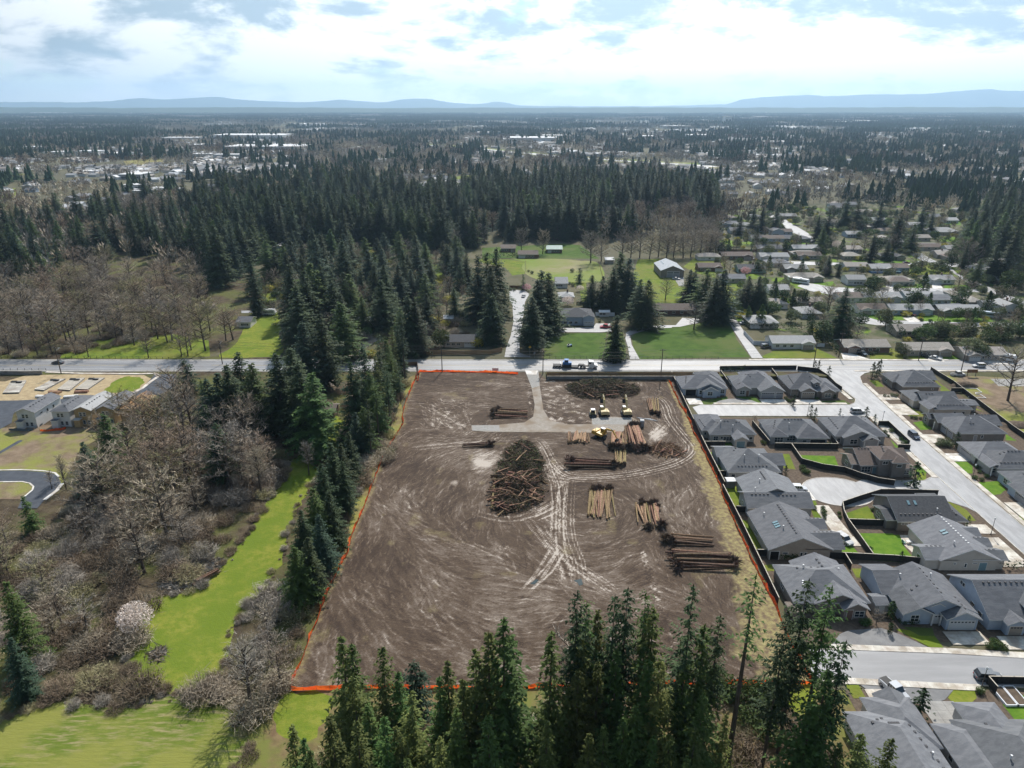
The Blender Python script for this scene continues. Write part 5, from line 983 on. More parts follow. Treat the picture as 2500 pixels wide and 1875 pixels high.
tops(t7, '30 470 18, 60 830 13', FIR, 'firs at the left edge', 'fir cut by the left picture edge', v0=2, wide=.8)
tops(tR, '590 340 28, 740 400 29, 800 330 30, 850 100 30, 900 350 28, 1120 110 28, 1140 420 24, 1190 440 24, 720 920 26, 900 840 28, 660 560 27, 1010 480 24', FIR, 'firs north of the main road, left of the side road', 'tall dark fir', wide=1.3)
tops(tR, '1380 200 24, 1540 350 22, 1510 500 24, 1780 650 25, 1100 720 24, 1910 350 20, 600 1180 20, 1850 720 22', FIR, 'firs in the gardens left of the side road', 'garden fir', v0=3, wide=1.35)
tops(tR, '440 1230 20', SPARSE, 'brownish thin fir by the road', 'brownish thin fir', v0=2)
tops(tR, '2040 550 13', CEDAR, 'narrow cypress', 'narrow dark cypress left of the side road', wide=.55)
tops(tM, '240 200 33, 130 250 31, 30 300 31, 180 420 28', FIR, 'very tall firs left of the side road', 'very tall dark fir', wide=1.15, v0=1)
tops(tM, '180 720 22', CEDAR, 'dark cedar by the side road', 'huge dark cedar at the side road corner', wide=1.2)
tops(tM, '750 460 27, 640 760 23, 830 480 27, 700 560 26', FIR, 'dark firs right of the side road', 'dark fir', wide=1.45, v0=3)
tops(tM, '1320 510 17, 1440 520 17, 1640 250 27, 1740 320 25, 1870 560 22, 1960 560 23, 1560 430 22', FIR, 'firs between the blue house and the brown ranch house', 'garden fir', wide=1.45)
tops(tM, '1600 960 19', CEDAR, 'roadside cedar', 'broad dark conifer alone on the front lawn', v0=1, wide=1.05)
tops(tM, '540 500 9, 1180 430 9', YOUNG, 'young trees by the pasture', 'young tree by the pasture', wide=.9)
tops(tN, '340 790 17, 400 800 17, 550 780 21, 760 790 25, 650 900 22, 1060 870 17, 1190 870 18, 1240 950 14', FIR, 'firs right of the long brown ranch house', 'dark fir', wide=1.5)
tops(tN, '1380 1020 9, 1490 1035 9, 1610 1030 9, 1740 1030 9', SMALL, 'four clipped conifers in a row', 'clipped conifer', name='clipped_conifer')
tops(t6, '1085 260 22', FIR, 'fir by the ranch houses', 'big dark fir among the ranch houses', wide=1.35)
tops(t6, '975 60 12, 980 95 9, 1040 100 9', FIR, 'small firs among the ranch houses', 'small dark fir', v0=3, wide=1.2)
tops(tO, '720 50 27, 880 230 20, 990 30 22, 1110 80 18, 560 420 14, 380 370 18, 1690 660 16, 1640 40 30, 1780 200 28, 1900 480 22', FIR, 'firs among the far ranch houses', 'fir among the ranch houses', v0=1, wide=1.2)
tops(tN, '1400 30 20, 1920 120 20, 1970 270 16, 2050 60 24, 1120 30 20, 960 120 16, 1230 20 20', FIR, 'firs behind the ranch streets', 'dark fir behind the ranch houses', wide=1.25)
tops(tO, '480 -60 24, 200 -80 26, 60 -90 26, 1880 60 26, 2000 90 28, 2100 30 30, 2150 300 26, 2050 500 22, 1920 560 18, 2190 120 30', FIR, 'firs at the right edge', 'tall dark fir at the right edge', v0=3, wide=1.2)
for t, s in ((tO, '900 1040 9, 1080 1080 9, 1460 1060 9, 1810 1060 11, 380 870 10, 1020 830 11'),): tops(t, s, SMALL, 'bushy garden trees', 'bushy dark garden tree', name='garden_tree', wide=1.35, v0=1)
feet(tO, '505 1490 8, 1390 1410 6, 1510 1415 6, 1640 1410 6, 1920 1410 6, 2030 1060 12, 640 1080 5', ROUNDEV, 'round evergreens on the ranch lawns', 'round evergreen on a ranch lawn', 'round_tree')
feet(tO, '1000 1659 7, 1150 1650 8, 1280 1660 7, 1520 1650 8, 1800 1640 7, 1950 1640 8, 2150 1640 8, 850 820 6, 950 780 5, 1100 820 6, 1230 850 6, 1190 790 6, 880 860 5', ROUNDEV, 'rounded trees behind the roadside ranch houses', 'rounded grey-green tree', 'round_tree', 1.15, 1)
feet(t6, '1870 700 8, 1930 715 6, 1420 690 5', ROUNDEV, 'rounded trees beside the tan garage', 'rounded tree beside the tan garage', 'round_tree', 1.2)
# bare trees
feet(t4, '1475 595 15', BARE, 'reddish bare tree', 'reddish bare tree on the lawn above the road', v0=3, wide=1.2)
feet(t4, '560 705 8, 940 710 9, 1150 700 9, 1190 700 10, 1300 665 16, 1430 600 12, 850 630 11, 740 600 11, 1060 610 12, 1000 590 12, 640 590 10, 1210 660 11, 1090 600 14, 930 560 12, 780 560 11, 1160 560 15, 480 690 6, 690 540 11, 1240 580 14, 1330 540 13, 560 560 11, 860 520 13, 1010 520 15, 1120 500 16', BARE, 'bare trees in the grove above the main road', 'grey-green bare tree', grow=1.3)
feet(t4, '60 690 11, 150 690 12, 240 690 11, 330 680 11, 40 600 13, 130 590 14, 230 600 13, 330 590 12, 420 600 12, 60 520 14, 180 500 15, 300 500 14, 420 500 13, 520 480 13, 620 470 12, 20 450 13, 160 420 13, 290 400 14, 440 390 13, 560 380 13, 680 400 12, 780 380 12, 880 420 13', BARE, 'bare trees in the left wood above the road', 'brownish bare tree', v0=1, wide=1.05, grow=1.25)
feet(t4, '500 250 14, 620 220 14, 560 150 15, 470 160 15, 680 150 15, 640 80 15, 540 60 16, 440 90 15', BARE, 'bare trees far left among firs', 'tan bare tree among the far left firs', wide=1.3)
feet(t4, '850 1500 15, 700 1350 13, 1180 1330 16, 1060 1500 15, 1050 1300 15, 900 1240 14, 1230 1220 16, 1130 1160 14, 1000 1240 12, 780 1120 10, 860 1160 11, 1450 1500 10, 1540 1510 10, 1650 1540 13, 640 1600 10, 760 1640 12, 930 1659 12', BARE, 'bare trees of the left wood', 'bare tree', grow=1.2)
feet(t4, '1000 1550 16, 1120 1600 15, 1230 1540 14', BARE, 'reddish bare trees of the left wood', 'reddish-brown bare tree', wide=1.25, v0=3)
feet(t4, '560 1590 9, 400 1480 8, 420 1540 8, 330 1540 6', BARET, 'thin bare trees by the asphalt loop', 'thin bare tree by the asphalt loop')
feet(t7, '280 540 8', BARE, 'olive tree', 'rounded olive-green bare tree in the brambles', v0=4, wide=1.3)
feet(t7, '1590 1270 15', BARET, 'pale alder', 'pale bare tree casting twin shadows on the field', wide=1.2)
feet(t7, '1780 1150 10, 1700 800 7, 1720 1000 8, 50 250 9, 60 450 8, 30 350 9, 350 830 6, 560 230 9, 800 160 10, 950 100 11, 1100 150 10, 1250 60 10, 1180 260 9', BARE, 'bare trees round the meadow', 'bare tree at the meadow edge', wide=1.2)
feet(t7, '870 800 6.5', BLOS, 'blossom tree', 'white blossoming tree at the meadow edge', 'blossom_tree', .85)
feet(tU, '550 850 15, 870 720 11', BARET, 'pale bare trees by the upper meadow', 'pale slender bare tree by the upper meadow', v0=1)
tops(tQ, '760 480 20, 940 600 17', BARE, 'pale bare trees among the lower firs', 'pale bare tree among the lower firs', 'bare_tree', v0=2)
feet(tR, '1760 345 17, 1800 350 8', ROUND, 'grey bare tree on the far lawn', 'grey egg-shaped bare tree on the far lawn', wide=.9)
feet(tM, '520 250 17, 760 275 17', ROUND, 'dense bare trees by the brown houses', 'dense bare tree by the brown houses', wide=.85)
feet(tM, '1300 375 21, 1420 360 16', ROUND, 'round bare trees at the wood edge', 'big round bare tree at the wood edge', wide=1.1)
feet(tM, '1650 330 18, 1750 330 17, 1850 320 18, 1960 330 17, 2060 310 18, 2150 320 18', ROUND, 'bare trees along the wood by the barn', 'grey bare tree behind the barn', wide=1.1)
feet(tN, '120 640 17, 240 650 18, 330 640 18, 450 630 18, 560 620 18, 640 620 17, 200 560 19, 380 540 19, 520 540 19, 600 520 18, 60 560 19, 300 470 19, 470 460 19, 580 440 18', ROUND, 'dark bare trees left of the ranch streets', 'dark grey bare tree', wide=1.15)
feet(tN, '370 1530 13, 2010 1310 15, 1020 480 12, 1400 830 9, 20 1170 12', BARE, 'bare garden trees by the ranch houses', 'bare garden tree by the ranch houses', v0=2, wide=1.2)
feet(tO, '1430 790 20, 1510 810 18, 1400 1040 12, 1150 1420 6, 240 590 14, 600 560 12, 850 180 14, 720 200 13, 1000 140 13, 1600 260 14, 1700 1480 5, 1850 1480 5', BARE, 'bare trees among the far ranch houses', 'bare tree among the ranch houses', v0=1, wide=1.1)
feet(tB, '2010 600 20', BARE, 'bare tree on muddy lot', 'large bare tree on the muddy lot at right', v0=2, wide=1.1)
feet(tR, '1380 800 9, 1560 320 10, 1640 320 10, 2060 330 8, 2170 420 6, 1760 600 11, 1900 900 8, 1950 1150 10, 2000 880 9, 1080 560 11, 980 1000 12, 830 1050 12, 2150 700 10, 1300 370 12', BARE, 'bare garden trees left of the side road', 'bare garden tree left of the side road', wide=1.1)
feet(tE, '1160 215 3.5', BARE, 'bare sapling', 'small bare tree on the bark bed before the pale blue house', wide=1.2)
feet(tA, '1110 890 3.5', BARE, 'bare sapling in the second row', 'small bare tree between the cream and the patio house')
# blossom, shrubs, hedges, small conifers in the gardens
feet(tM, '1040 860 5, 580 690 4, 1180 700 3.5', BLOS, 'blossoming garden trees', 'blossoming tree by the side road gardens', 'blossom_tree', 1.1)
feet(tN, '2120 540 6, 1000 860 5', BLOS, 'white blossoming trees among ranch houses', 'white blossoming tree among the ranch houses', 'blossom_tree', 1.0)
feet(tR, '1270 560 9', ROUNDEV, 'pale evergreen', 'pale green broad tree among the firs', 'broad_tree', 1.0)
feet(tR, '2110 1180 8, 1280 1100 5, 1380 1090 5, 1600 1070 4, 2050 1000 5', ROUNDEV, 'round garden trees left of the side road', 'round garden tree left of the side road', 'round_tree', 1.0, 1)
for s, z, l in (('1895 245 5, 2020 315 5, 1850 230 4.5', 'spire conifers behind the corner fence', 'thin drooping spire conifer behind the corner fence'), ('1590 670 4.5, 1800 790 4.5, 1850 830 4.5, 2160 770 2.5', 'spire conifers along the front street', 'thin spire conifer along the front street'), ('1490 1540 4', 'conifer at the cul-de-sac drive', 'small conifer by the cul-de-sac driveway')): feet(tA, s, SPIRE, z, l, 'spire_conifer', 1.2)
feet(tB, '340 330 7, 395 300 6.5, 430 260 6', SPIRE, 'spire conifers at the right street corner', 'dark spire conifer at the right street corner', 'spire_conifer', 1.1); feet(tB, '850 1640 7.5, 1370 1160 5, 270 800 4, 375 860 3', SPIRE, 'conifers along the side street', 'dark conifer beside the side street', 'spire_conifer', 1.5)
feet(tD, '1400 840 3, 450 1350 3, 1010 1390 3.2, 1060 1420 3', SPIRE, 'small conifers round the vented-ridge house', 'small conifer by the vented-ridge house', 'spire_conifer', 1.4); feet(tE, '1455 865 6', SPIRE, 'golden conifer', 'golden conifer beside the slab driveway at the bottom', 'spire_conifer', 1.6)
feet(tE, '1260 175 4.2, 1255 280 2.6', COLUMN, 'columnar shrubs on the bark bed', 'dark columnar shrub on the bark bed', 'columnar_shrub', 1.1)
def shrubs(t, s, zone, look, v=0, h=1.3, wd=1.0):
    for q in s.split(','):
        x, y = map(float, q.split()); gx, gy = t(x, y); o = plant(BUSH, v, gx, gy, h * rnd.uniform(.75, 1.25), zone, look, wd, 'shrub', 'shrub')
shrubs(tB, '500 545, 545 550, 590 540, 630 550, 655 535', 'shrubs on the island between driveways', 'low shrub between the two driveways', 1, 1.0)
shrubs(tB, '1150 1150, 1200 1155, 1245 1150, 1290 1160, 1180 1110, 1260 1110', 'rounded shrubs beside the broad taupe house', 'rounded shrub beside the broad taupe house', 1, 1.6)
shrubs(tB, '880 820, 940 825, 990 830, 1040 870, 1060 890, 830 810', 'shrub bed between two right-hand lawns', 'shrub in the bed between two lawns', 0, .9)
shrubs(tB, '1630 1420, 1660 1480, 1700 1440, 1600 1560, 1750 1540, 1690 1580, 500 1000, 540 1040, 580 980, 700 1080, 740 1130, 770 1180', 'street garden shrubs', 'shrub in a street-side bed', 0, 1.2)
shrubs(tA, '1500 580, 1520 600, 1550 620, 1590 600, 1880 585, 1950 560, 2010 560, 2080 560, 250 600, 270 640, 1700 1440, 1720 1480, 1760 1490, 1210 1110, 1230 1130, 1990 1160, 2030 1160', 'shrubs by the upper rows of houses', 'small shrub by the upper rows', 0, 1.2)
shrubs(tC, '460 420, 500 415, 540 410, 570 405, 860 1020, 905 1020, 960 1020, 1010 1015', 'dark shrubs by the skylight house', 'dark shrub along the skylight house', 0, 2.0)
shrubs(tC, '1290 580, 1330 585, 1250 570, 1350 420, 1360 470, 1365 510, 1370 550, 1540 990, 1550 480, 1560 530, 1960 440, 1920 930, 1860 870, 1130 400, 1240 420, 2200 1040', 'shrubs along the driveway lane', 'small shrub along the driveway lane', 0, 1.0)
shrubs(tE, '1070 220, 1100 215, 1360 215, 1400 210, 1430 205, 1340 205, 1960 385, 2000 390, 2020 370, 2060 400, 1990 350, 1900 700, 1890 710', 'shrubs on the lower street', 'small shrub on the lower street', 0, 1.2)
shrubs(tE, '330 740, 380 770, 420 790, 360 800, 450 740, 180 760, 220 730, 270 800, 240 920, 390 1050, 60 700, 100 740', 'dark laurels below the orange fence', 'dark laurel clump below the orange fence', 0, 3.2, 1.0)
shrubs(tM, '400 690, 440 690, 1400 1050, 1060 620, 1100 640, 1150 660, 1090 480, 1350 830, 640 500, 600 480', 'garden shrubs by the side road', 'garden shrub by the side road', 1, 1.8)
shrubs(tO, '950 1430, 1060 1440, 1290 1440, 690 1480, 760 1000, 820 1000, 880 1000, 1850 1000, 1570 1020, 1080 640, 1240 690, 1520 850', 'shrubs on the ranch lawns', 'small dark shrub on a ranch lawn', 0, 1.3)
shrubs(t6, '735 645, 775 645, 1240 690, 1270 680, 1300 670, 1330 660, 1360 690, 1450 715, 690 220, 610 370, 640 360', 'shrubs by the roadside houses', 'shrub by a roadside ranch house', 1, 1.6)
shrubs(tO, '1020 340, 190 800, 240 820', 'yellow bushes among ranch houses', 'yellow flowering bush among the ranch houses', 2, 3.5)
shrubs(t5, '880 640, 900 630', 'bright green bushes by the tan house', 'bright green bush by the tan house', 2, 3.0)
def hedge(label, t, s, h, wd, n_per=9):
    pts = PT(t, s); Tm = Tri(); r = random.Random(len(label) * 7)
    for a, b in zip(pts, pts[1:]):
        L = math.dist(a, b)
        for i in range(int(L * n_per * h * .8)):
            f = r.random(); zz = r.random() ** .7; side = r.uniform(-1, 1) * wd / 2 * (1.05 - .35 * zz); dx, dy = (b[0] - a[0]) / L, (b[1] - a[1]) / L; bump = 1 + .1 * math.sin(f * L * 2.1)
            p = Vector((a[0] + (b[0] - a[0]) * f - dy * side, a[1] + (b[1] - a[1]) * f + dx * side, zz * h * bump)); v = [Vector((r.gauss(0, 1), r.gauss(0, 1), r.gauss(0, 1))).normalized() * .38 for _ in range(3)]; Tm.tri(*[tuple(p + q) for q in v])
    o = obj('hedge', Tm.mesh('hedge', 'hedge_green')); tag(o, label, 'hedge', 'clipped hedges')
for a in (('tall dark hedge behind the white fenced yard', t6, '425 520, 600 530, 860 540', 3.4, 2.2), ('thick dark hedge sloping down behind the white fenced house', t6, '680 360, 760 400, 850 470, 860 540', 4.2, 4.0), ('hedge down the right side of the white fenced house', t6, '890 560, 960 620, 1030 690', 3.4, 2.6),
          ('clipped hedge beside the red car drive', t6, '1225 700, 1290 670, 1370 665', 1.4, 1.4), ('tall hedge above the roadside ranch houses', t6, '1340 560, 1400 560, 1440 600', 4.5, 2.6), ('green hedge behind the vented-ridge house', tD, '1750 1440, 2000 1440, 2300 1450', 2.0, 1.4), ('dark hedge on the corner lot along the main road', tA, '690 245, 1000 235', 2.2, 1.0),
          ('dark hedge beside the big hipped far house', tO, '1070 380, 1140 440, 1240 480, 1360 490', 4.0, 3.0), ('hedge behind the yellow-walled houses', tO, '620 850, 780 850, 980 1000', 2.6, 1.8), ('low dark hedge behind the brown houses', tM, '0 330, 200 325, 480 315', 3.0, 2.5)): hedge(*a)
for i in range(13):                                    # row of clipped columns on the far left lawn
    x, y = tR(220 + i * 19, 785 + i * .3); plant(COLUMN, 0, x, y, 4.2, 'row of clipped columns on the left lawn', 'clipped dark column', .9, 'columnar_shrub', 'shrub')
for i in range(14):
    x, y = tR(285 + i * 11.5, 670 - i * 9.5); plant(COLUMN, 0, x, y, 4.0, 'diagonal row of dark columns by the left drive', 'dark column', 1.2, 'columnar_shrub', 'shrub')
feet(tR, '250 880 5, 270 880 5, 300 870 5', COLUMN, 'columns by the left barn', 'dark column beside the grey barn', 'columnar_shrub', 1.2, cat='shrub')
# ------------------------------------------------------------------ the conifer belt: nearest trees singly, the rest as one wood
def zpoly(s): return [tuple(float(v) * 1.1302 for v in p.split()) for p in s.split(',')]
BELT = [(zpoly('470 640, 520 590, 640 540, 760 530, 900 545, 1040 535, 1060 520, 1200 525, 1330 520, 1420 500, 1520 490, 1560 470, 1540 425, 1380 415, 1180 412, 1050 425, 960 430, 860 425, 700 415, 540 420, 430 440, 420 520'), .0155, 27, 36),
        (zpoly('-60 640, 100 620, 200 560, 330 560, 420 600, 440 520, 430 440, 330 430, 200 470, 60 480, -60 470'), .0075, 22, 30), (zpoly('2060 600, 2130 560, 2300 600, 2300 450, 2150 440, 2080 500'), .007, 22, 30)]
def sample(poly, dens, seed):
    r = random.Random(seed); g = [G(*p) for p in poly]; x0, x1 = min(p[0] for p in g), max(p[0] for p in g); y0, y1 = min(p[1] for p in g), max(p[1] for p in g); out = []
    n = int((x1 - x0) * (y1 - y0) * dens)
    for i in range(n):
        q = (r.uniform(x0, x1), r.uniform(y0, y1))
        if inside(q, g) and all((q[0] - o[0]) ** 2 + (q[1] - o[1]) ** 2 > 12 for o in out[-60:]): out.append(q)
    return out
for i in range(9):
    y = 198 + i * 6 + rnd.uniform(-2, 2); plant(FIRN if i % 3 else SPARSE, i, fence_x(y) - rnd.uniform(5.5, 10), y, rnd.uniform(15, 24) if i % 3 else rnd.uniform(22, 28), 'fir belt down the left edge of the site', 'mid-green fir', .95, 'fir_tree')
belt = []
for k, (poly, dens, h0, h1) in enumerate(BELT): belt += [(x, y, rnd.uniform(h0 * .62, h1) * (1 - .3 * max(0, math.sin(x * .035 + 1) * math.sin(y * .03))), k) for x, y in sample(poly, dens, 50 + k) if math.sin(x * .027 + 2.1 * math.sin(y * .017)) * math.sin(y * .031 + 1.7 * math.sin(x * .019)) < .40]
belt.sort(key=lambda p: p[1])
have = sum(len(v) for k, v in TREES.items() if v[0].name.startswith('fir_tree'))
NEAR = max(0, 300 - have); ZN = ('dark wood behind the pasture', 'dark wood at the far left', 'wood at the right edge')
for i, (x, y, h, k) in enumerate(belt[:NEAR]): plant(FIR, i, x, y, h, 'front trees of the ' + ZN[k], 'dark fir', rnd.uniform(.8, 1.3), 'fir_tree')
def scatter(name, label, pts, protos, cat=None):        # pts: x, y, z, rotation, scale, index
    me = bpy.data.meshes.new(name); a = np.array(pts, np.float32); me.vertices.add(len(a)); me.vertices.foreach_set('co', a[:, :3].ravel())
    for nm, c in (('rz', 3), ('sc', 4)): me.attributes.new(nm, 'FLOAT', 'POINT').data.foreach_set('value', np.ascontiguousarray(a[:, c]))
    me.attributes.new('ix', 'INT', 'POINT').data.foreach_set('value', a[:, 5].astype(np.int32)); me.update()
    coll = bpy.data.collections.new(name + '_kinds')
    for i, p in enumerate(protos):
        if isinstance(p, tuple):
            mb = bpy.data.meshes.new('k'); bm = bmesh.new(); bm.from_mesh(p[0]); nf = len(bm.faces); bm.from_mesh(p[1]); bm.faces.ensure_lookup_table()
            for f in bm.faces[nf:]: f.material_index = 1
            bm.to_mesh(mb); bm.free(); mb.materials.append(p[0].materials[0]); mb.materials.append(p[1].materials[0]); p = mb
        coll.objects.link(bpy.data.objects.new('%s_kind_%02d' % (name, i), p))
    ng = bpy.data.node_groups.new(name, 'GeometryNodeTree'); ng.interface.new_socket('Geometry', in_out='INPUT', socket_type='NodeSocketGeometry'); ng.interface.new_socket('Geometry', in_out='OUTPUT', socket_type='NodeSocketGeometry')
    N = ng.nodes.new; K = ng.links.new; gi = N('NodeGroupInput'); go = N('NodeGroupOutput'); ci = N('GeometryNodeCollectionInfo'); ci.inputs['Collection'].default_value = coll; ci.inputs['Separate Children'].default_value = True; ci.inputs['Reset Children'].default_value = True
    ip = N('GeometryNodeInstanceOnPoints'); ip.inputs['Pick Instance'].default_value = True; K(gi.outputs[0], ip.inputs['Points']); K(ci.outputs[0], ip.inputs['Instance'])
    def na(n, t): x = N('GeometryNodeInputNamedAttribute'); x.data_type = t; x.inputs['Name'].default_value = n; return x.outputs['Attribute']
    cx = N('ShaderNodeCombineXYZ'); K(na('rz', 'FLOAT'), cx.inputs[2]); er = N('FunctionNodeEulerToRotation'); K(cx.outputs[0], er.inputs[0]); K(er.outputs[0], ip.inputs['Rotation'])
    K(na('sc', 'FLOAT'), ip.inputs['Scale']); K(na('ix', 'INT'), ip.inputs['Instance Index']); K(ip.outputs[0], go.inputs[0])
    o = obj(name, me); md = o.modifiers.new('scatter', 'NODES'); md.node_group = ng; o['kind'] = 'stuff'; o['label'] = label
    if cat: o['category'] = cat
    return o
rest = belt[NEAR:]
scatter('conifer_wood', 'dense dark fir wood behind the pasture reading as one mass', [(x, y, 0, rnd.uniform(0, 6.28), h / 26, rnd.randrange(5)) for x, y, h, k in rest], [(c, t_) for c, t_, H in FIR], 'wood')
POOLB = []; POOLS = []
for k, (poly, dens, hh) in enumerate(((zpoly('190 1120, 250 1010, 420 880, 560 900, 600 1000, 480 1120, 380 1240, 200 1300, 190 1200'), .010, 16), (zpoly('-30 760, -30 620, 180 590, 420 600, 460 680, 300 740'), .007, 15), (zpoly('0 1290, 130 1240, 240 1300, 230 1480, 100 1500, -20 1400'), .010, 8))):
    POOLB += [(x, y, hh * rnd.uniform(.75, 1.2), i, ('bare trees filling the left wood', 'bare trees filling the wood above the road', 'low bare trees filling the brambles at left')[k], 'bare tree' if k < 2 else 'low bare tree') for i, (x, y) in enumerate(sample(poly, dens, 900 + k))]
HSE = [(o.location.x, o.location.y) for o in C.objects if o.parent is None and o.get('category') in ('house', 'shed', 'barn')]
def fill(kind, name, zone, look, poly, dens, h0, h1, seed, wide=1.2, cat='tree', clear=8, avoid=()):
    for i, (x, y) in enumerate(sample(poly, dens, seed)):
        if any((x - a) ** 2 + (y - b) ** 2 < clear * clear for a, b in HSE) or any(inside((x, y), p) for p in ROADS): continue
        if name == 'bare_tree': POOLB.append((x, y, rnd.uniform(h0, h1), i, zone, look))
        elif name == 'shrub': POOLS.append((x, y, rnd.uniform(h0, h1), i, zone, look))
        else: plant(kind, i, x, y, rnd.uniform(h0, h1), zone, look, wide, name, cat)
# brambles and saplings under the bare woods
und = []
for poly, dens in ((zpoly('-40 1190, 70 1170, 140 1110, 190 1050, 240 1000, 420 900, 560 900, 700 960, 700 1000, 600 1050, 520 1120, 430 1240, 330 1290, 340 1400, 310 1490, 200 1520, -40 1540'), .085), (zpoly('330 1480, 420 1490, 500 1480, 640 1480, 650 1500, 540 1560, 420 1510'), .14), (zpoly('490 1470, 540 1420, 560 1340, 600 1260, 640 1200, 700 1120, 760 1000, 840 900, 850 960, 780 1090, 720 1230, 660 1340, 620 1450, 610 1500, 520 1520'), .09),
                   (zpoly('-40 770, -40 640, 200 600, 420 610, 470 680, 300 740, 150 770'), .03), (zpoly('700 1560, 1000 1540, 1300 1530, 1700 1530, 1760 1580, 1800 1700, 640 1700'), .05), (zpoly('620 880, 700 860, 860 800, 880 830, 850 900, 700 980, 620 960'), .03), (zpoly('760 740, 900 690, 1040 690, 960 760, 880 770'), .03)):
    und += [(x, y, 0, rnd.uniform(0, 6.28), rnd.uniform(.55, 1.25), rnd.choice([0, 0, 1, 1, 2, 3, 4])) for x, y in sample(poly, dens, len(und) + 5)]
mead = MEADOW; und = [u for u in und if not inside((u[0], u[1]), mead) and not inside((u[0], u[1]), FIELD)]
for kk, pl in enumerate((MEADOW, FIELD)):                    # ragged edge of brambles round the meadow and the field
    for (ax, ay), (bx, by) in zip(pl, pl[1:] + pl[:1]):
        for q in range(max(1, int(math.dist((ax, ay), (bx, by)) / .8))):
            f = rnd.random(); x, y = ax + (bx - ax) * f + rnd.gauss(0, .5), ay + (by - ay) * f + rnd.gauss(0, .5)
            if y > 60: und.append((x, y, 0, rnd.uniform(0, 6.28), rnd.random() ** 2.5 * .5 + .05, rnd.choice([0, 1, 2, 3])))
scatter('bramble_thicket', 'brown bramble and sapling thicket under the bare woods', und, THK, 'thicket')
for k, (poly, dens, h0, h1) in enumerate(BELT[:2]): POOLB += [(x, y, rnd.uniform(13, 20), i, 'bare trees in the clearings of the dark wood', 'grey bare tree') for i, (x, y) in enumerate(sample(poly, .004, 60 + k)) if math.sin(x * .027 + 2.1 * math.sin(y * .017)) * math.sin(y * .031 + 1.7 * math.sin(x * .019)) > .36]
LZ = zpoly('560 690, 520 640, 640 560, 760 545, 1010 560, 1020 690, 900 740, 860 770, 760 770, 640 720'); RZ = zpoly('1560 660, 1520 560, 1540 480, 1700 450, 2230 470, 2230 750, 1800 755, 1640 720')
hr = random.Random(31); extra = []
for x, y in sample(RZ, .02, 81):
    if len(extra) < 34 and all((x - a) ** 2 + (y - b) ** 2 > 300 for a, b in HSE) and not any(inside((x + dx, y + dy), p) for p in ROADS for dx, dy in ((0, 0), (7, 0), (-7, 0), (0, 6), (0, -6))):
        HSE.append((x, y)); W_ = hr.uniform(11, 17); rf, rn = hr.choice([('shingle_ash', 'pale grey'), ('shingle_tan', 'tan'), ('shingle_brown', 'brown'), ('shingle_slate', 'grey')]); k_ = hr.choice(['gx', 'hip'])
        extra.append((x, rn, house('ranch_house', '', [(k_, x - W_ / 2, x + W_ / 2, y - 4.5, y + 4.5, 2.6, .36, .45)], hr.choice(['wall_white', 'wall_tan', 'wall_blue', 'wall_cream']), rf, [('g', 'f', 0, W_ * .2, 0, 2.6, 2, 'garage_white'), ('w', 'f', 0, W_ * .5, .9, 1.3, 1), ('w', 'f', 0, W_ * .78, .9, 1.3, 1)], group='small ranch houses on the back streets')))
for rn in set(e[1] for e in extra):
    for i, e in enumerate(sorted([e for e in extra if e[1] == rn], key=lambda e: PX(e[2].location.x, e[2].location.y)[0])): e[2]['label'] = 'small %s roofed ranch house on the back streets, %s from left' % (rn, ORD(i + 1))
fill(BARE, 'bare_tree', 'bare trees between the houses left of the side road', 'small bare tree', LZ, .006, 7, 12, 71); fill(FIR, 'garden_fir', 'extra firs between the houses left of the side road', 'mid-sized fir', LZ, .0042, 13, 24, 72, 1.25)
fill(BUSH, 'shrub', 'shrubs between the houses left of the side road', 'garden shrub', LZ, .008, 2, 4, 73, 1.2, 'shrub', 6)
fill(ROUNDEV, 'round_tree', 'round trees scattered over the ranch gardens', 'small round tree', RZ, .0030, 4, 7, 74, 1.15, clear=9); fill(BARE, 'bare_tree', 'bare trees scattered over the ranch gardens', 'slender bare tree', RZ, .0028, 6, 11, 75, clear=9); fill(BUSH, 'shrub', 'bushes scattered over the ranch gardens', 'garden bush', RZ, .005, 1.5, 3.2, 76, 1.3, 'shrub', 8); fill(SMALL, 'garden_conifer', 'small conifers scattered over the ranch gardens', 'small dark conifer', RZ, .0012, 6, 11, 77, 1.2, clear=9)
def pooled(pool, name, kinds, sname, slabel, cat, wide):       # the largest in view singly up to 300 of the kind, the rest as one mass
    pool[:] = [p for p in pool if not inside((p[0], p[1]), MEADOW) and not inside((p[0], p[1]), FIELD)]
    n = 300 - sum(len(v) for v in TREES.values() if v[0].name.split('.')[0] == name); pool.sort(key=lambda p: -p[2] / math.hypot(p[0], p[1], 80))
    for x, y, h, i, z, lk in pool[:max(0, n)]: plant(kinds, i, x, y, h, z, lk, wide, name, cat)
    if pool[max(0, n):]: scatter(sname, slabel, [(x, y, 0, rnd.uniform(0, 6.28), h / kinds[i % len(kinds)][2], i % len(kinds)) for x, y, h, i, z, lk in pool[max(0, n):]], [(a, b) for a, b, c in kinds], cat)
pooled(POOLB, 'bare_tree', BARE, 'leafless_trees', 'further leafless trees between houses and in the left wood', 'trees', 1.2); pooled(POOLS, 'shrub', BUSH, 'garden_bushes', 'small bushes dotted between the far houses', 'bushes', 1.2)
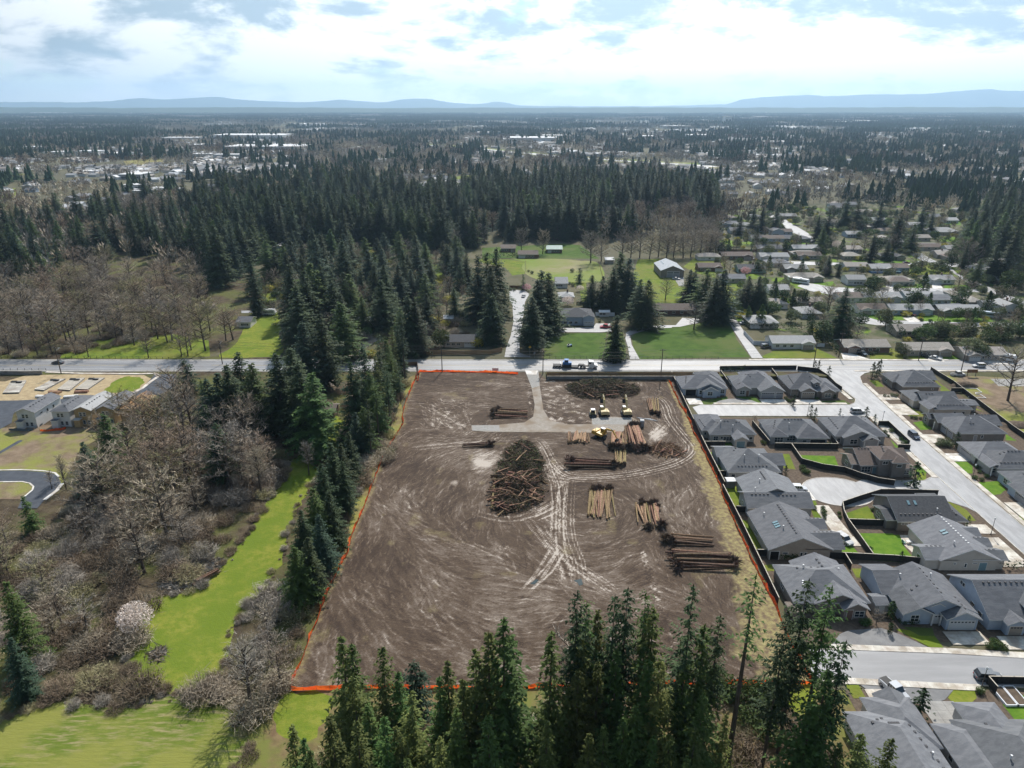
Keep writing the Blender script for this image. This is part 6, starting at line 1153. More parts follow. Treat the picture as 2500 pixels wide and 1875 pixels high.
# ------------------------------------------------------------------ older ranch houses
def ranch(label, t, xl, xr, ye, roof='shingle_ash', wall='wall_tan', kind='gx', dep=9.5, zw=2.6, rot=0, gar=True, pitch=.36, name='ranch_house', cat='house', chimney=False, nwin=3):
    a = t(xl, ye, zw); b = t(xr, ye, zw); W = max(4.0, b[0] - a[0] - .8); x0 = a[0] + .4; y0 = (a[1] + b[1]) / 2 + .4; op = []
    if gar and W > 9:
        op.append(('g', 'f', 0, W * (.18 if len(label) % 2 else .82), 0, 4.2 if W > 12 else 2.4, 2.0, rnd.choice(['garage_white', 'garage_white', 'garage_tan'])))
    for i in range(nwin): op.append(('w', 'f', 0, W * (.42 + .16 * i) if len(label) % 2 else W * (.12 + .17 * i), .9, 1.3, 1.0))
    bl = [(kind, x0, x0 + W, y0, y0 + dep, zw, pitch, .45)]
    if W > 13 and kind != 'gy': gx = x0 + (W * .06 if len(label) % 2 else W * .68); bl.append(('gy', gx, gx + 5.2, y0 - .9, y0 + dep * .5, zw - .04, pitch, .4)); op = [(o[0], o[1], 1, 2.6, *o[4:]) if o[0] == 'g' else o for o in op]
    r = house(name, label, bl, wall, roof, op, cat=cat, rot=rot)
    if chimney: MB().box(-.4, .4, -.35, .35, zw, zw + dep * pitch / 2 + 1.2).build('chimney', 'wall_brown', r).location = (W * .1, .6, 0)
    return r
A_, T_, B_, D_ = 'shingle_ash', 'shingle_tan', 'shingle_brown', 'shingle_dark'
RN = (('blue-grey house beside two parked cars at the top of the ranch street', tN, 700, 915, 235, 'shingle_slate', 'wall_blue'), ('light blue house with a white roof patch behind the bare wood', tN, 820, 1090, 318, 'shingle_slate', 'wall_blue'), ('grey-blue gabled house facing the camera near the curving street', tN, 1340, 1490, 322, 'shingle_slate', 'wall_blue', 'gy', 9, 4.2), ('grey house half behind the dark bare wood', tN, 630, 742, 342, 'shingle_grey', 'wall_tan'),
    ('grey house with white garage door below the curving street', tN, 1080, 1248, 412, 'shingle_grey', 'wall_white'), ('dark grey long house with a bright garage door by the curving street', tN, 1330, 1640, 415, 'shingle_grey', 'wall_taupe'), ('grey-roofed house with yellow walls', tN, 1150, 1470, 538, 'shingle_slate', 'wall_yellow'), ('long grey-roofed house with teal walls', tN, 1590, 1920, 538, A_, 'wall_teal'),
    ('long dark brown house with two white cars on its drive', tN, 720, 1110, 628, B_, 'wall_brown'), ('white-walled house with a white garage door', tN, 1190, 1552, 638, A_, 'wall_white'), ('brown house next to a red bare tree', tN, 1650, 1950, 625, B_, 'wall_tan'), ('brown-roofed house with a white porch roof near the barn', tN, 430, 722, 768, B_, 'wall_brown'),
    ('house with a dark blue roof and white porch roofs', tN, 920, 1270, 788, D_, 'wall_teal'), ('grey house with a tall chimney behind a bare tree', tN, 1490, 1782, 785, A_, 'wall_taupe'), ('hipped tan-grey house behind the white motorhome', tN, 1550, 1980, 893, T_, 'wall_tan', 'hip'), ('pale grey house beside the four clipped conifers', tN, 1300, 1560, 1045, A_, 'wall_white'),
    ('long pale-roofed house behind the thick hedge', tN, 1640, 1962, 1195, T_, 'wall_tan', 'gx', 8), ('hipped grey house by the tall bare tree', tN, 1690, 1960, 1335, A_, 'wall_tan', 'hip', 11), ('hipped grey house with garden behind the dark hedge', tN, 1060, 1430, 1455, A_, 'wall_cream', 'hip', 12), ('pale house behind the white vinyl fence by the main road', t6, 610, 890, 618, A_, 'wall_white'),
    ('brown brick house with red and dark cars on its drive', t6, 1065, 1365, 642, T_, 'wall_brown'), ('grey-tan house with a white car on the main road', t6, 1465, 1765, 662, T_, 'wall_tan'), ('tan house with twin garage doors by the white trailer', t6, 1830, 2110, 692, T_, 'wall_tan'), ('long brown-roofed ranch house with white garage doors behind the big lawn', tN, -240, 400, 1293, B_, 'wall_brown', 'gx', 10),
    ('small white-roofed shed beside the dark firs', tN, 240, 440, 1115, 'roof_white', 'wall_white', 'gx', 4, 2.4), ('hipped blue-grey house with a porch above the front lawn', tM, 965, 1340, 985, 'shingle_dark', 'wall_blue', 'hip', 13, 4.2), ('grey gabled house by the pasture fence', tM, 900, 1050, 610, 'shingle_ash', 'wall_white', 'gx', 12), ('grey house behind the blossoming tree', tM, 940, 1120, 762, 'shingle_ash', 'wall_tan', 'hip', 9),
    ('low brown house with a tan fence behind the pasture', tM, 480, 712, 283, B_, 'wall_brown'), ('dark brown house left of the pasture wood edge', tM, 285, 460, 215, B_, 'wall_brown'), ('house with a teal metal roof at the wood edge', tM, 800, 985, 225, 'roof_teal', 'wall_brown'), ('small pale shed by the tall garden firs', tM, 1462, 1568, 345, 'roof_white', 'wall_tan', 'gx', 6),
    ('tan house left of the dark tall fir in the ranch street', tO, 0, 240, 548, T_, 'wall_tan'), ('hipped tan house behind the lawn with dark fir', tO, 0, 232, 630, T_, 'wall_tan', 'hip'), ('dark hipped house on the lawn corner', tO, 475, 740, 635, D_, 'wall_taupe', 'hip'), ('grey house beside the white flat carport', tO, 985, 1165, 515, A_, 'wall_tan'), ('big hipped grey house above the dark hedge', tO, 1045, 1450, 335, A_, 'wall_tan', 'hip', 14),
    ('tan house below the white carport', tO, 1150, 1330, 612, T_, 'wall_tan'), ('brown-tan hipped house by the two tall poplars', tO, 1275, 1480, 645, B_, 'wall_tan', 'hip'), ('grey house at the far ranch street, upper left', tO, 325, 530, 192, A_, 'wall_tan'), ('long tan-brown roof among dark trees', tO, 110, 450, 273, T_, 'wall_brown'), ('small orange-brown roofed house', tO, 545, 640, 267, B_, 'wall_tan'), ('grey-roofed blue house at the left of the ranch rows', tO, 40, 250, 363, A_, 'wall_blue'),
    ('tan hipped house under the bare trees', tO, 435, 600, 413, T_, 'wall_tan', 'hip'), ('grey house with yellow walls and a blue awning', tO, 340, 620, 783, A_, 'wall_yellow'), ('split-level grey house with silver cars', tO, 50, 290, 918, A_, 'wall_white', 'gx', 9, 3.4), ('hipped tan house with a car in front of its white garage', tO, 515, 880, 933, T_, 'wall_white', 'hip'), ('grey ranch house by the bare tree cluster', tO, 1080, 1382, 922, A_, 'wall_white'),
    ('grey-white hipped house right of the street corner', tO, 1730, 1960, 825, A_, 'wall_blue', 'hip'), ('grey house at the right edge behind a round tree', tO, 1905, 2100, 935, A_, 'wall_tan'), ('long white-walled house with grey roof', tO, 260, 730, 1142, A_, 'wall_white'), ('grey house behind the two dark garden trees', tO, 770, 1260, 1133, A_, 'wall_blue'), ('pale hipped house between garden trees', tO, 1345, 1505, 1113, T_, 'wall_white', 'hip'),
    ('tan hipped house with an orange wooden fence', tO, 1525, 1742, 1195, T_, 'wall_yellow', 'hip'), ('brown-roofed white house with double garage', tO, 190, 550, 1285, B_, 'wall_white'), ('long light blue house with two parked cars', tO, 580, 1120, 1293, A_, 'wall_blue'), ('long grey house behind the bare garden tree', tO, 1185, 1712, 1303, A_, 'wall_taupe'), ('two-storey white columned house by the long trailer', tO, 1960, 2180, 1250, A_, 'wall_white', 'gy', 10, 4.6),
    ('tan-roofed house nearest the street at the lower ranch row', tO, 650, 1010, 1553, T_, 'wall_tan'), ('dark tan long roof behind rounded trees', tO, 1110, 1600, 1543, B_, 'wall_tan'), ('pale hipped house at the far right rise', tO, 1392, 1540, 62, A_, 'wall_white', 'hip'), ('light blue house on the far right rise', tO, 1255, 1420, 192, A_, 'wall_blue'), ('small brown-roofed house among right-edge firs', tO, 1735, 1830, 222, B_, 'wall_tan'),
    ('white flat-roofed house under the right-edge firs', tO, 1700, 1812, 445, 'roof_white', 'wall_taupe'), ('pale low house behind the tan hipped one', tO, 1270, 1425, 545, A_, 'wall_white'), ('brown-roofed house behind the left firs', tR, 440, 700, 512, B_, 'wall_tan'), ('grey barn-like house beside the left lawn', tR, 60, 212, 930, 'shingle_grey', 'wall_white', 'gx', 8), ('grey house under the firs by the gravel drive', tR, 1255, 1420, 932, A_, 'wall_white', 'gx', 8),
    ('tan house with a dark roof behind the tan corner fence', t5, 668, 872, 608, D_, 'wall_tan', 'gx', 9), ('steep bright-roofed house glimpsed through the left firs', tR, 425, 540, 182, 'roof_white', 'wall_blue', 'gy', 10, 4.5), ('dark house beside the fir on the left lawn', tR, 1850, 1985, 572, D_, 'wall_taupe'), ('small white carport in the yard right of side road', tM, 1395, 1520, 935, 'roof_white', 'wall_white', 'gx', 3, 2.2), ('white shed with corrugated roof left of the dark cedar', t5, 665, 730, 462, 'roof_white', 'wall_tan', 'gx', 5, 2.4),
    ('white-roofed shed behind the big fir in the left wood', tU, 662, 752, 330, 'roof_white', 'wall_white', 'gx', 5, 2.4), ('mossy roofed shed at the top of the meadow', tU, 945, 1030, 290, 'shingle_brown', 'wall_brown', 'gx', 6, 2.4))
for i, a in enumerate(RN):
    ranch(*a, chimney=(i % 5 == 2), gar='shed' not in a[0], name='shed' if 'shed' in a[0] or 'carport' in a[0] else 'ranch_house', cat='shed' if 'shed' in a[0] or 'carport' in a[0] else 'house', nwin=0 if 'shed' in a[0] else 3)
bx, by = tN(-30, 812, 4); barn = house('metal_barn', 'grey metal barn with roof lights and big sliding doors', [('gy', bx, bx + 13.6, by, by + 22, 4.2, .4, .3)], 'wall_taupe', 'metal_roof', [('g', 'f', 0, 9.2, 0, 3.4, 3.6, 'garage_grey'), ('g', 'f', 0, 5.4, 0, 3.4, 3.6, 'garage_grey')], cat='barn', sky=[(0, 3.4, 12), (0, 3.4, 15), (0, 3.4, 18)])
# fences north of the road
wood_fence('brown board fence behind the blue hipped house', PT(tM, '1140 850, 1350 850, 1565 852'), 1.8, 'fence_brown', 'fence_brown', cap=False); wood_fence('tan corner fence on the retaining wall by the side road', PT(t5, '560 690, 800 690, 960 688, 1040 670'), 2.0, 'fence_tan', 'fence_tan', cap=False)
wood_fence('orange-brown fence at the end of the side road', PT(tM, '385 665, 540 668'), 1.8, 'fence_brown', 'fence_brown', cap=False); wood_fence('tan fence beside the low brown house', PT(tM, '605 320, 720 322'), 2.2, 'fence_tan', 'fence_tan', cap=False)
wood_fence('white vinyl fence along the asphalt drive', PT(t6, '428 560, 490 628, 600 632'), 1.9, 'vinyl', 'vinyl', cap=False); wood_fence('white vinyl fence in the yard of the blue hipped house', PT(tM, '1355 975, 1570 978'), 1.9, 'vinyl', 'vinyl', cap=False); wood_fence('short white vinyl fence right of the pale roadside house', PT(t6, '885 640, 940 642'), 1.7, 'vinyl', 'vinyl', cap=False)
wood_fence('dark red fence between the long brown and yellow ranch houses', PT(tN, '690 575, 1060 580, 1500 580, 1600 660'), 1.9, 'fence_brown', 'fence_brown', cap=False); wood_fence('brown wooden fence at the upper left site corner', PT(tR, '1740 1370, 1880 1365, 1890 1440, 1860 1500'), 1.8, 'fence_brown', 'fence_brown', cap=False); wood_fence('orange wooden fence in front of the tan hipped house', PT(tO, '1530 1225, 1740 1230'), 1.8, 'fence_tan', 'fence_tan', cap=False)
def rail_fence(label, pts, h=1.1, step=2.4, m='plastic_black', rails=2):
    root = thing('rail_fence', label, 'fence', (*pts[0], 0)); pm = MB().box(-.05, .05, -.05, .05, 0, h).mesh('post', m)
    for a, b in zip(pts, pts[1:]):
        n = max(1, int(math.dist(a, b) / step)); rz = math.atan2(b[1] - a[1], b[0] - a[0]); L = math.dist(a, b); q0 = (a[0] - pts[0][0], a[1] - pts[0][1], 0)
        rm = MB(); [rm.box(0, L, -.02, .02, h * (k + 1) / rails - .1, h * (k + 1) / rails - .04) for k in range(rails)]; obj('rail', rm.mesh('rail', m), root, q0, rz)
        for i in range(n + 1): obj('post', pm, root, (q0[0] + (b[0] - a[0]) * i / n, q0[1] + (b[1] - a[1]) * i / n, 0), rz)
rail_fence('dark wire fence along the main road below the big lawns', [(15, 270.4), (40, 270.3), (62, 270.3), (83, 270)], 1.2); rail_fence('dark guard rail along the left part of the main road', PT(tL, '-200 200, 200 205, 520 208'), 1.0); rail_fence('pasture fence left side, pale posts', PT(tM, '568 365, 572 480'), 1.2, 3, 'stake'); rail_fence('pasture fence right side by the firs', PT(tM, '1388 375, 1440 560'), 1.2, 3, 'stake')
rail_fence('dark rail fence along the far side of the left main road', PT(tL, '-200 70, 600 66, 1300 70, 1900 82'), 1.1)
# ------------------------------------------------------------------ orange fabric fence round the site
def orange(label, pts, h=1.05):
    root = thing('silt_fence', label, 'fence', (*pts[0], 0), 0, 'orange fabric fence around the cleared site'); line = []; k = 0
    for a, b in zip(pts, pts[1:]):
        n = max(1, round(math.dist(a, b) / 2.2)); line += [(a[0] + (b[0] - a[0]) * i / n, a[1] + (b[1] - a[1]) * i / n) for i in range(n)]
    line.append(pts[-1]); sm = MB().box(-.025, .025, -.025, .025, 0, 1.15).mesh('stake', 'stake'); jit = [(x - pts[0][0] + rnd.uniform(-.12, .12), y - pts[0][1] + rnd.uniform(-.12, .12)) for x, y in line]; hh = [h * rnd.uniform(.72, 1.08) for _ in line]; ln = [rnd.uniform(-.4, .4) for _ in line]
    for i, ((x0, y0), (x1, y1)) in enumerate(zip(jit, jit[1:])):
        dx, dy = x1 - x0, y1 - y0; L = math.hypot(dx, dy) + 1e-6; nx, ny = -dy / L, dx / L; mb = MB(); cols = 4
        for c in range(cols + 1):
            f = c / cols; sag = .16 * math.sin(math.pi * f) * rnd.uniform(.4, 1.2); o = math.sin(math.pi * f) * rnd.uniform(-.14, .14); H = hh[i] + (hh[i + 1] - hh[i]) * f - sag; le = ln[i] + (ln[i + 1] - ln[i]) * f
            for z, s in ((.05, 0), (H * .5, o), (H, le)): mb.v.append((x0 + dx * f + nx * s, y0 + dy * f + ny * s, z))
        for c in range(cols):
            for q in (0, 1): j = c * 3 + q; mb.f.append((j, j + 3, j + 4, j + 1)); mb.m.append(0)
        mb.build('fabric_panel', 'orange_fabric', root); obj('stake', sm, root, (x0, y0, 0))
orange('orange fabric fence down the left side of the cleared site', LEFT); orange('orange fabric fence along the top left road edge of the site', TOP); orange('orange fabric fence down the right side beside the black fence', RIGHT); orange('orange fabric fence across the bottom of the site behind the firs', BOT)
# ------------------------------------------------------------------ cars
def car(label, x, y, rz, kind='suv', c='white', group='cars parked and driving', s=1.0):
    P = {'suv': dict(L=4.75, W=1.9, bh=.98, H=1.75, hood=1.2, ws=.65, rs=.45, tail=.12), 'sedan': dict(L=4.7, W=1.82, bh=.88, H=1.44, hood=1.35, ws=.85, rs=.75, tail=.75), 'pickup': dict(L=5.6, W=1.98, bh=1.05, H=1.88, hood=1.45, ws=.65, rs=.15, tail=2.0)}[kind]
    cols = dict(white=(.72, .72, .72), silver=(.45, .46, .48), dark=(.025, .03, .04), navy=(.02, .03, .06), red=(.42, .02, .03), maroon=(.12, .02, .025), grey=(.14, .145, .15)); pm = paint(c, cols[c])
    root = thing('car' if kind != 'pickup' else 'pickup_truck', label, 'car' if kind != 'pickup' else 'pickup', (x, y, .06), rz, group); L, W, bh, H = P['L'], P['W'], P['bh'], P['H']; h = L / 2; w2 = W / 2
    # body: cross sections along the length, pinched at the ends
    sec = [(-h, .5, .42, bh * .78), (-h + .12, .86, .32, bh * .93), (-h + .6, 1, .26, bh), (0, 1, .25, bh), (h - P['hood'], 1, .25, bh), (h - .45, .97, .27, bh * .9), (h - .1, .84, .33, bh * .76), (h, .6, .42, bh * .62)]
    mb = MB(); ring = []
    for xx, k, z0, z1 in sec:
        q = w2 * k; ring.append([(xx, -q, z0), (xx, -q * 1.0, z1 * .72), (xx, -q * .93, z1), (xx, q * .93, z1), (xx, q, z1 * .72), (xx, q, z0)])
    for a, b in zip(ring, ring[1:]):
        for i in range(6): mb.poly([a[i], b[i], b[(i + 1) % 6], a[(i + 1) % 6]])
    mb.poly(ring[0]); mb.poly(ring[-1]); body = mb.build('body', pm, root)
    x1 = h - P['hood']; x0 = -h + P['tail']; xr0, xr1 = x0 + P['rs'], x1 - P['ws']; z = bh - .02; zt = H - .06; k = .8; mb = MB()
    lo = [(x0, -w2 * .9, z), (x1, -w2 * .9, z), (x1, w2 * .9, z), (x0, w2 * .9, z)]; hi = [(xr0, -w2 * k, zt), (xr1, -w2 * k, zt), (xr1, w2 * k, zt), (xr0, w2 * k, zt)]
    for i in range(4): mb.poly([lo[i], lo[(i + 1) % 4], hi[(i + 1) % 4], hi[i]])
    mb.poly(hi); mb.build('window_glass', 'car_glass', root)
    rb = MB().box(xr0 - .06, xr1 + .06, -w2 * k - .02, w2 * k + .02, zt - .015, H); rb.build('roof_panel', pm, root)
    for px in ((x0 + x1) / 2 - .1, (x0 + x1) / 2 + .55 if kind == 'suv' else (x0 + x1) / 2 - .6):
        for sg in (-1, 1): MB().tube((px, sg * w2 * .905, z), (px, sg * w2 * .805, zt), .045, .045, 4).build('pillar', pm, root)
    if kind == 'pickup': MB().box(-h + .15, -h + 1.9, -w2 * .78, w2 * .78, bh - .02, bh + .015).build('cargo_bed', 'plastic_black', root)
    for wx in (-h + .95, h - .92):
        for sg in (-1, 1):
            t_ = MB().tube((wx, sg * (w2 - .2), .34), (wx, sg * (w2 + .02), .34), .35, .35, 12).build('wheel', 'rubber', root); MB().tube((wx, sg * (w2 - .05), .34), (wx, sg * (w2 + .035), .34), .2, .2, 8).build('rim', 'rim', t_)
    for sg in (-1, 1):
        MB().box(h - .28, h - .02, sg * w2 * .62 - .18, sg * w2 * .62 + .18, bh * .62, bh * .74).build('headlight', 'headlight', root); MB().box(-h - .005, -h + .1, sg * w2 * .55 - .1, sg * w2 * .55 + .14, bh * .62, bh * .8).build('tail_light', 'tail_light', root)
        MB().box(x1 - .35, x1 - .15, sg * (w2 + .1) - .1, sg * (w2 + .1) + .1, bh, bh + .14).build('wing_mirror', pm, root)
    return root
for lab, t, x, y, rz, k, c in (('dark blue car driving down the side street', tB, 855, 1045, -88, 'suv', 'navy'), ('white car waiting at the front street junction', tB, 165, 745, 0, 'suv', 'white'), ('white car parked on the driveway lane beside the lawn', tC, 1605, 815, -68, 'suv', 'white'), ('silver car parked behind the cul-de-sac house', tC, 1045, 190, -5, 'suv', 'silver'),
    ('dark car on the lower street at right edge', tE, 1955, 605, -5, 'suv', 'grey'), ('silver pickup parked on the lower parking bay', tE, 1285, 700, -70, 'pickup', 'silver'), ('white car driving along the main road at right', tB, 1655, 185, 180, 'suv', 'white'), ('white sedan on the roadside house drive', tB, 1120, 88, -50, 'sedan', 'white'), ('dark sedan beside the white sedan on the drive', tB, 1020, 62, -50, 'sedan', 'dark'),
    ('dark car on the brown brick house drive', t6, 1175, 690, -70, 'suv', 'dark'), ('red car on the brown brick house drive', t6, 1070, 665, -60, 'sedan', 'red'), ('dark car outside the pale roadside house', t6, 568, 645, 15, 'suv', 'dark'), ('silver car by the top of the asphalt drive', tN, 990, 1465, 5, 'sedan', 'silver'), ('dark car on the left part of the main road', tL, 655, 130, 178, 'sedan', 'dark'),
    ('white car at the end of the side road', tM, 545, 760, 80, 'sedan', 'white'), ('red pickup beside the blue hipped house', tM, 1470, 1110, 185, 'pickup', 'red'), ('white car parked outside the metal barn', tN, 155, 920, -10, 'sedan', 'white'), ('left white car on the long brown house drive', tN, 1050, 668, -70, 'suv', 'white'), ('right white car on the long brown house drive', tN, 1092, 668, -65, 'sedan', 'white'),
    ('silver car outside the split-level house', tO, 290, 1000, -20, 'pickup', 'silver'), ('silver car at the hipped tan house garage', tO, 585, 972, -80, 'suv', 'silver'), ('white car on the light blue house drive', tO, 748, 1365, -60, 'suv', 'white'), ('maroon car on the light blue house drive', tO, 822, 1358, -60, 'suv', 'maroon'), ('white pickup by the muddy lot on the main road', tB, 1395, 290, 5, 'pickup', 'white'),
    ('red car on the far ranch corner', tO, 765, 722, 0, 'sedan', 'maroon'), ('silver car on the far ranch street', tO, 920, 722, 10, 'sedan', 'silver'), ('white car by the ranch street corner', tN, 1500, 365, 5, 'suv', 'white'), ('second white car by the ranch street corner', tN, 1555, 362, 5, 'sedan', 'white'), ('white car on the blue-grey house drive', tN, 802, 272, -75, 'suv', 'white'), ('white car by the pale grey house', tN, 1480, 1005, -10, 'suv', 'white'), ('white car on the middle ranch street', tO, 720, 1090, -60, 'sedan', 'white'), ('white car at the grass verge of the white-walled house', tN, 1490, 552, 0, 'sedan', 'white'), ('dark car by the gravel drive under the firs', tR, 1560, 990, 40, 'suv', 'dark')):
    gx, gy = t(x, y); car(lab, gx, gy, R(rz), k, c)
def trailer(label, t, x, y, rz, L=7.5, W=2.4, H=2.9, m='machine_white', name='motorhome', cat='motorhome'):
    gx, gy = t(x, y); root = thing(name, label, cat, (gx, gy, 0), R(rz)); h = L / 2
    MB().prism([(-h, .5), (h, .5), (h + .15, 1.4), (h - .35, H), (-h, H)], -W / 2, W / 2, axis='y').build('body', m, root); MB().box(-h * .8, h * .8, -W / 2 - .02, -W / 2 + .02, 1.5, 2.1).build('window', 'pane', root); MB().box(-.5, .5, -.4, .4, H, H + .3).build('roof_unit', 'machine_white', root)
    for wx in (-h * .5, -h * .2):
        for sg in (-1, 1): MB().tube((wx, sg * (W / 2 - .25), .38), (wx, sg * (W / 2), .38), .38, .38, 10).build('wheel', 'rubber', root)
trailer('white motorhome outside the hipped tan-grey house', tN, 1680, 965, -35, 9); trailer('second white motorhome beside the first one', tN, 1610, 945, -35, 8); trailer('white motorhome in the garden behind the firs', tN, 1015, 1235, -75, 8); trailer('long silver travel trailer by the ranch street', tO, 1790, 1385, -30, 10, m='wall_blue', name='travel_trailer', cat='trailer'); trailer('white box trailer beside the tan garage', tB, 1990, 105, -40, 6.5, name='box_trailer', cat='trailer'); trailer('white motorhome by the left lawn', tR, 400, 855, 0, 6.5)
def pool():
    gx, gy = tO(500, 835); root = thing('swimming_pool', 'blue pool behind the yellow-walled house', 'pool', (gx, gy, 0)); MB().box(-9, 9, -1.8, 1.8, 0, 1.0).build('pool_wall', 'machine_blue', root); MB().box(-8.8, 8.8, -1.6, 1.6, 1.0, 1.02).build('water', 'pane_sky', root)
pool()
# ------------------------------------------------------------------ machines on the site
def excavator(label, x, y, rz, m='machine_cream', boom_up=True, swing=0.0):
    root = thing('excavator', label, 'excavator', (x, y, .1), rz, 'excavators on the cleared site')
    for sg in (-1, 1):
        tr = MB().prism([(-2.0, .35), (-1.7, 0), (1.7, 0), (2.0, .35), (1.7, .8), (-1.7, .8)], sg * 1.35 - .3, sg * 1.35 + .3, axis='y').build('track', 'machine_dark', root)
        for k in range(5): MB().tube((-1.4 + k * .7, sg * 1.35 - .32, .38), (-1.4 + k * .7, sg * 1.35 + .32, .38), .2, .2, 8).build('roller', 'steel', tr)
    MB().box(-1.1, 1.1, -1.05, 1.05, .45, .95).build('undercarriage', 'machine_dark', root)
    up = Matrix.Rotation(swing, 4, 'Z')
    MB().prism([(-2.6, 1.15), (-2.3, .98), (1.2, .98), (1.4, 1.3), (1.2, 1.75), (-1.0, 1.9), (-1.2, 2.15), (-2.5, 2.05)], -1.3, 1.3, axis='y').xform(up).build('upper_body', m, root); MB().box(-2.35, -1.0, -1.0, 1.0, 2.03, 2.2).xform(up).build('engine_cover', m, root); MB().tube((-1.6, -.6, 2.1), (-1.6, -.6, 2.7), .07, .07, 6).xform(up).build('exhaust', 'machine_dark', root)
    cab = MB().prism([(-.4, 1.3), (1.3, 1.3), (1.35, 2.1), (.95, 2.95), (-.4, 2.95)], .3, 1.28, axis='y').xform(up).build('cab', m, root); MB().prism([(-.25, 1.95), (1.28, 1.95), (1.3, 2.15), (.9, 2.85), (-.25, 2.85)], .26, 1.31, axis='y').xform(up).build('cab_window', 'car_glass', cab); MB().box(-.42, .97, .3, 1.28, 2.95, 3.0).xform(up).build('cab_roof', 'machine_white', cab)
    pts = [(1.0, 1.5), (2.2, 4.2), (4.2, 5.4), (6.3, 3.0), (6.0, 1.2)] if boom_up else [(1.0, 1.5), (2.3, 3.6), (4.6, 3.9), (6.4, 1.8), (6.2, .6)]
    V = lambda p, yy=-.25: (p[0], yy, p[1])
    MB().tube(V(pts[0]), V(pts[1]), .34, .36, 6).tube(V(pts[1]), V(pts[2]), .36, .24, 6).xform(up).build('boom', m, root); MB().tube(V(pts[2]), V(pts[3]), .26, .16, 6).xform(up).build('stick', m, root); MB().tube((1.3, -.25, 1.2), V(((pts[1][0] + .2), pts[1][1] - .5)), .09, .07, 6).tube(V((3, pts[1][1] + .9)), V((pts[2][0] + .2, pts[2][1] + .1)), .09, .07, 6).xform(up).build('hydraulic_ram', 'steel', root)
    q = pts[3]; MB().prism([(q[0] - .1, q[1] + .1), (q[0] + .35, q[1] - .2), (q[0] + .2, q[1] - 1.1), (q[0] - .7, q[1] - 1.2), (q[0] - .5, q[1] - .5)], -.8, .3, axis='y').xform(up).build('bucket', 'machine_dark', root)
gx, gy = tF(1258, 672); excavator('cream excavator with blue-grey boom raised, left of the parked pair', gx, gy + 1.5, R(93), 'machine_cream'); gx, gy = tF(1492, 672); excavator('cream excavator with boom raised, right of the parked pair', gx, gy + 1.5, R(92), 'machine_cream')
gx, gy = tF(1222, 905); excavator('yellow excavator working at the log piles', gx, gy + 1.2, R(70), 'cat_yellow', False, R(-115))
def dozer():
    gx, gy = tF(1140, 675); root = thing('skid_steer', 'small cream skid steer loader beside the parked excavators', 'loader', (gx, gy + 1.2, .1), R(-90))
    for sg in (-1, 1): MB().prism([(-1.4, .3), (-1.1, 0), (1.1, 0), (1.4, .3), (1.1, .75), (-1.1, .75)], sg * .95 - .22, sg * .95 + .22, axis='y').build('track', 'machine_dark', root); MB().tube((-1.2, sg * .8, 1.5), (1.2, sg * .8, .9), .12, .1, 5).build('lift_arm', 'machine_cream', root)
    MB().box(-1.4, .4, -.7, .7, .5, 1.3).build('body', 'machine_cream', root); c = MB().box(-.6, .7, -.6, .6, 1.3, 2.2).build('cab', 'machine_dark', root); MB().box(-.7, .8, -.68, .68, 2.2, 2.3).build('cab_roof', 'machine_white', c); MB().prism([(1.5, .1), (2.3, .1), (2.2, .25), (1.75, .9), (1.5, .8)], -1.0, 1.0, axis='y').build('bucket', 'machine_dark', root)
dozer()
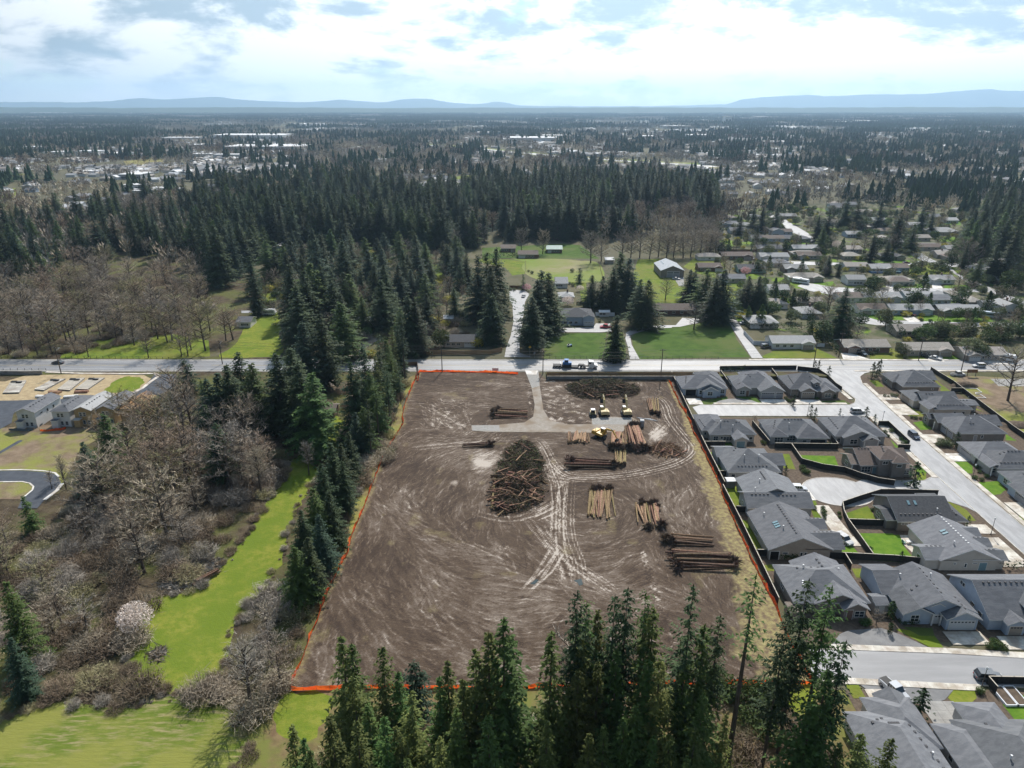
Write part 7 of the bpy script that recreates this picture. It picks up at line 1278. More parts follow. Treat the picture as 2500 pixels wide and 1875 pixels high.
def lowboy():
    gx, gy = tF(960, 170); root = thing('lowboy_truck', 'white semi truck pulling a lowboy trailer on the main road', 'truck', (gx, 259.9, .06), R(-4))
    MB().prism([(5.0, .7), (8.3, .7), (8.4, 1.5), (7.2, 1.75), (6.8, 2.9), (5.0, 3.1)], -1.2, 1.2, axis='y').build('cab', 'machine_white', root); MB().box(4.95, 5.9, -1.22, 1.22, 2.1, 2.7).build('side_window', 'car_glass', root); MB().prism([(6.85, 1.9), (7.22, 1.8), (6.9, 2.8), (6.8, 2.8)], -1.05, 1.05, axis='y').build('windscreen', 'car_glass', root)
    MB().box(1.6, 5.2, -.5, .5, .7, 1.0).build('tractor_frame', 'machine_dark', root); MB().box(-5.5, .8, -1.3, 1.3, .45, .7).build('deck', 'machine_dark', root); MB().prism([(.8, .45), (1.2, .6), (1.6, 1.25), (3.2, 1.25), (3.2, 1.45), (1.3, 1.5), (.8, .7)], -.9, .9, axis='y').build('gooseneck', 'machine_dark', root); MB().box(-8.8, -5.5, -1.25, 1.25, .85, 1.1).build('rear_deck', 'machine_dark', root)
    for wx in (7.4, 3.4, 2.2, -6.0, -7.1, -8.2):
        for sg in (-1, 1): t_ = MB().tube((wx, sg * .85, .5), (wx, sg * 1.28, .5), .5, .5, 12).build('wheel', 'rubber', root); MB().tube((wx, sg * 1.1, .5), (wx, sg * 1.3, .5), .25, .25, 8).build('rim', 'rim', t_)
    for sg in (-1, 1): MB().tube((4.8, sg * .9, 1), (4.8, sg * .9, 3.4), .08, .08, 6).build('exhaust_stack', 'steel', root); MB().box(8.35, 8.42, sg * .9 - .15, sg * .9 + .15, 1.0, 1.25).build('headlight', 'headlight', root)
    b = thing('blue_machine', 'blue tracked machine loaded on the lowboy trailer', 'machine', (gx - 3.4, 260.15, .8), R(-4))
    for sg in (-1, 1): MB().prism([(-1.9, .3), (-1.6, 0), (1.6, 0), (1.9, .3), (1.6, .7), (-1.6, .7)], sg * .95 - .22, sg * .95 + .22, axis='y').build('track', 'machine_dark', b)
    MB().box(-1.6, .6, -.9, .9, .7, 1.8).build('body', 'machine_blue', b); MB().box(.6, 1.8, -.85, .85, .7, 1.5).build('engine_hood', 'machine_blue', b); MB().box(-.9, .5, -.8, .8, 1.8, 2.5).build('cab_window', 'car_glass', b); MB().box(-1.0, .6, -.9, .9, 2.5, 2.62).build('cab_roof', 'machine_blue', b); MB().prism([(-2.8, .1), (-2.3, .1), (-2.3, 1.2), (-2.6, 1.2)], -1.2, 1.2, axis='y').build('blade', 'machine_white', b)
lowboy()
gx, gy = tF(1645, 775); pt = thing('portable_toilet', 'grey portable toilet with a white roof by the gravel pad', 'toilet', (gx, gy, .1)); MB().box(-.58, .58, -.58, .58, 0, 2.1).build('cabin', 'wall_grey', pt); MB().prism([(-.62, 2.1), (.62, 2.1), (.4, 2.35), (-.4, 2.35)], -.62, .62).build('roof', 'wall_white', pt); MB().box(-.42, .42, -.62, -.58, .1, 1.95).build('door', 'garage_grey', pt)
for i in range(4):
    a = tF(1590 + i * 12, 684 + i * 4); b = tF(1815 - i * 25, 722 - i * 8); tag(MB().tube((*a, .25), (*b, .25), .1, .1, 6).build('pipe', 'wall_white'), 'white pipe lying beside the portable toilet, %s from the front' % ORD(i + 1), 'pipe', 'white pipes on the ground')
gx, gy = tM(1060, 1318); mow = thing('riding_mower', 'small riding mower alone on the dark lawn', 'mower', (gx, gy, 0), R(20)); MB().box(-.9, .3, -.5, .5, .25, .8).build('body', 'machine_white', mow); MB().box(.3, 1.0, -.35, .35, .3, .9).build('hood', 'machine_blue', mow); MB().box(-.6, -.1, -.3, .3, .8, 1.3).build('seat', 'plastic_black', mow)
for wx, sg in ((-.6, -1), (-.6, 1), (.7, -1), (.7, 1)): MB().tube((wx, sg * .45, .28), (wx, sg * .65, .28), .28, .28, 10).build('wheel', 'rubber', mow)
# ------------------------------------------------------------------ logs
ROOTW = []
for sd in range(4):
    r = random.Random(sd + 300); T = Tri()
    for i in range(95):
        dvec = Vector((r.gauss(-.35, .6), r.gauss(0, 1), r.gauss(0, 1))).normalized(); l = r.uniform(.5, 1.5); p = dvec * r.uniform(0, .5); u = dvec.orthogonal().normalized() * r.uniform(.05, .18); T.tri(tuple(p - u), tuple(p + u), tuple(p + dvec * l)); u = dvec.cross(u).normalized() * .1; T.tri(tuple(p - u), tuple(p + u), tuple(p + dvec * l * .8))
    ROOTW.append(T.mesh('root_wad', 'root'))
LOGN = [0]
def log(a, b, ra, rb, m, label, group, root=0, z0=None):
    a = Vector(a); b = Vector(b); L = (b - a).length; t_ = thing('log', label, 'log', (0, 0, 0), 0, group); q = (b - a).to_track_quat('X', 'Z'); t_.location = a; t_.rotation_euler = q.to_euler()
    mb = MB(); bow = rnd.uniform(-.12, .12); n = 3
    for k in range(n): f0, f1 = k / n, (k + 1) / n; mb.tube((L * f0, bow * math.sin(math.pi * f0), 0), (L * f1, bow * math.sin(math.pi * f1), 0), ra + (rb - ra) * f0, ra + (rb - ra) * f1, 8, 0, k in (0, n - 1), 1)
    mb.build('trunk', [m, 'log_end'], t_)
    if root and rnd.random() < .62:
        o = obj('root_wad', ROOTW[LOGN[0] % 4], t_, (rnd.uniform(-.5, .5), rnd.uniform(-.4, .4), rnd.uniform(-.2, .3)), None, root * rnd.uniform(.55, 1.35)); o.rotation_euler = (rnd.uniform(0, 6.28), 0, 0)
        if rnd.random() < .3: obj('root_wad', ROOTW[(LOGN[0] + 1) % 4], t_, (.4, .2, 0), None, root * .8)
    LOGN[0] += 1; return t_
def pile(label, group, t, a0, a1, b0, b1, n, r=.22, m=('log_bark',), root=0, rows=1, jit=.5, mixed=False):
    """logs from line a0-a1 (butts) to line b0-b1 (tips), in rows stacked on one another"""
    A0, A1, B0, B1 = (Vector((*t(*p), 0)) for p in (a0, a1, b0, b1)); per = math.ceil(n / rows); k = 0
    for row in range(rows):
        for i in range(per - row):
            if k >= n: return
            f = (i + .5 + row * .5) / per; f = min(1, max(0, f + rnd.uniform(-.03, .03))); a = A0.lerp(A1, f); b = B0.lerp(B1, min(1, max(0, f + rnd.uniform(-.13, .13)))); d = (b - a); a += d * rnd.uniform(-.12, .16) * max(jit, .7); b -= d * rnd.uniform(-.05, .14) * jit
            rr = r * rnd.uniform(.75, 1.2); z = .16 + rr + row * r * 1.75; a.z = z + (root * .5 if root else 0); b.z = z
            sw = rnd.gauss(0, .05); dd = b - a; b = a + Vector((dd.x * math.cos(sw) - dd.y * math.sin(sw), dd.x * math.sin(sw) + dd.y * math.cos(sw), dd.z + rnd.uniform(0, .35)))
            if mixed and rnd.random() < .4: a, b = b, a
            log(a, b, rr * 1.15, rr * .7, rnd.choice(m), label, group, root); k += 1
LB, LP, LM, LD = 'log_bark', 'log_peeled', 'log_moss', 'log_dark'
pile('log with its root end at the left in the pile left of the gravel drive', 'logs left of the gravel drive', tF, (130, 610), (130, 690), (470, 605), (450, 690), 10, .26, (LP, LB, LP, LD), 1.0, 2)
pile('thin dark log in the small pile above the big brush heap', 'logs above the brush heap', tF, (70, 955), (75, 990), (-220, 975), (-220, 1000), 7, .16, (LD, LD, LB), .8, 2)
pile('reddish log in the fan left of the yellow excavator', 'logs left of the yellow excavator', tF, (870, 945), (1105, 950), (880, 850), (1090, 850), 20, .26, (LP, LP, LB), 0, 2, 1)
pile('red log in the tight stack at the yellow excavator', 'red logs at the yellow excavator', tF, (1325, 985), (1410, 990), (1335, 845), (1420, 850), 13, .27, (LP,), 0, 2); pile('tan log in the narrow stack right of the red logs', 'tan logs right of the red ones', tF, (1415, 1005), (1500, 1010), (1425, 845), (1490, 850), 9, .26, (LP, LB, LM), 0, 1)
pile('tan log fanning out in the largest pile by the gravel pad', 'logs in the largest pile', tF, (1470, 790), (1615, 790), (1500, 980), (1700, 1010), 20, .3, (LP, LB, LP), .9, 2, 1); pile('dark-rooted log at the foot of the largest pile', 'rooted logs at the foot of the largest pile', tF, (1300, 1010), (1740, 1030), (1320, 960), (1720, 960), 16, .24, (LD,), 1.3, 1)
pile('yellowish log in the small neat pile below the red logs', 'yellowish logs below the red ones', tF, (1375, 1180), (1480, 1180), (1380, 1025), (1480, 1030), 10, .25, (LM,), .5, 1); pile('dark log lying across with roots at both ends, middle of the site', 'dark logs in the middle of the site', tF, (870, 1125), (870, 1225), (1330, 1140), (1370, 1215), 12, .28, (LD, LD, LB), 1.15, 2, mixed=True)
pile('mossy log in the fan with roots at the top, centre right', 'mossy logs centre right', tS, (915, 440), (1090, 450), (890, 650), (1100, 665), 19, .28, (LM, LM, LP, LB), 1.0, 1, .8); pile('log with root clump in the pile right of the mossy logs', 'logs right of the mossy ones', tS, (1260, 560), (1450, 565), (1290, 715), (1480, 720), 13, .28, (LM, LB, LP), .9, 1, .8); pile('rooted log at the foot of the pile right of the mossy logs', 'rooted logs beside the mossy ones', tS, (1300, 735), (1500, 725), (1330, 690), (1480, 680), 7, .22, (LD,), 1.2)
pile('dark log in the upper of the two right-hand piles', 'dark logs upper right-hand pile', tS, (1525, 790), (1525, 855), (1860, 815), (1890, 885), 5, .27, (LD, LB), 1.0); pile('dark log in the lowest right-hand pile', 'dark logs lowest right-hand pile', tS, (1520, 915), (1560, 1050), (2000, 925), (2030, 1045), 13, .3, (LD, LB, LD), 1.1, 2, mixed=True)
pile('log in the small pile near the black fence corner', 'logs near the black fence corner', tF, (1725, 640), (1830, 650), (1705, 490), (1800, 490), 8, .28, (LB, LM), .9, 1); pile('weathered log at the meadow edge', 'logs at the meadow edge', t7, (1225, 490), (1235, 515), (1385, 415), (1390, 430), 5, .25, (LD, LB), 0, 2)
pile('single pale log standing left of the brush heap', 'log left of the brush heap', tS, (155, 560), (165, 570), (160, 350), (165, 350), 1, .28, (LM,), 0)
def brush(name, label, outline, hmax, n, mats, seed, sticks):
    poly = outline; r = random.Random(seed); xs = [p[0] for p in poly]; ys = [p[1] for p in poly]; cx, cy = sum(xs) / len(xs), sum(ys) / len(ys); T = Tri(); T2 = Tri(); k = 0
    def edge(x, y): return min(math.dist((x, y), (a[0] + (b[0] - a[0]) * f, a[1] + (b[1] - a[1]) * f)) for a, b in zip(poly, poly[1:] + poly[:1]) for f in (0, .25, .5, .75))
    pts = []
    while len(pts) < 420:
        x, y = r.uniform(min(xs), max(xs)), r.uniform(min(ys), max(ys))
        if inside((x, y), poly): pts.append((x, y, min(1, edge(x, y) / 5.5) ** .8 * hmax * r.uniform(.55, 1.15) * (.75 + .35 * math.sin(x * .7) * math.sin(y * .5 + 1))))
    for i in range(n):
        x, y, h = r.choice(pts); x += r.gauss(0, .6); y += r.gauss(0, .6); z = .1 + h * r.random() ** .45; d = Vector((r.gauss(0, 1), r.gauss(0, 1), r.gauss(0, .35))).normalized(); l = r.uniform(.5, 2.2); u = d.orthogonal().normalized() * r.uniform(.04, .12); p = Vector((x, y, z))
        (T if r.random() < .72 else T2).tri(tuple(p - u), tuple(p + u), tuple(p + d * l))
        if r.random() < .55: v = [Vector((r.gauss(0, 1), r.gauss(0, 1), r.gauss(0, .6))).normalized() * .42 for _ in range(3)]; (T2 if y > cy and r.random() < .8 else T).tri(*[tuple(p + q) for q in v])
    o = obj(name, T.mesh(name, mats[0])); tag(o, label, 'brush pile', None, 'stuff'); o2 = obj('green_slash', T2.mesh('green_slash', mats[1]), o); o2['kind'] = 'stuff'
    for i in range(sticks):
        x, y, h = r.choice(pts); 
        for _ in range(4):
            if y > cy - 1 and i < sticks * .85: x, y, h = r.choice(pts)
        L = r.uniform(2.5, 6.5); a = r.uniform(-1.2, 1.3); d = Vector((math.cos(a), math.sin(a), r.uniform(-.1, .15))) * L; p = Vector((x, y, h + .3)); log(p - d / 2, p + d / 2, r.uniform(.15, .28), .11, r.choice((LP, LP, LB, LB, LD)), 'loose log lying across the ' + label.split(' of ')[0], 'loose logs on the ' + label.split(' of ')[0])
brush('brush_pile', 'big brush heap of brown and green slash in the middle of the site', PT(tS, '300 110, 380 62, 450 70, 520 160, 560 260, 560 420, 520 520, 400 610, 230 625, 170 540, 180 400, 200 300, 250 180'), 4.2, 9000, ('slash', 'slash_green'), 4, 92)
brush('brush_pile', 'long brush heap of cut branches below the retaining wall', PT(tF, '890 350, 1000 310, 1200 300, 1400 300, 1560 350, 1620 420, 1500 465, 1250 480, 1050 490, 940 450, 880 400'), 3.6, 8000, ('slash', 'slash_green'), 5, 14)
brush('brush_pile', 'low heap of split sticks at the right end of the log piles', PT(tF, '1720 1000, 1800 960, 1950 960, 2060 1010, 2080 1070, 2000 1095, 1850 1080, 1740 1050'), 1.5, 2600, ('log_peeled', 'log_bark'), 6, 26)
brush('brush_pile', 'grey heap of old branches at the meadow edge', PT(t7, '1060 380, 1250 340, 1420 340, 1400 410, 1230 500, 1080 570, 1020 520'), 1.2, 1600, ('twig_grey', 'bramble'), 7, 0)
brush('brush_pile', 'small twiggy heap on the lower meadow', PT(t7, '950 940, 990 905, 1040 910, 1030 950, 980 985'), .9, 350, ('bramble', 'twig_grey'), 8, 0)
# ------------------------------------------------------------------ utility poles, wires, street lamps, signs
POLES = {}
def upole(key, label, x, y, h, arm=True, lamp=False):
    root = thing('utility_pole', label, 'pole', (x, y, 0), 0, 'utility poles along the main road'); MB().tube((0, 0, 0), (0, 0, h), .19, .13, 8).build('pole_shaft', 'pole_wood', root)
    if arm:
        MB().box(-1.1, 1.1, -.06, .06, h - .7, h - .55).build('crossarm', 'pole_wood', root)
        for k in (-1, -.4, .4, 1): MB().tube((k, 0, h - .55), (k, 0, h - .3), .06, .04, 5).build('insulator', 'steel', root)
    if lamp: MB().tube((0, 0, h - 1.8), (0, 2.0, h - 1.3), .05, .04, 5).build('lamp_arm', 'steel', root); MB().box(-.15, .15, 1.8, 2.5, h - 1.4, h - 1.25).build('lamp_head', 'steel', root)
    POLES[key] = (x, y, h)
for k, lab, p, h, lp in (('a', 'dark utility pole left of the site on the main road', tL(690, 245), 11, True), ('b', 'utility pole at the upper left of the site', (*t5(660, 800),), 11, False), ('c', 'utility pole beside the gravel drive entrance', tF(618, 225), 9.5, True), ('d', 'tall utility pole rising at the retaining wall', tF(1840, 280), 12, False), ('e', 'utility pole behind the corner fence', tA(1830, 225), 11.5, False), ('f', 'utility pole in front of the grey-tan roadside house', tB(915, 105), 10, False), ('g', 'utility pole with a lamp by the muddy lot', tB(1425, 290), 12, True), ('h', 'utility pole in front of the left firs', t4(1408, 750), 10, True), ('i', 'utility pole by the red car drive', t6(1030, 705), 10.5, False), ('j', 'utility pole by the left lawn mailboxes', tR(1085, 1290), 10, True)): upole(k, lab, p[0], p[1], h, True, lp)
def wire(label, a, b, z, sag=.9):
    mb = MB(); n = 10; A = Vector((a[0], a[1], z[0])); B = Vector((b[0], b[1], z[1])); prev = A
    for i in range(1, n + 1): f = i / n; q = A.lerp(B, f); q.z -= sag * 4 * f * (1 - f); mb.tube(prev, q, .028, .028, 3, caps=False); prev = q
    tag(mb.build('power_line', 'wire'), label, 'wire', 'power lines along the main road')
chain = 'hbcdeg'
for p, q in zip(chain, chain[1:]):
    a, b = POLES[p], POLES[q]
    for dz, nm in ((.35, 'top'), (1.6, 'middle'), (2.6, 'lower')): wire('%s power line strung between roadside poles, span %s' % (nm, {'hb': 'above the left firs', 'bc': 'over the left orange fence', 'cd': 'over the lowboy truck', 'de': 'behind the three corner houses', 'eg': 'over the street junction'}[p + q]), a, b, (a[2] - dz, b[2] - dz))
def lamp(label, x, y, h=4.2):
    root = thing('street_lamp', label, 'street lamp', (x, y, 0), 0, 'post lamps of the housing estate'); MB().tube((0, 0, 0), (0, 0, .5), .14, .1, 8).tube((0, 0, .5), (0, 0, h), .07, .05, 8).build('lamp_post', 'pole_wood', root); MB().tube((0, 0, h), (0, 0, h + .15), .12, .22, 8).tube((0, 0, h + .15), (0, 0, h + .45), .22, .16, 8).tube((0, 0, h + .45), (0, 0, h + .55), .16, .03, 8).build('lamp_globe', 'lamp_globe', root)
for lab, p in (('post lamp by the driveway of the vented-ridge house', tD(1738, 965)), ('post lamp between the fourth house and the street', tB(1575, 1560)), ('post lamp at the front street corner', tB(465, 885)), ('post lamp behind the wide patio house', tA(1765, 780)), ('post lamp beside the garden beds at the bottom right', tE(1908, 670))): lamp(lab, *p)
def sign(name, label, x, y, h, w_, hh, m, dia=False):
    root = thing(name, label, 'sign', (x, y, 0)); MB().tube((0, 0, 0), (0, 0, h), .05, .05, 6).build('sign_post', 'steel', root)
    mb = MB()
    if dia: mb.prism([(0, h - w_), (w_, h), (0, h + w_), (-w_, h)], -.09, -.05, axis='y')
    else: mb.box(-w_ / 2, w_ / 2, -.09, -.05, h - hh, h)
    mb.build('sign_panel', m, root)
sign('warning_sign', 'yellow diamond sign at the side road corner', *tM(615, 1440), 4.4, .6, 0, 'cat_yellow', True); sign('road_sign', 'back of a grey road sign by the side road', *tM(668, 1445), 2.4, .7, .7, 'steel'); sign('notice_board', 'white site notice board on the top orange fence', *tF(125, 205), 1.6, 2.4, 1.1, 'wall_white')
gx, gy = tB(1560, 300); bb = thing('site_billboard', 'brown billboard standing at the muddy lot', 'sign', (gx, gy)); MB().box(-1.9, 2.1, -.05, .05, 1.6, 2.9).build('board', 'fence_brown', bb); [MB().box(x, x + .15, .05, .2, 0, 2.9).build('post', 'pole_wood', bb) for x in (-1.5, 1.6)]
# garden beds, mud lot, yard clutter
for k, (x0, x1) in enumerate(((2025, 2100), (2095, 2180))):
    p = PT(tE, '%d 690, %d 690, %d 780, %d 780' % (x0, x1 - 15, x1 + 8, x0 + 40)); c = (sum(q[0] for q in p) / 4, sum(q[1] for q in p) / 4); root = thing('raised_bed', ('left' if k == 0 else 'right') + ' white raised garden bed in the bottom right yard', 'garden bed', (*c, 0))
    MB().box(-1.1, 1.1, -2.2, -2.05, 0, .5).box(-1.1, 1.1, 2.05, 2.2, 0, .5).box(-1.1, -.95, -2.05, 2.05, 0, .5).box(.95, 1.1, -2.05, 2.05, 0, .5).build('frame', 'vinyl', root); MB().box(-.95, .95, -2.05, 2.05, 0, .4).build('soil', 'bark_mulch', root)
LAYER[0] = .125
patch('muddy_lot', PT(tB, '1260 290, 1700 300, 2212 330, 2800 400, 2800 1300, 2212 1060, 1840 790, 1520 540, 1340 400'), 'bare_earth'); patch('muddy_lot', PT(tB, '1800 330, 2212 330, 2300 420, 1900 420'), 'gravel_grey')
root = thing('house_foundation', 'white outlined foundation on the muddy lot', 'foundation', (*tB(1570, 500), 0)); fp = [(a - tB(1570, 500)[0], b - tB(1570, 500)[1]) for a, b in PT(tB, '1410 445, 1630 455, 1690 500, 1615 505, 1620 520, 1670 525, 1745 570, 1540 560, 1410 445')]
for a, b in zip(fp, fp[1:]): MB().tube((*a, .25), (*b, .25), .14, .14, 4).build('form_board', 'wall_white', root)
r = random.Random(77)
for lab, x, y, rx, ry, h in (('dark mound of soil on the muddy lot', 1480, 420, 5, 2.4, 1.8), ('brown mound of soil in the muddy lot corner', 2130, 900, 6, 3, 1.2)):
    c = tB(x, y); mb = MB(); n = 14
    for j in range(n):
        for i in range(n):
            u, v = i / (n - 1) * 2 - 1, j / (n - 1) * 2 - 1; q = max(0, 1 - u * u - v * v); mb.v.append((u * rx, v * ry, h * q ** .7 * r.uniform(.8, 1.1)))
    for j in range(n - 1):
        for i in range(n - 1): a = j * n + i; mb.f.append((a, a + 1, a + 1 + n, a + n)); mb.m.append(0)
    o = mb.build('soil_mound', 'bark_mulch', None, True); o.location = (*c, .05); tag(o, lab, 'soil mound')
for lab, t, x, y, m in (('green bin behind the shed of the lower street houses', tE, 1158, 70, 'machine_blue'), ('white bin in the side yard of the blue-grey hipped house', tA, 655, 1300, 'wall_white'), ('white box beside the bin in the blue-grey house yard', tA, 700, 1310, 'wall_white'), ('white tank at the fence by the offset-gable house', tC, 240, 135, 'wall_white')):
    gx, gy = t(x, y); root = thing('storage_bin', lab, 'bin', (gx, gy, 0)); MB().box(-.5, .5, -.45, .45, .05, 1.0).build('bin_body', m, root); MB().box(-.54, .54, -.5, .5, 1.0, 1.1).build('bin_lid', 'vinyl' if m != 'machine_blue' else m, root)
root = thing('patio_set', 'patio chairs and white table behind the vented-ridge house', 'patio set', (*tD(570, 1090), 0)); MB().box(-.6, .6, -.5, .5, .68, .74).build('table_top', 'wall_white', root); [MB().tube((x, y, 0), (x, y, .68), .04, .04, 5).build('table_leg', 'wall_white', root) for x in (-.5, .5) for y in (-.4, .4)]; MB().box(-1.5, -.8, -.4, .4, .3, .45).box(-1.5, -1.4, -.4, .4, .45, 1.0).build('chair', 'roof_teal', root)
sheet('patio', PT(tD, '445 975, 690 975, 720 1330, 620 1220, 500 1110'), .135, 'concrete')
# ------------------------------------------------------------------ far country
def far_conifer(T, x, y, h, rr, r):
    for k in range(3):
        z0 = h * (.08 + .27 * k); z1 = z0 + h * (.5 - .08 * k); q = rr * (1 - .28 * k); a0 = r.uniform(0, 6.28); n = 5
        for i in range(n):
            a, b = a0 + i * 6.283 / n, a0 + (i + 1) * 6.283 / n; k1, k2 = r.uniform(.75, 1.2), r.uniform(.75, 1.2)
            T.tri((x + math.cos(a) * q * k1, y + math.sin(a) * q * k1, z0 + r.uniform(-.6, .6)), (x + math.cos(b) * q * k2, y + math.sin(b) * q * k2, z0 + r.uniform(-.6, .6)), (x, y, min(h, z1)))
def far_bare(T, x, y, h, rr, r):
    for i in range(34):
        a = r.uniform(0, 6.28); u = r.random(); q = rr * math.sin(math.pi * min(1, .12 + .8 * u)) * r.random() ** .5; p = Vector((x + math.cos(a) * q, y + math.sin(a) * q, h * (.25 + .6 * u))); d = Vector((math.cos(a) * .5, math.sin(a) * .5, 1)) * h * .16; w_ = Vector((-math.sin(a), math.cos(a), 0)) * .55; T.tri(tuple(p - w_), tuple(p + w_), tuple(p + d))
    T.tri((x - .3, y, 0), (x + .3, y, 0), (x, y, h * .6))
def grove(seed, size, n, fn, hr, rr, m):
    r = random.Random(seed); T = Tri()
    for i in range(n): h = r.uniform(*hr); fn(T, r.uniform(-size / 2, size / 2), r.uniform(-size / 2, size / 2), h, rr * h * r.uniform(.8, 1.2), r)
    return T.mesh('grove', m)
def house_block(seed, size, n, roofs):
    r = random.Random(seed); mb = MB()
    for i in range(n):
        x, y = r.uniform(-size / 2, size / 2), r.uniform(-size / 2, size / 2); w_, d_ = r.uniform(10, 17), r.uniform(8, 11)
        if r.random() < .3: w_, d_ = d_, w_
        k = r.randrange(len(roofs)); mb.box(x - w_ / 2, x + w_ / 2, y - d_ / 2, y + d_ / 2, 0, 3.2, len(roofs)); rm, _ = roof_mesh('gx' if w_ > d_ else 'gy', x - w_ / 2, x + w_ / 2, y - d_ / 2, y + d_ / 2, 3.2, .4, .5)
        o = len(mb.v); mb.v += rm.v; mb.f += [tuple(o + q for q in f) for f in rm.f]; mb.m += [k] * len(rm.f)
    return mb.mesh('houses', list(roofs) + ['wall_white'], fix=False)
CG = [grove(s, 55, 13, far_conifer, (12, 26), .25, 'fir') for s in range(3)]; BG = [grove(s + 9, 55, 15, far_bare, (10, 17), .33, m) for s, m in ((0, 'twig'), (1, 'twig_grey'), (2, 'bramble'))]
HB = [house_block(s, 55, 8, ['shingle_ash', 'shingle_slate', 'roof_white', 'shingle_tan']) for s in range(3)]
CGX = [grove(s + 30, 210, 120, far_conifer, (12, 24), .32, 'fir') for s in range(3)]; BGX = [grove(s + 40, 210, 90, far_bare, (12, 20), .5, 'twig_grey') for s in range(2)]; HBX = [house_block(s + 50, 210, 34, ['shingle_ash', 'roof_white', 'roof_white', 'shingle_slate']) for s in range(2)]
HWY = [(t2(560, 918)), t2(820, 936), t2(1100, 962), t2(1470, 995), t2(1850, 1022), t2(2203, 1042), t3(260, 1056)]
patch('far_field', [(x, y + 60) for x, y in HWY] + [(x, y - 40) for x, y in HWY[::-1]], 'pasture'); strip('far_highway', HWY, 24, LAYER[0] + .05, 'asphalt_pale')
for s in ('2090 1060, 2203 1060', ): pass
for t, s in ((t2, '730 1120, 820 1110, 980 1118, 980 1140, 740 1150'), (t1, '800 920, 1000 905, 1120 925, 820 940'), (t1, '0 1200, 100 1190, 100 1250, 0 1260'), (t3, '1140 900, 1500 890, 1500 915, 1150 920'), (t1, '100 1090, 170 1090, 170 1105, 100 1105')): patch('far_field', PT(t, s), 'lawn')
patch('far_field', PT(t1, '780 1020, 1000 1000, 1130 1040, 1100 1080, 820 1060'), 'dry_grass')
WH = []
def weights(u, v):       # photo position in the 2212-wide view -> conifer, bare, houses
    if v < 262: return (.72, .14, .10)
    if v < 300:
        if u < 330: return (.75, .15, .06)
        if u < 640: return (.35, .35, .12)
        if u < 1000: return (.5, .32, .12)
        if u < 1560: return (.30, .22, .36)
        return (.60, .12, .22)
    if v < 345:
        if u < 120: return (.6, .2, .1)
        if u < 330: return (.45, .35, .12)
        if u < 640: return (.18, .38, .30)
        if u < 1000: return (.30, .55, .08)
        if u < 1480: return (.16, .34, .36)
        if u < 1720: return (.3, .2, .38)
        return (.50, .22, .20)
    if v < 385:
        if u < 620: return (.10, .16, .52)
        if u < 1000: return (.30, .40, .20)
        if u < 1560: return (.16, .50, .22)
        return (.46, .26, .20)
    if u < 560: return (.22, .2, .42)
    if u < 860: return (.62, .22, .1)
    if u < 1130: return (.22, .12, .3)
    if u < 1540: return (.42, .26, .18)
    if u < 1760: return (.28, .26, .30)
    return (.36, .30, .22)
rz_g = [G(*p) for p in RZ]; belt_g = [[G(*p) for p in b[0]] for b in BELT]; hwy_g = HWY
far_c, far_b, far_h, fx_c, fx_b, fx_h = [], [], [], [], [], []; singles = []
r = random.Random(99)
def near_hwy(x, y):
    if not (HWY[0][0] < x < HWY[-1][0]): return False
    return abs(y - np.interp(x, [p[0] for p in HWY], [p[1] for p in HWY])) < 55
y = 640.0
while y < 2700:
    half = y * .80 + 60; x = -half
    while x < half:
        qx, qy = x + r.uniform(-14, 14), y + r.uniform(-14, 14); x += 46; px, py = PX(qx, qy); u, v = px / 1.1302, py / 1.1302
        if any(inside((qx, qy), b) for b in belt_g) or near_hwy(qx, qy): continue
        if inside((qx, qy), rz_g): continue
        wc, wb, wh = weights(u, v); k = r.random(); n_ = .5 + .5 * math.sin(qx * .0075 + 2 * math.sin(qy * .005)) * math.sin(qy * .0095 + 1.6 * math.sin(qx * .006)); wc *= 1.45 if n_ > .58 else .38; wh *= 2.1 if n_ < .52 else .5; wb *= 1.2
        e = (qx, qy, 0, r.uniform(0, 6.28), r.uniform(.8, 1.15), r.randrange(3))
        if k < wc: far_c.append(e)
        elif k < wc + wb: far_b.append(e)
        elif k < wc + wb + wh:
            if len(singles) < 230 and qy < 1500: singles += [(qx + r.uniform(-20, 20), qy + r.uniform(-20, 20)) for _ in range(3)]; 
            else: far_h.append(e[:3] + (r.choice([0, .1, 1.57, -.2]), 1, e[5]))
            if r.random() < .35: far_b.append(e[:4] + (.6, e[5]))
    y += 46
y = 2700.0
while y < 11500:
    half = y * .80; x = -half
    while x < half:
        qx, qy = x + r.uniform(-60, 60), y + r.uniform(-60, 60); x += 185; px, py = PX(qx, qy); u, v = px / 1.1302, py / 1.1302; wc, wb, wh = weights(u, v); k = r.random(); e = (qx, qy, 0, r.uniform(0, 6.28), r.uniform(.9, 1.1), r.randrange(2))
        n_ = .5 + .5 * math.sin(qx * .0021 + 2 * math.sin(qy * .0012)) * math.sin(qy * .0031 + qx * .0011); wc *= 1.15 if n_ > .45 else .35; wh *= 2.0 if n_ < .5 else .5
        if k < wc: fx_c.append(e[:5] + (r.randrange(3),))
        elif k < wc + wb: fx_b.append(e)
        elif k < wc + wb + wh: fx_h.append(e)
    y += 185
far_b += [(x, y, 0, r.uniform(0, 6.28), r.uniform(.7, 1.1), r.randrange(3)) for poly in (BELT[1][0], zpoly('430 440, 540 420, 700 415, 700 470, 560 500, 440 520'), zpoly('1330 520, 1560 490, 1560 430, 1400 440')) for x, y in sample(poly, .0011, 7)]
scatter('distant_fir_wood', 'far fir woods scattered over the plain', far_c, CG, 'wood'); scatter('distant_bare_wood', 'far brown leafless woods on the plain', far_b, BG, 'wood')
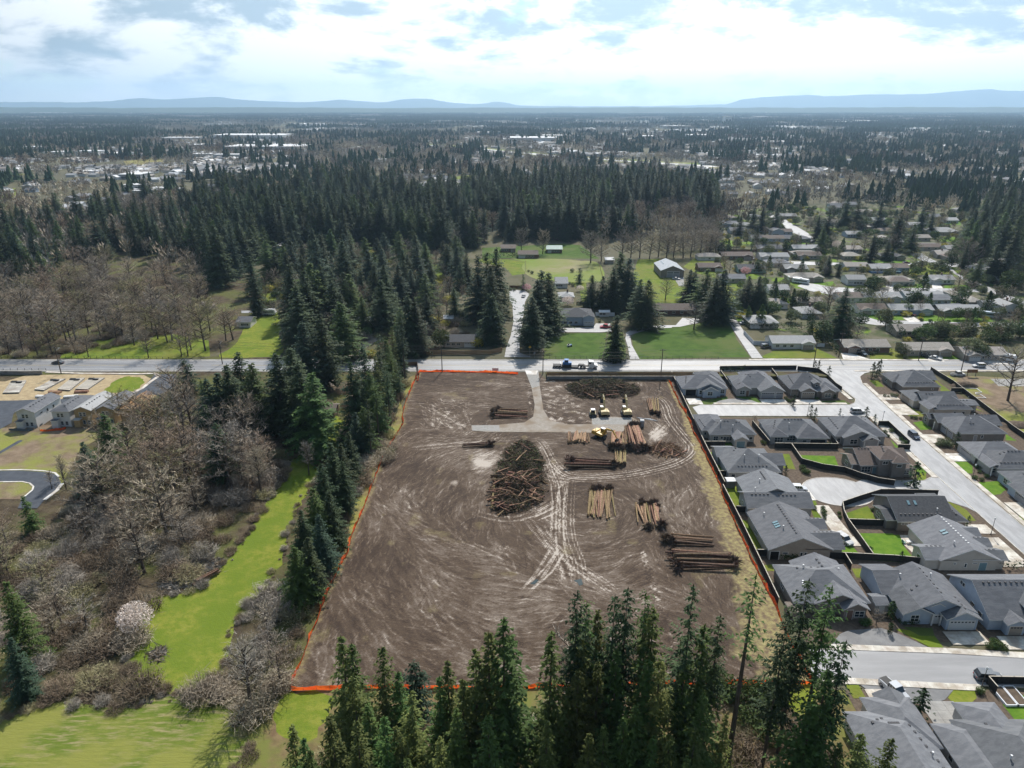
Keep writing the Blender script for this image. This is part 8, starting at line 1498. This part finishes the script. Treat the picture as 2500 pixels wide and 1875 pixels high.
scatter('distant_houses', 'far pale housing estates on the plain', far_h, HB, 'houses'); scatter('horizon_fir_wood', 'dark blue fir forest toward the horizon', fx_c, CGX, 'wood'); scatter('horizon_bare_wood', 'hazy leafless woods toward the horizon', fx_b, BGX, 'wood'); scatter('horizon_houses', 'tiny pale roofs near the horizon', fx_h, HBX, 'houses')
FH = []
for k, (rf, wl) in enumerate((('shingle_ash', 'wall_white'), ('shingle_slate', 'wall_tan'), ('shingle_tan', 'wall_tan'), ('shingle_grey', 'wall_blue'), ('roof_white', 'wall_white'))):
    rm, _ = roof_mesh('gx' if k != 2 else 'hip', -7, 7, -5, 5, 3.4, .42, .5); wm = MB().box(-7, 7, -5, 5, 0, 3.38)
    if k != 2: wm.prism([(-5, 3.38), (5, 3.38), (0, 5.4)], -7, 7)
    FH.append((rm.mesh('roof', [rf, 'trim']), wm.mesh('wall', wl), {'shingle_ash': 'pale grey roofed', 'shingle_slate': 'grey roofed', 'shingle_tan': 'tan hipped', 'shingle_grey': 'dark grey roofed', 'roof_white': 'white roofed'}[rf]))
fhz = {}
singles += [t2(x, y) for x, y in ((500, 1200), (540, 1180), (660, 1190), (700, 1170), (740, 1200), (800, 1180), (850, 1170), (900, 1160), (930, 1190), (680, 1220), (960, 1150), (620, 1160))]
for (x, y) in singles[:260]:
    k = r.choice([0, 0, 1, 1, 2, 3, 4]); o = thing('distant_house', '', 'house', (x, y, 0), r.choice([0, .12, -.2, 1.57, 1.4]), 'houses on the far plain', r.uniform(.85, 1.15)); obj('roof', FH[k][0], o); obj('wall', FH[k][1], o); px, py = PX(x, y)
    zn = ('far left estate' if px < 700 else 'estate behind the fir wood' if px < 1300 else 'far right plain' if px > 1900 else 'plain right of centre') + (' nearest the wood' if py > 440 else '' if py > 405 else ' farther out'); fhz.setdefault((FH[k][2], zn), []).append((px, o))
for (lk, zn), l in fhz.items():
    for i, (px, o) in enumerate(sorted(l, key=lambda q: q[0])): o['label'] = '%s house on the %s, %s from left' % (lk, zn.replace(' nearest the wood', ' near it'), ORD(i + 1))
WHM = {}
def warehouse(label, t, xl, xr, yb, h=9, dep=45, m='wall_white'):
    a, b = t(xl, yb), t(xr, yb); W = b[0] - a[0]; root = thing('warehouse', label, 'warehouse', ((a[0] + b[0]) / 2, a[1] + dep / 2, 0), 0, 'pale industrial buildings on the plain'); MB().box(-W / 2, W / 2, -dep / 2, dep / 2, 0, h).build('wall', m, root); MB().box(-W / 2 - .4, W / 2 + .4, -dep / 2 - .4, dep / 2 + .4, h, h + .8).build('roof', 'roof_white', root)
    for i in range(max(2, int(W / 22))): x = -W / 2 + (i + .5) * W / max(2, int(W / 22)); MB().box(x - 5, x + 5, -dep / 2 - .15, -dep / 2, h * .3, h * .6).build('window_band', 'pane', root)
for a in (('long white industrial building with blue glazing on the left plain', t1, 1340, 1790, 888, 14, 120), ('long flat white warehouse below it on the left plain', t1, 1415, 1920, 955, 9, 100), ('grey long warehouse left of the flat white one', t1, 1190, 1330, 940, 8, 60, 'wall_grey'), ('far white works at the left horizon', t1, 190, 400, 724, 18, 200), ('pale low warehouse behind the left grey one', t1, 1020, 1260, 893, 9, 60), ('white shop building at far left', t1, 270, 390, 990, 8, 40), ('white shop building with bright roof, second at far left', t1, 480, 620, 985, 8, 40), ('pale shop row, third at far left', t1, 640, 790, 1000, 8, 40, 'wall_grey'), ('brown-white hall at left edge', t1, 130, 260, 955, 8, 40),
          ('white-roofed building, leftmost of the near bright cluster', t1, 780, 930, 1240, 5, 22), ('white-roofed building, rear of the near bright cluster', t1, 780, 920, 1200, 5, 18), ('white-roofed building, middle of the near bright cluster', t1, 950, 1040, 1222, 5, 18), ('white-roofed building, right of the near bright cluster', t1, 1050, 1125, 1230, 5, 16), ('large grey-roofed building behind the near bright cluster', t1, 750, 890, 1135, 6, 40, 'wall_grey'), ('white building by the left housing estate', t1, 1210, 1335, 1000, 7, 30), ('long white building right of it in the left estate', t1, 1350, 1560, 1000, 6, 25),
          ('blue-grey industrial hall left of the white works', t2, 880, 970, 858, 10, 60, 'wall_blue'), ('blue-grey industrial hall second left of the white works', t2, 985, 1060, 855, 10, 60, 'wall_blue'), ('large white works in the middle of the plain', t2, 1090, 1390, 902, 12, 90), ('long white hall behind the large works', t2, 1250, 1470, 880, 10, 60), ('far white hall right of centre', t2, 2070, 2200, 815, 12, 120), ('red-brown low building far left of centre', t2, 90, 160, 800, 9, 60, 'wall_brown'), ('small pale hall on the far rise', t2, 1320, 1385, 780, 9, 60), ('white hall behind the brown trees right of centre', t2, 1780, 1850, 840, 9, 60), ('pale hall near the highway trees', t2, 1900, 2010, 880, 8, 50),
          ('white hall with an oblique roof right of centre', t3, 95, 280, 878, 10, 80), ('white hall at the left of the right plain', t3, -40, 105, 815, 11, 120), ('tall white mill on the right plain', t3, 310, 352, 785, 40, 60), ('grey glass block near the right horizon', t3, 510, 585, 758, 22, 120, 'wall_grey'), ('white distribution hall on the right horizon', t3, 1005, 1145, 788, 14, 160), ('second white distribution hall on the right horizon', t3, 1150, 1285, 780, 14, 160), ('pale hall among firs on the right plain', t3, 640, 700, 788, 12, 100), ('white school building among the right firs', t3, 540, 720, 915, 7, 50), ('pale low hall among the right trees', t3, 820, 900, 915, 7, 50)): warehouse(*a)
gx, gy = t2(1135, 880); dm = MB(); n = 12
for j in range(7):
    for i in range(n): a = i / n * 6.283; e = j / 6 * 1.571; dm.v.append((math.cos(a) * math.cos(e) * 10, math.sin(a) * math.cos(e) * 10, math.sin(e) * 13))
for j in range(6):
    for i in range(n): dm.f.append((j * n + i, j * n + (i + 1) % n, (j + 1) * n + (i + 1) % n, (j + 1) * n + i)); dm.m.append(0)
o = dm.build('storage_dome', 'wall_white', None, True); o.location = (gx, gy, 0); tag(o, 'white storage dome beside the large works', 'dome')
# hills on the horizon
mat('hill_forest', (.035, .052, .03), .95, (.05, .07, .035), .002, 8, .1, world=True)
def hills(name, prof, Y, depth):
    prof = sorted(prof); xs = np.linspace(prof[0][0], prof[-1][0], 260); ys = np.interp(xs, [p[0] for p in prof], [p[1] for p in prof]); rr = np.random.default_rng(5); ys = ys + np.convolve(rr.normal(0, .8, 260), np.ones(3) / 3, 'same'); v = []; f = []; rows = ((-1, 0), (-.6, .35), (-.25, .8), (0, 1), (.5, .6), (1, 0))
    for j, (dy, k) in enumerate(rows):
        for i, (px, py) in enumerate(zip(xs, ys)):
            a = (937.5 - py) / FPX; ddy = math.cos(PITCH) + a * math.sin(PITCH); dz = -math.sin(PITCH) + a * math.cos(PITCH); t_ = Y / ddy; z = max(2, CAM_H + dz * t_); v.append(((px - 1250) / FPX * t_, Y + dy * depth, z * k * (1 + .08 * math.sin(i * .7 + j) * (k < 1)) - (5 if k == 0 else 0)))
    n = len(xs)
    for j in range(len(rows) - 1):
        for i in range(n - 1): a = j * n + i; f.append((a, a + 1, a + 1 + n, a + n))
    me = bpy.data.meshes.new(name); me.from_pydata(v, [], f); me.materials.append(MATS['hill_forest']); me.polygons.foreach_set('use_smooth', [True] * len(f)); struct(obj(name, me))
hills('hills', [(-500, 252), (-100, 250), (60, 249), (200, 250), (260, 247), (310, 241), (350, 239), (400, 243), (440, 241), (470, 239), (510, 237), (540, 237.5), (580, 243), (640, 247), (760, 250), (830, 243), (860, 246), (940, 250), (975, 243), (1010, 240.5), (1050, 242), (1100, 250), (1150, 254), (1184, 254), (1200, 249), (1215, 248), (1240, 251), (1262, 257), (1400, 259), (1600, 259), (1773, 255), (1812, 242), (1870, 237), (1928, 233), (1978, 231), (2016, 235), (2070, 233), (2128, 229.6), (2200, 231), (2252, 229.5), (2300, 226), (2356, 220), (2414, 217), (2445, 221), (2500, 221), (2700, 224), (3000, 235)], 20500, 1800)
hills('low_ridge', [(-500, 264), (0, 262), (300, 263), (600, 262), (900, 264), (1200, 263), (1500, 262), (1800, 263), (2100, 262), (2400, 261), (3000, 262)], 9800, 700)
# ------------------------------------------------------------------ air
hz = MB().box(-20500, 20500, -420, 23400, -2, 690).mesh('haze', 'wire'); hz.materials.clear(); hm = bpy.data.materials.new('haze'); hm.use_nodes = True; hm.node_tree.nodes.clear()
ho = hm.node_tree.nodes.new('ShaderNodeOutputMaterial'); hv = hm.node_tree.nodes.new('ShaderNodeVolumePrincipled'); hv.inputs['Color'].default_value = (.5, .74, 1, 1); hv.inputs['Density'].default_value = 6.5e-5; hv.inputs['Anisotropy'].default_value = .45; hm.node_tree.links.new(hv.outputs[0], ho.inputs['Volume']); hz.materials.append(hm)
o = obj('haze', hz); o['kind'] = 'stuff'; o['label'] = 'pale blue haze over the plain'
# ------------------------------------------------------------------ labels that single out each tree and shrub
import re
PRE = re.compile(r'\b(in front|in|along|above|by|below|at|among|on|between|north|left of|right of|behind|before|of|round|beside|far left)\b')
for (zone, look), l in TREES.items():
    m_ = PRE.search(zone); where = zone[m_.start():] if m_ and not PRE.search(look) else ''
    base = (look + ' ' + where).strip(); l = sorted(l, key=lambda o: PX(o.location.x, o.location.y)[0])
    if len(base.split()) < 4: base = base + ' in the photo'
    if len(base.split()) > 12: base = ' '.join(look.split()[-2:]) + ' ' + where
    for i, o in enumerate(l):
        o['label'] = base if len(l) == 1 else base + ', %s from the left' % ORD(i + 1)
lg = {}
for o in C.objects:
    if o.parent is None and o.name.startswith('log') and 'group' in o: lg.setdefault(o['group'], []).append(o)
for gname, l in lg.items():
    if len(l) < 2: continue
    ps = [PX(*o.location) for o in l]; byx = max(p[0] for p in ps) - min(p[0] for p in ps) > max(p[1] for p in ps) - min(p[1] for p in ps)
    for i, (p, o) in enumerate(sorted(zip(ps, l), key=lambda q: q[0][0] if byx else -q[0][1])):
        b = o['label'].split(); o['label'] = ' '.join(b[:12]) + ', %s from the %s' % (ORD(i + 1), 'left' if byx else 'front')
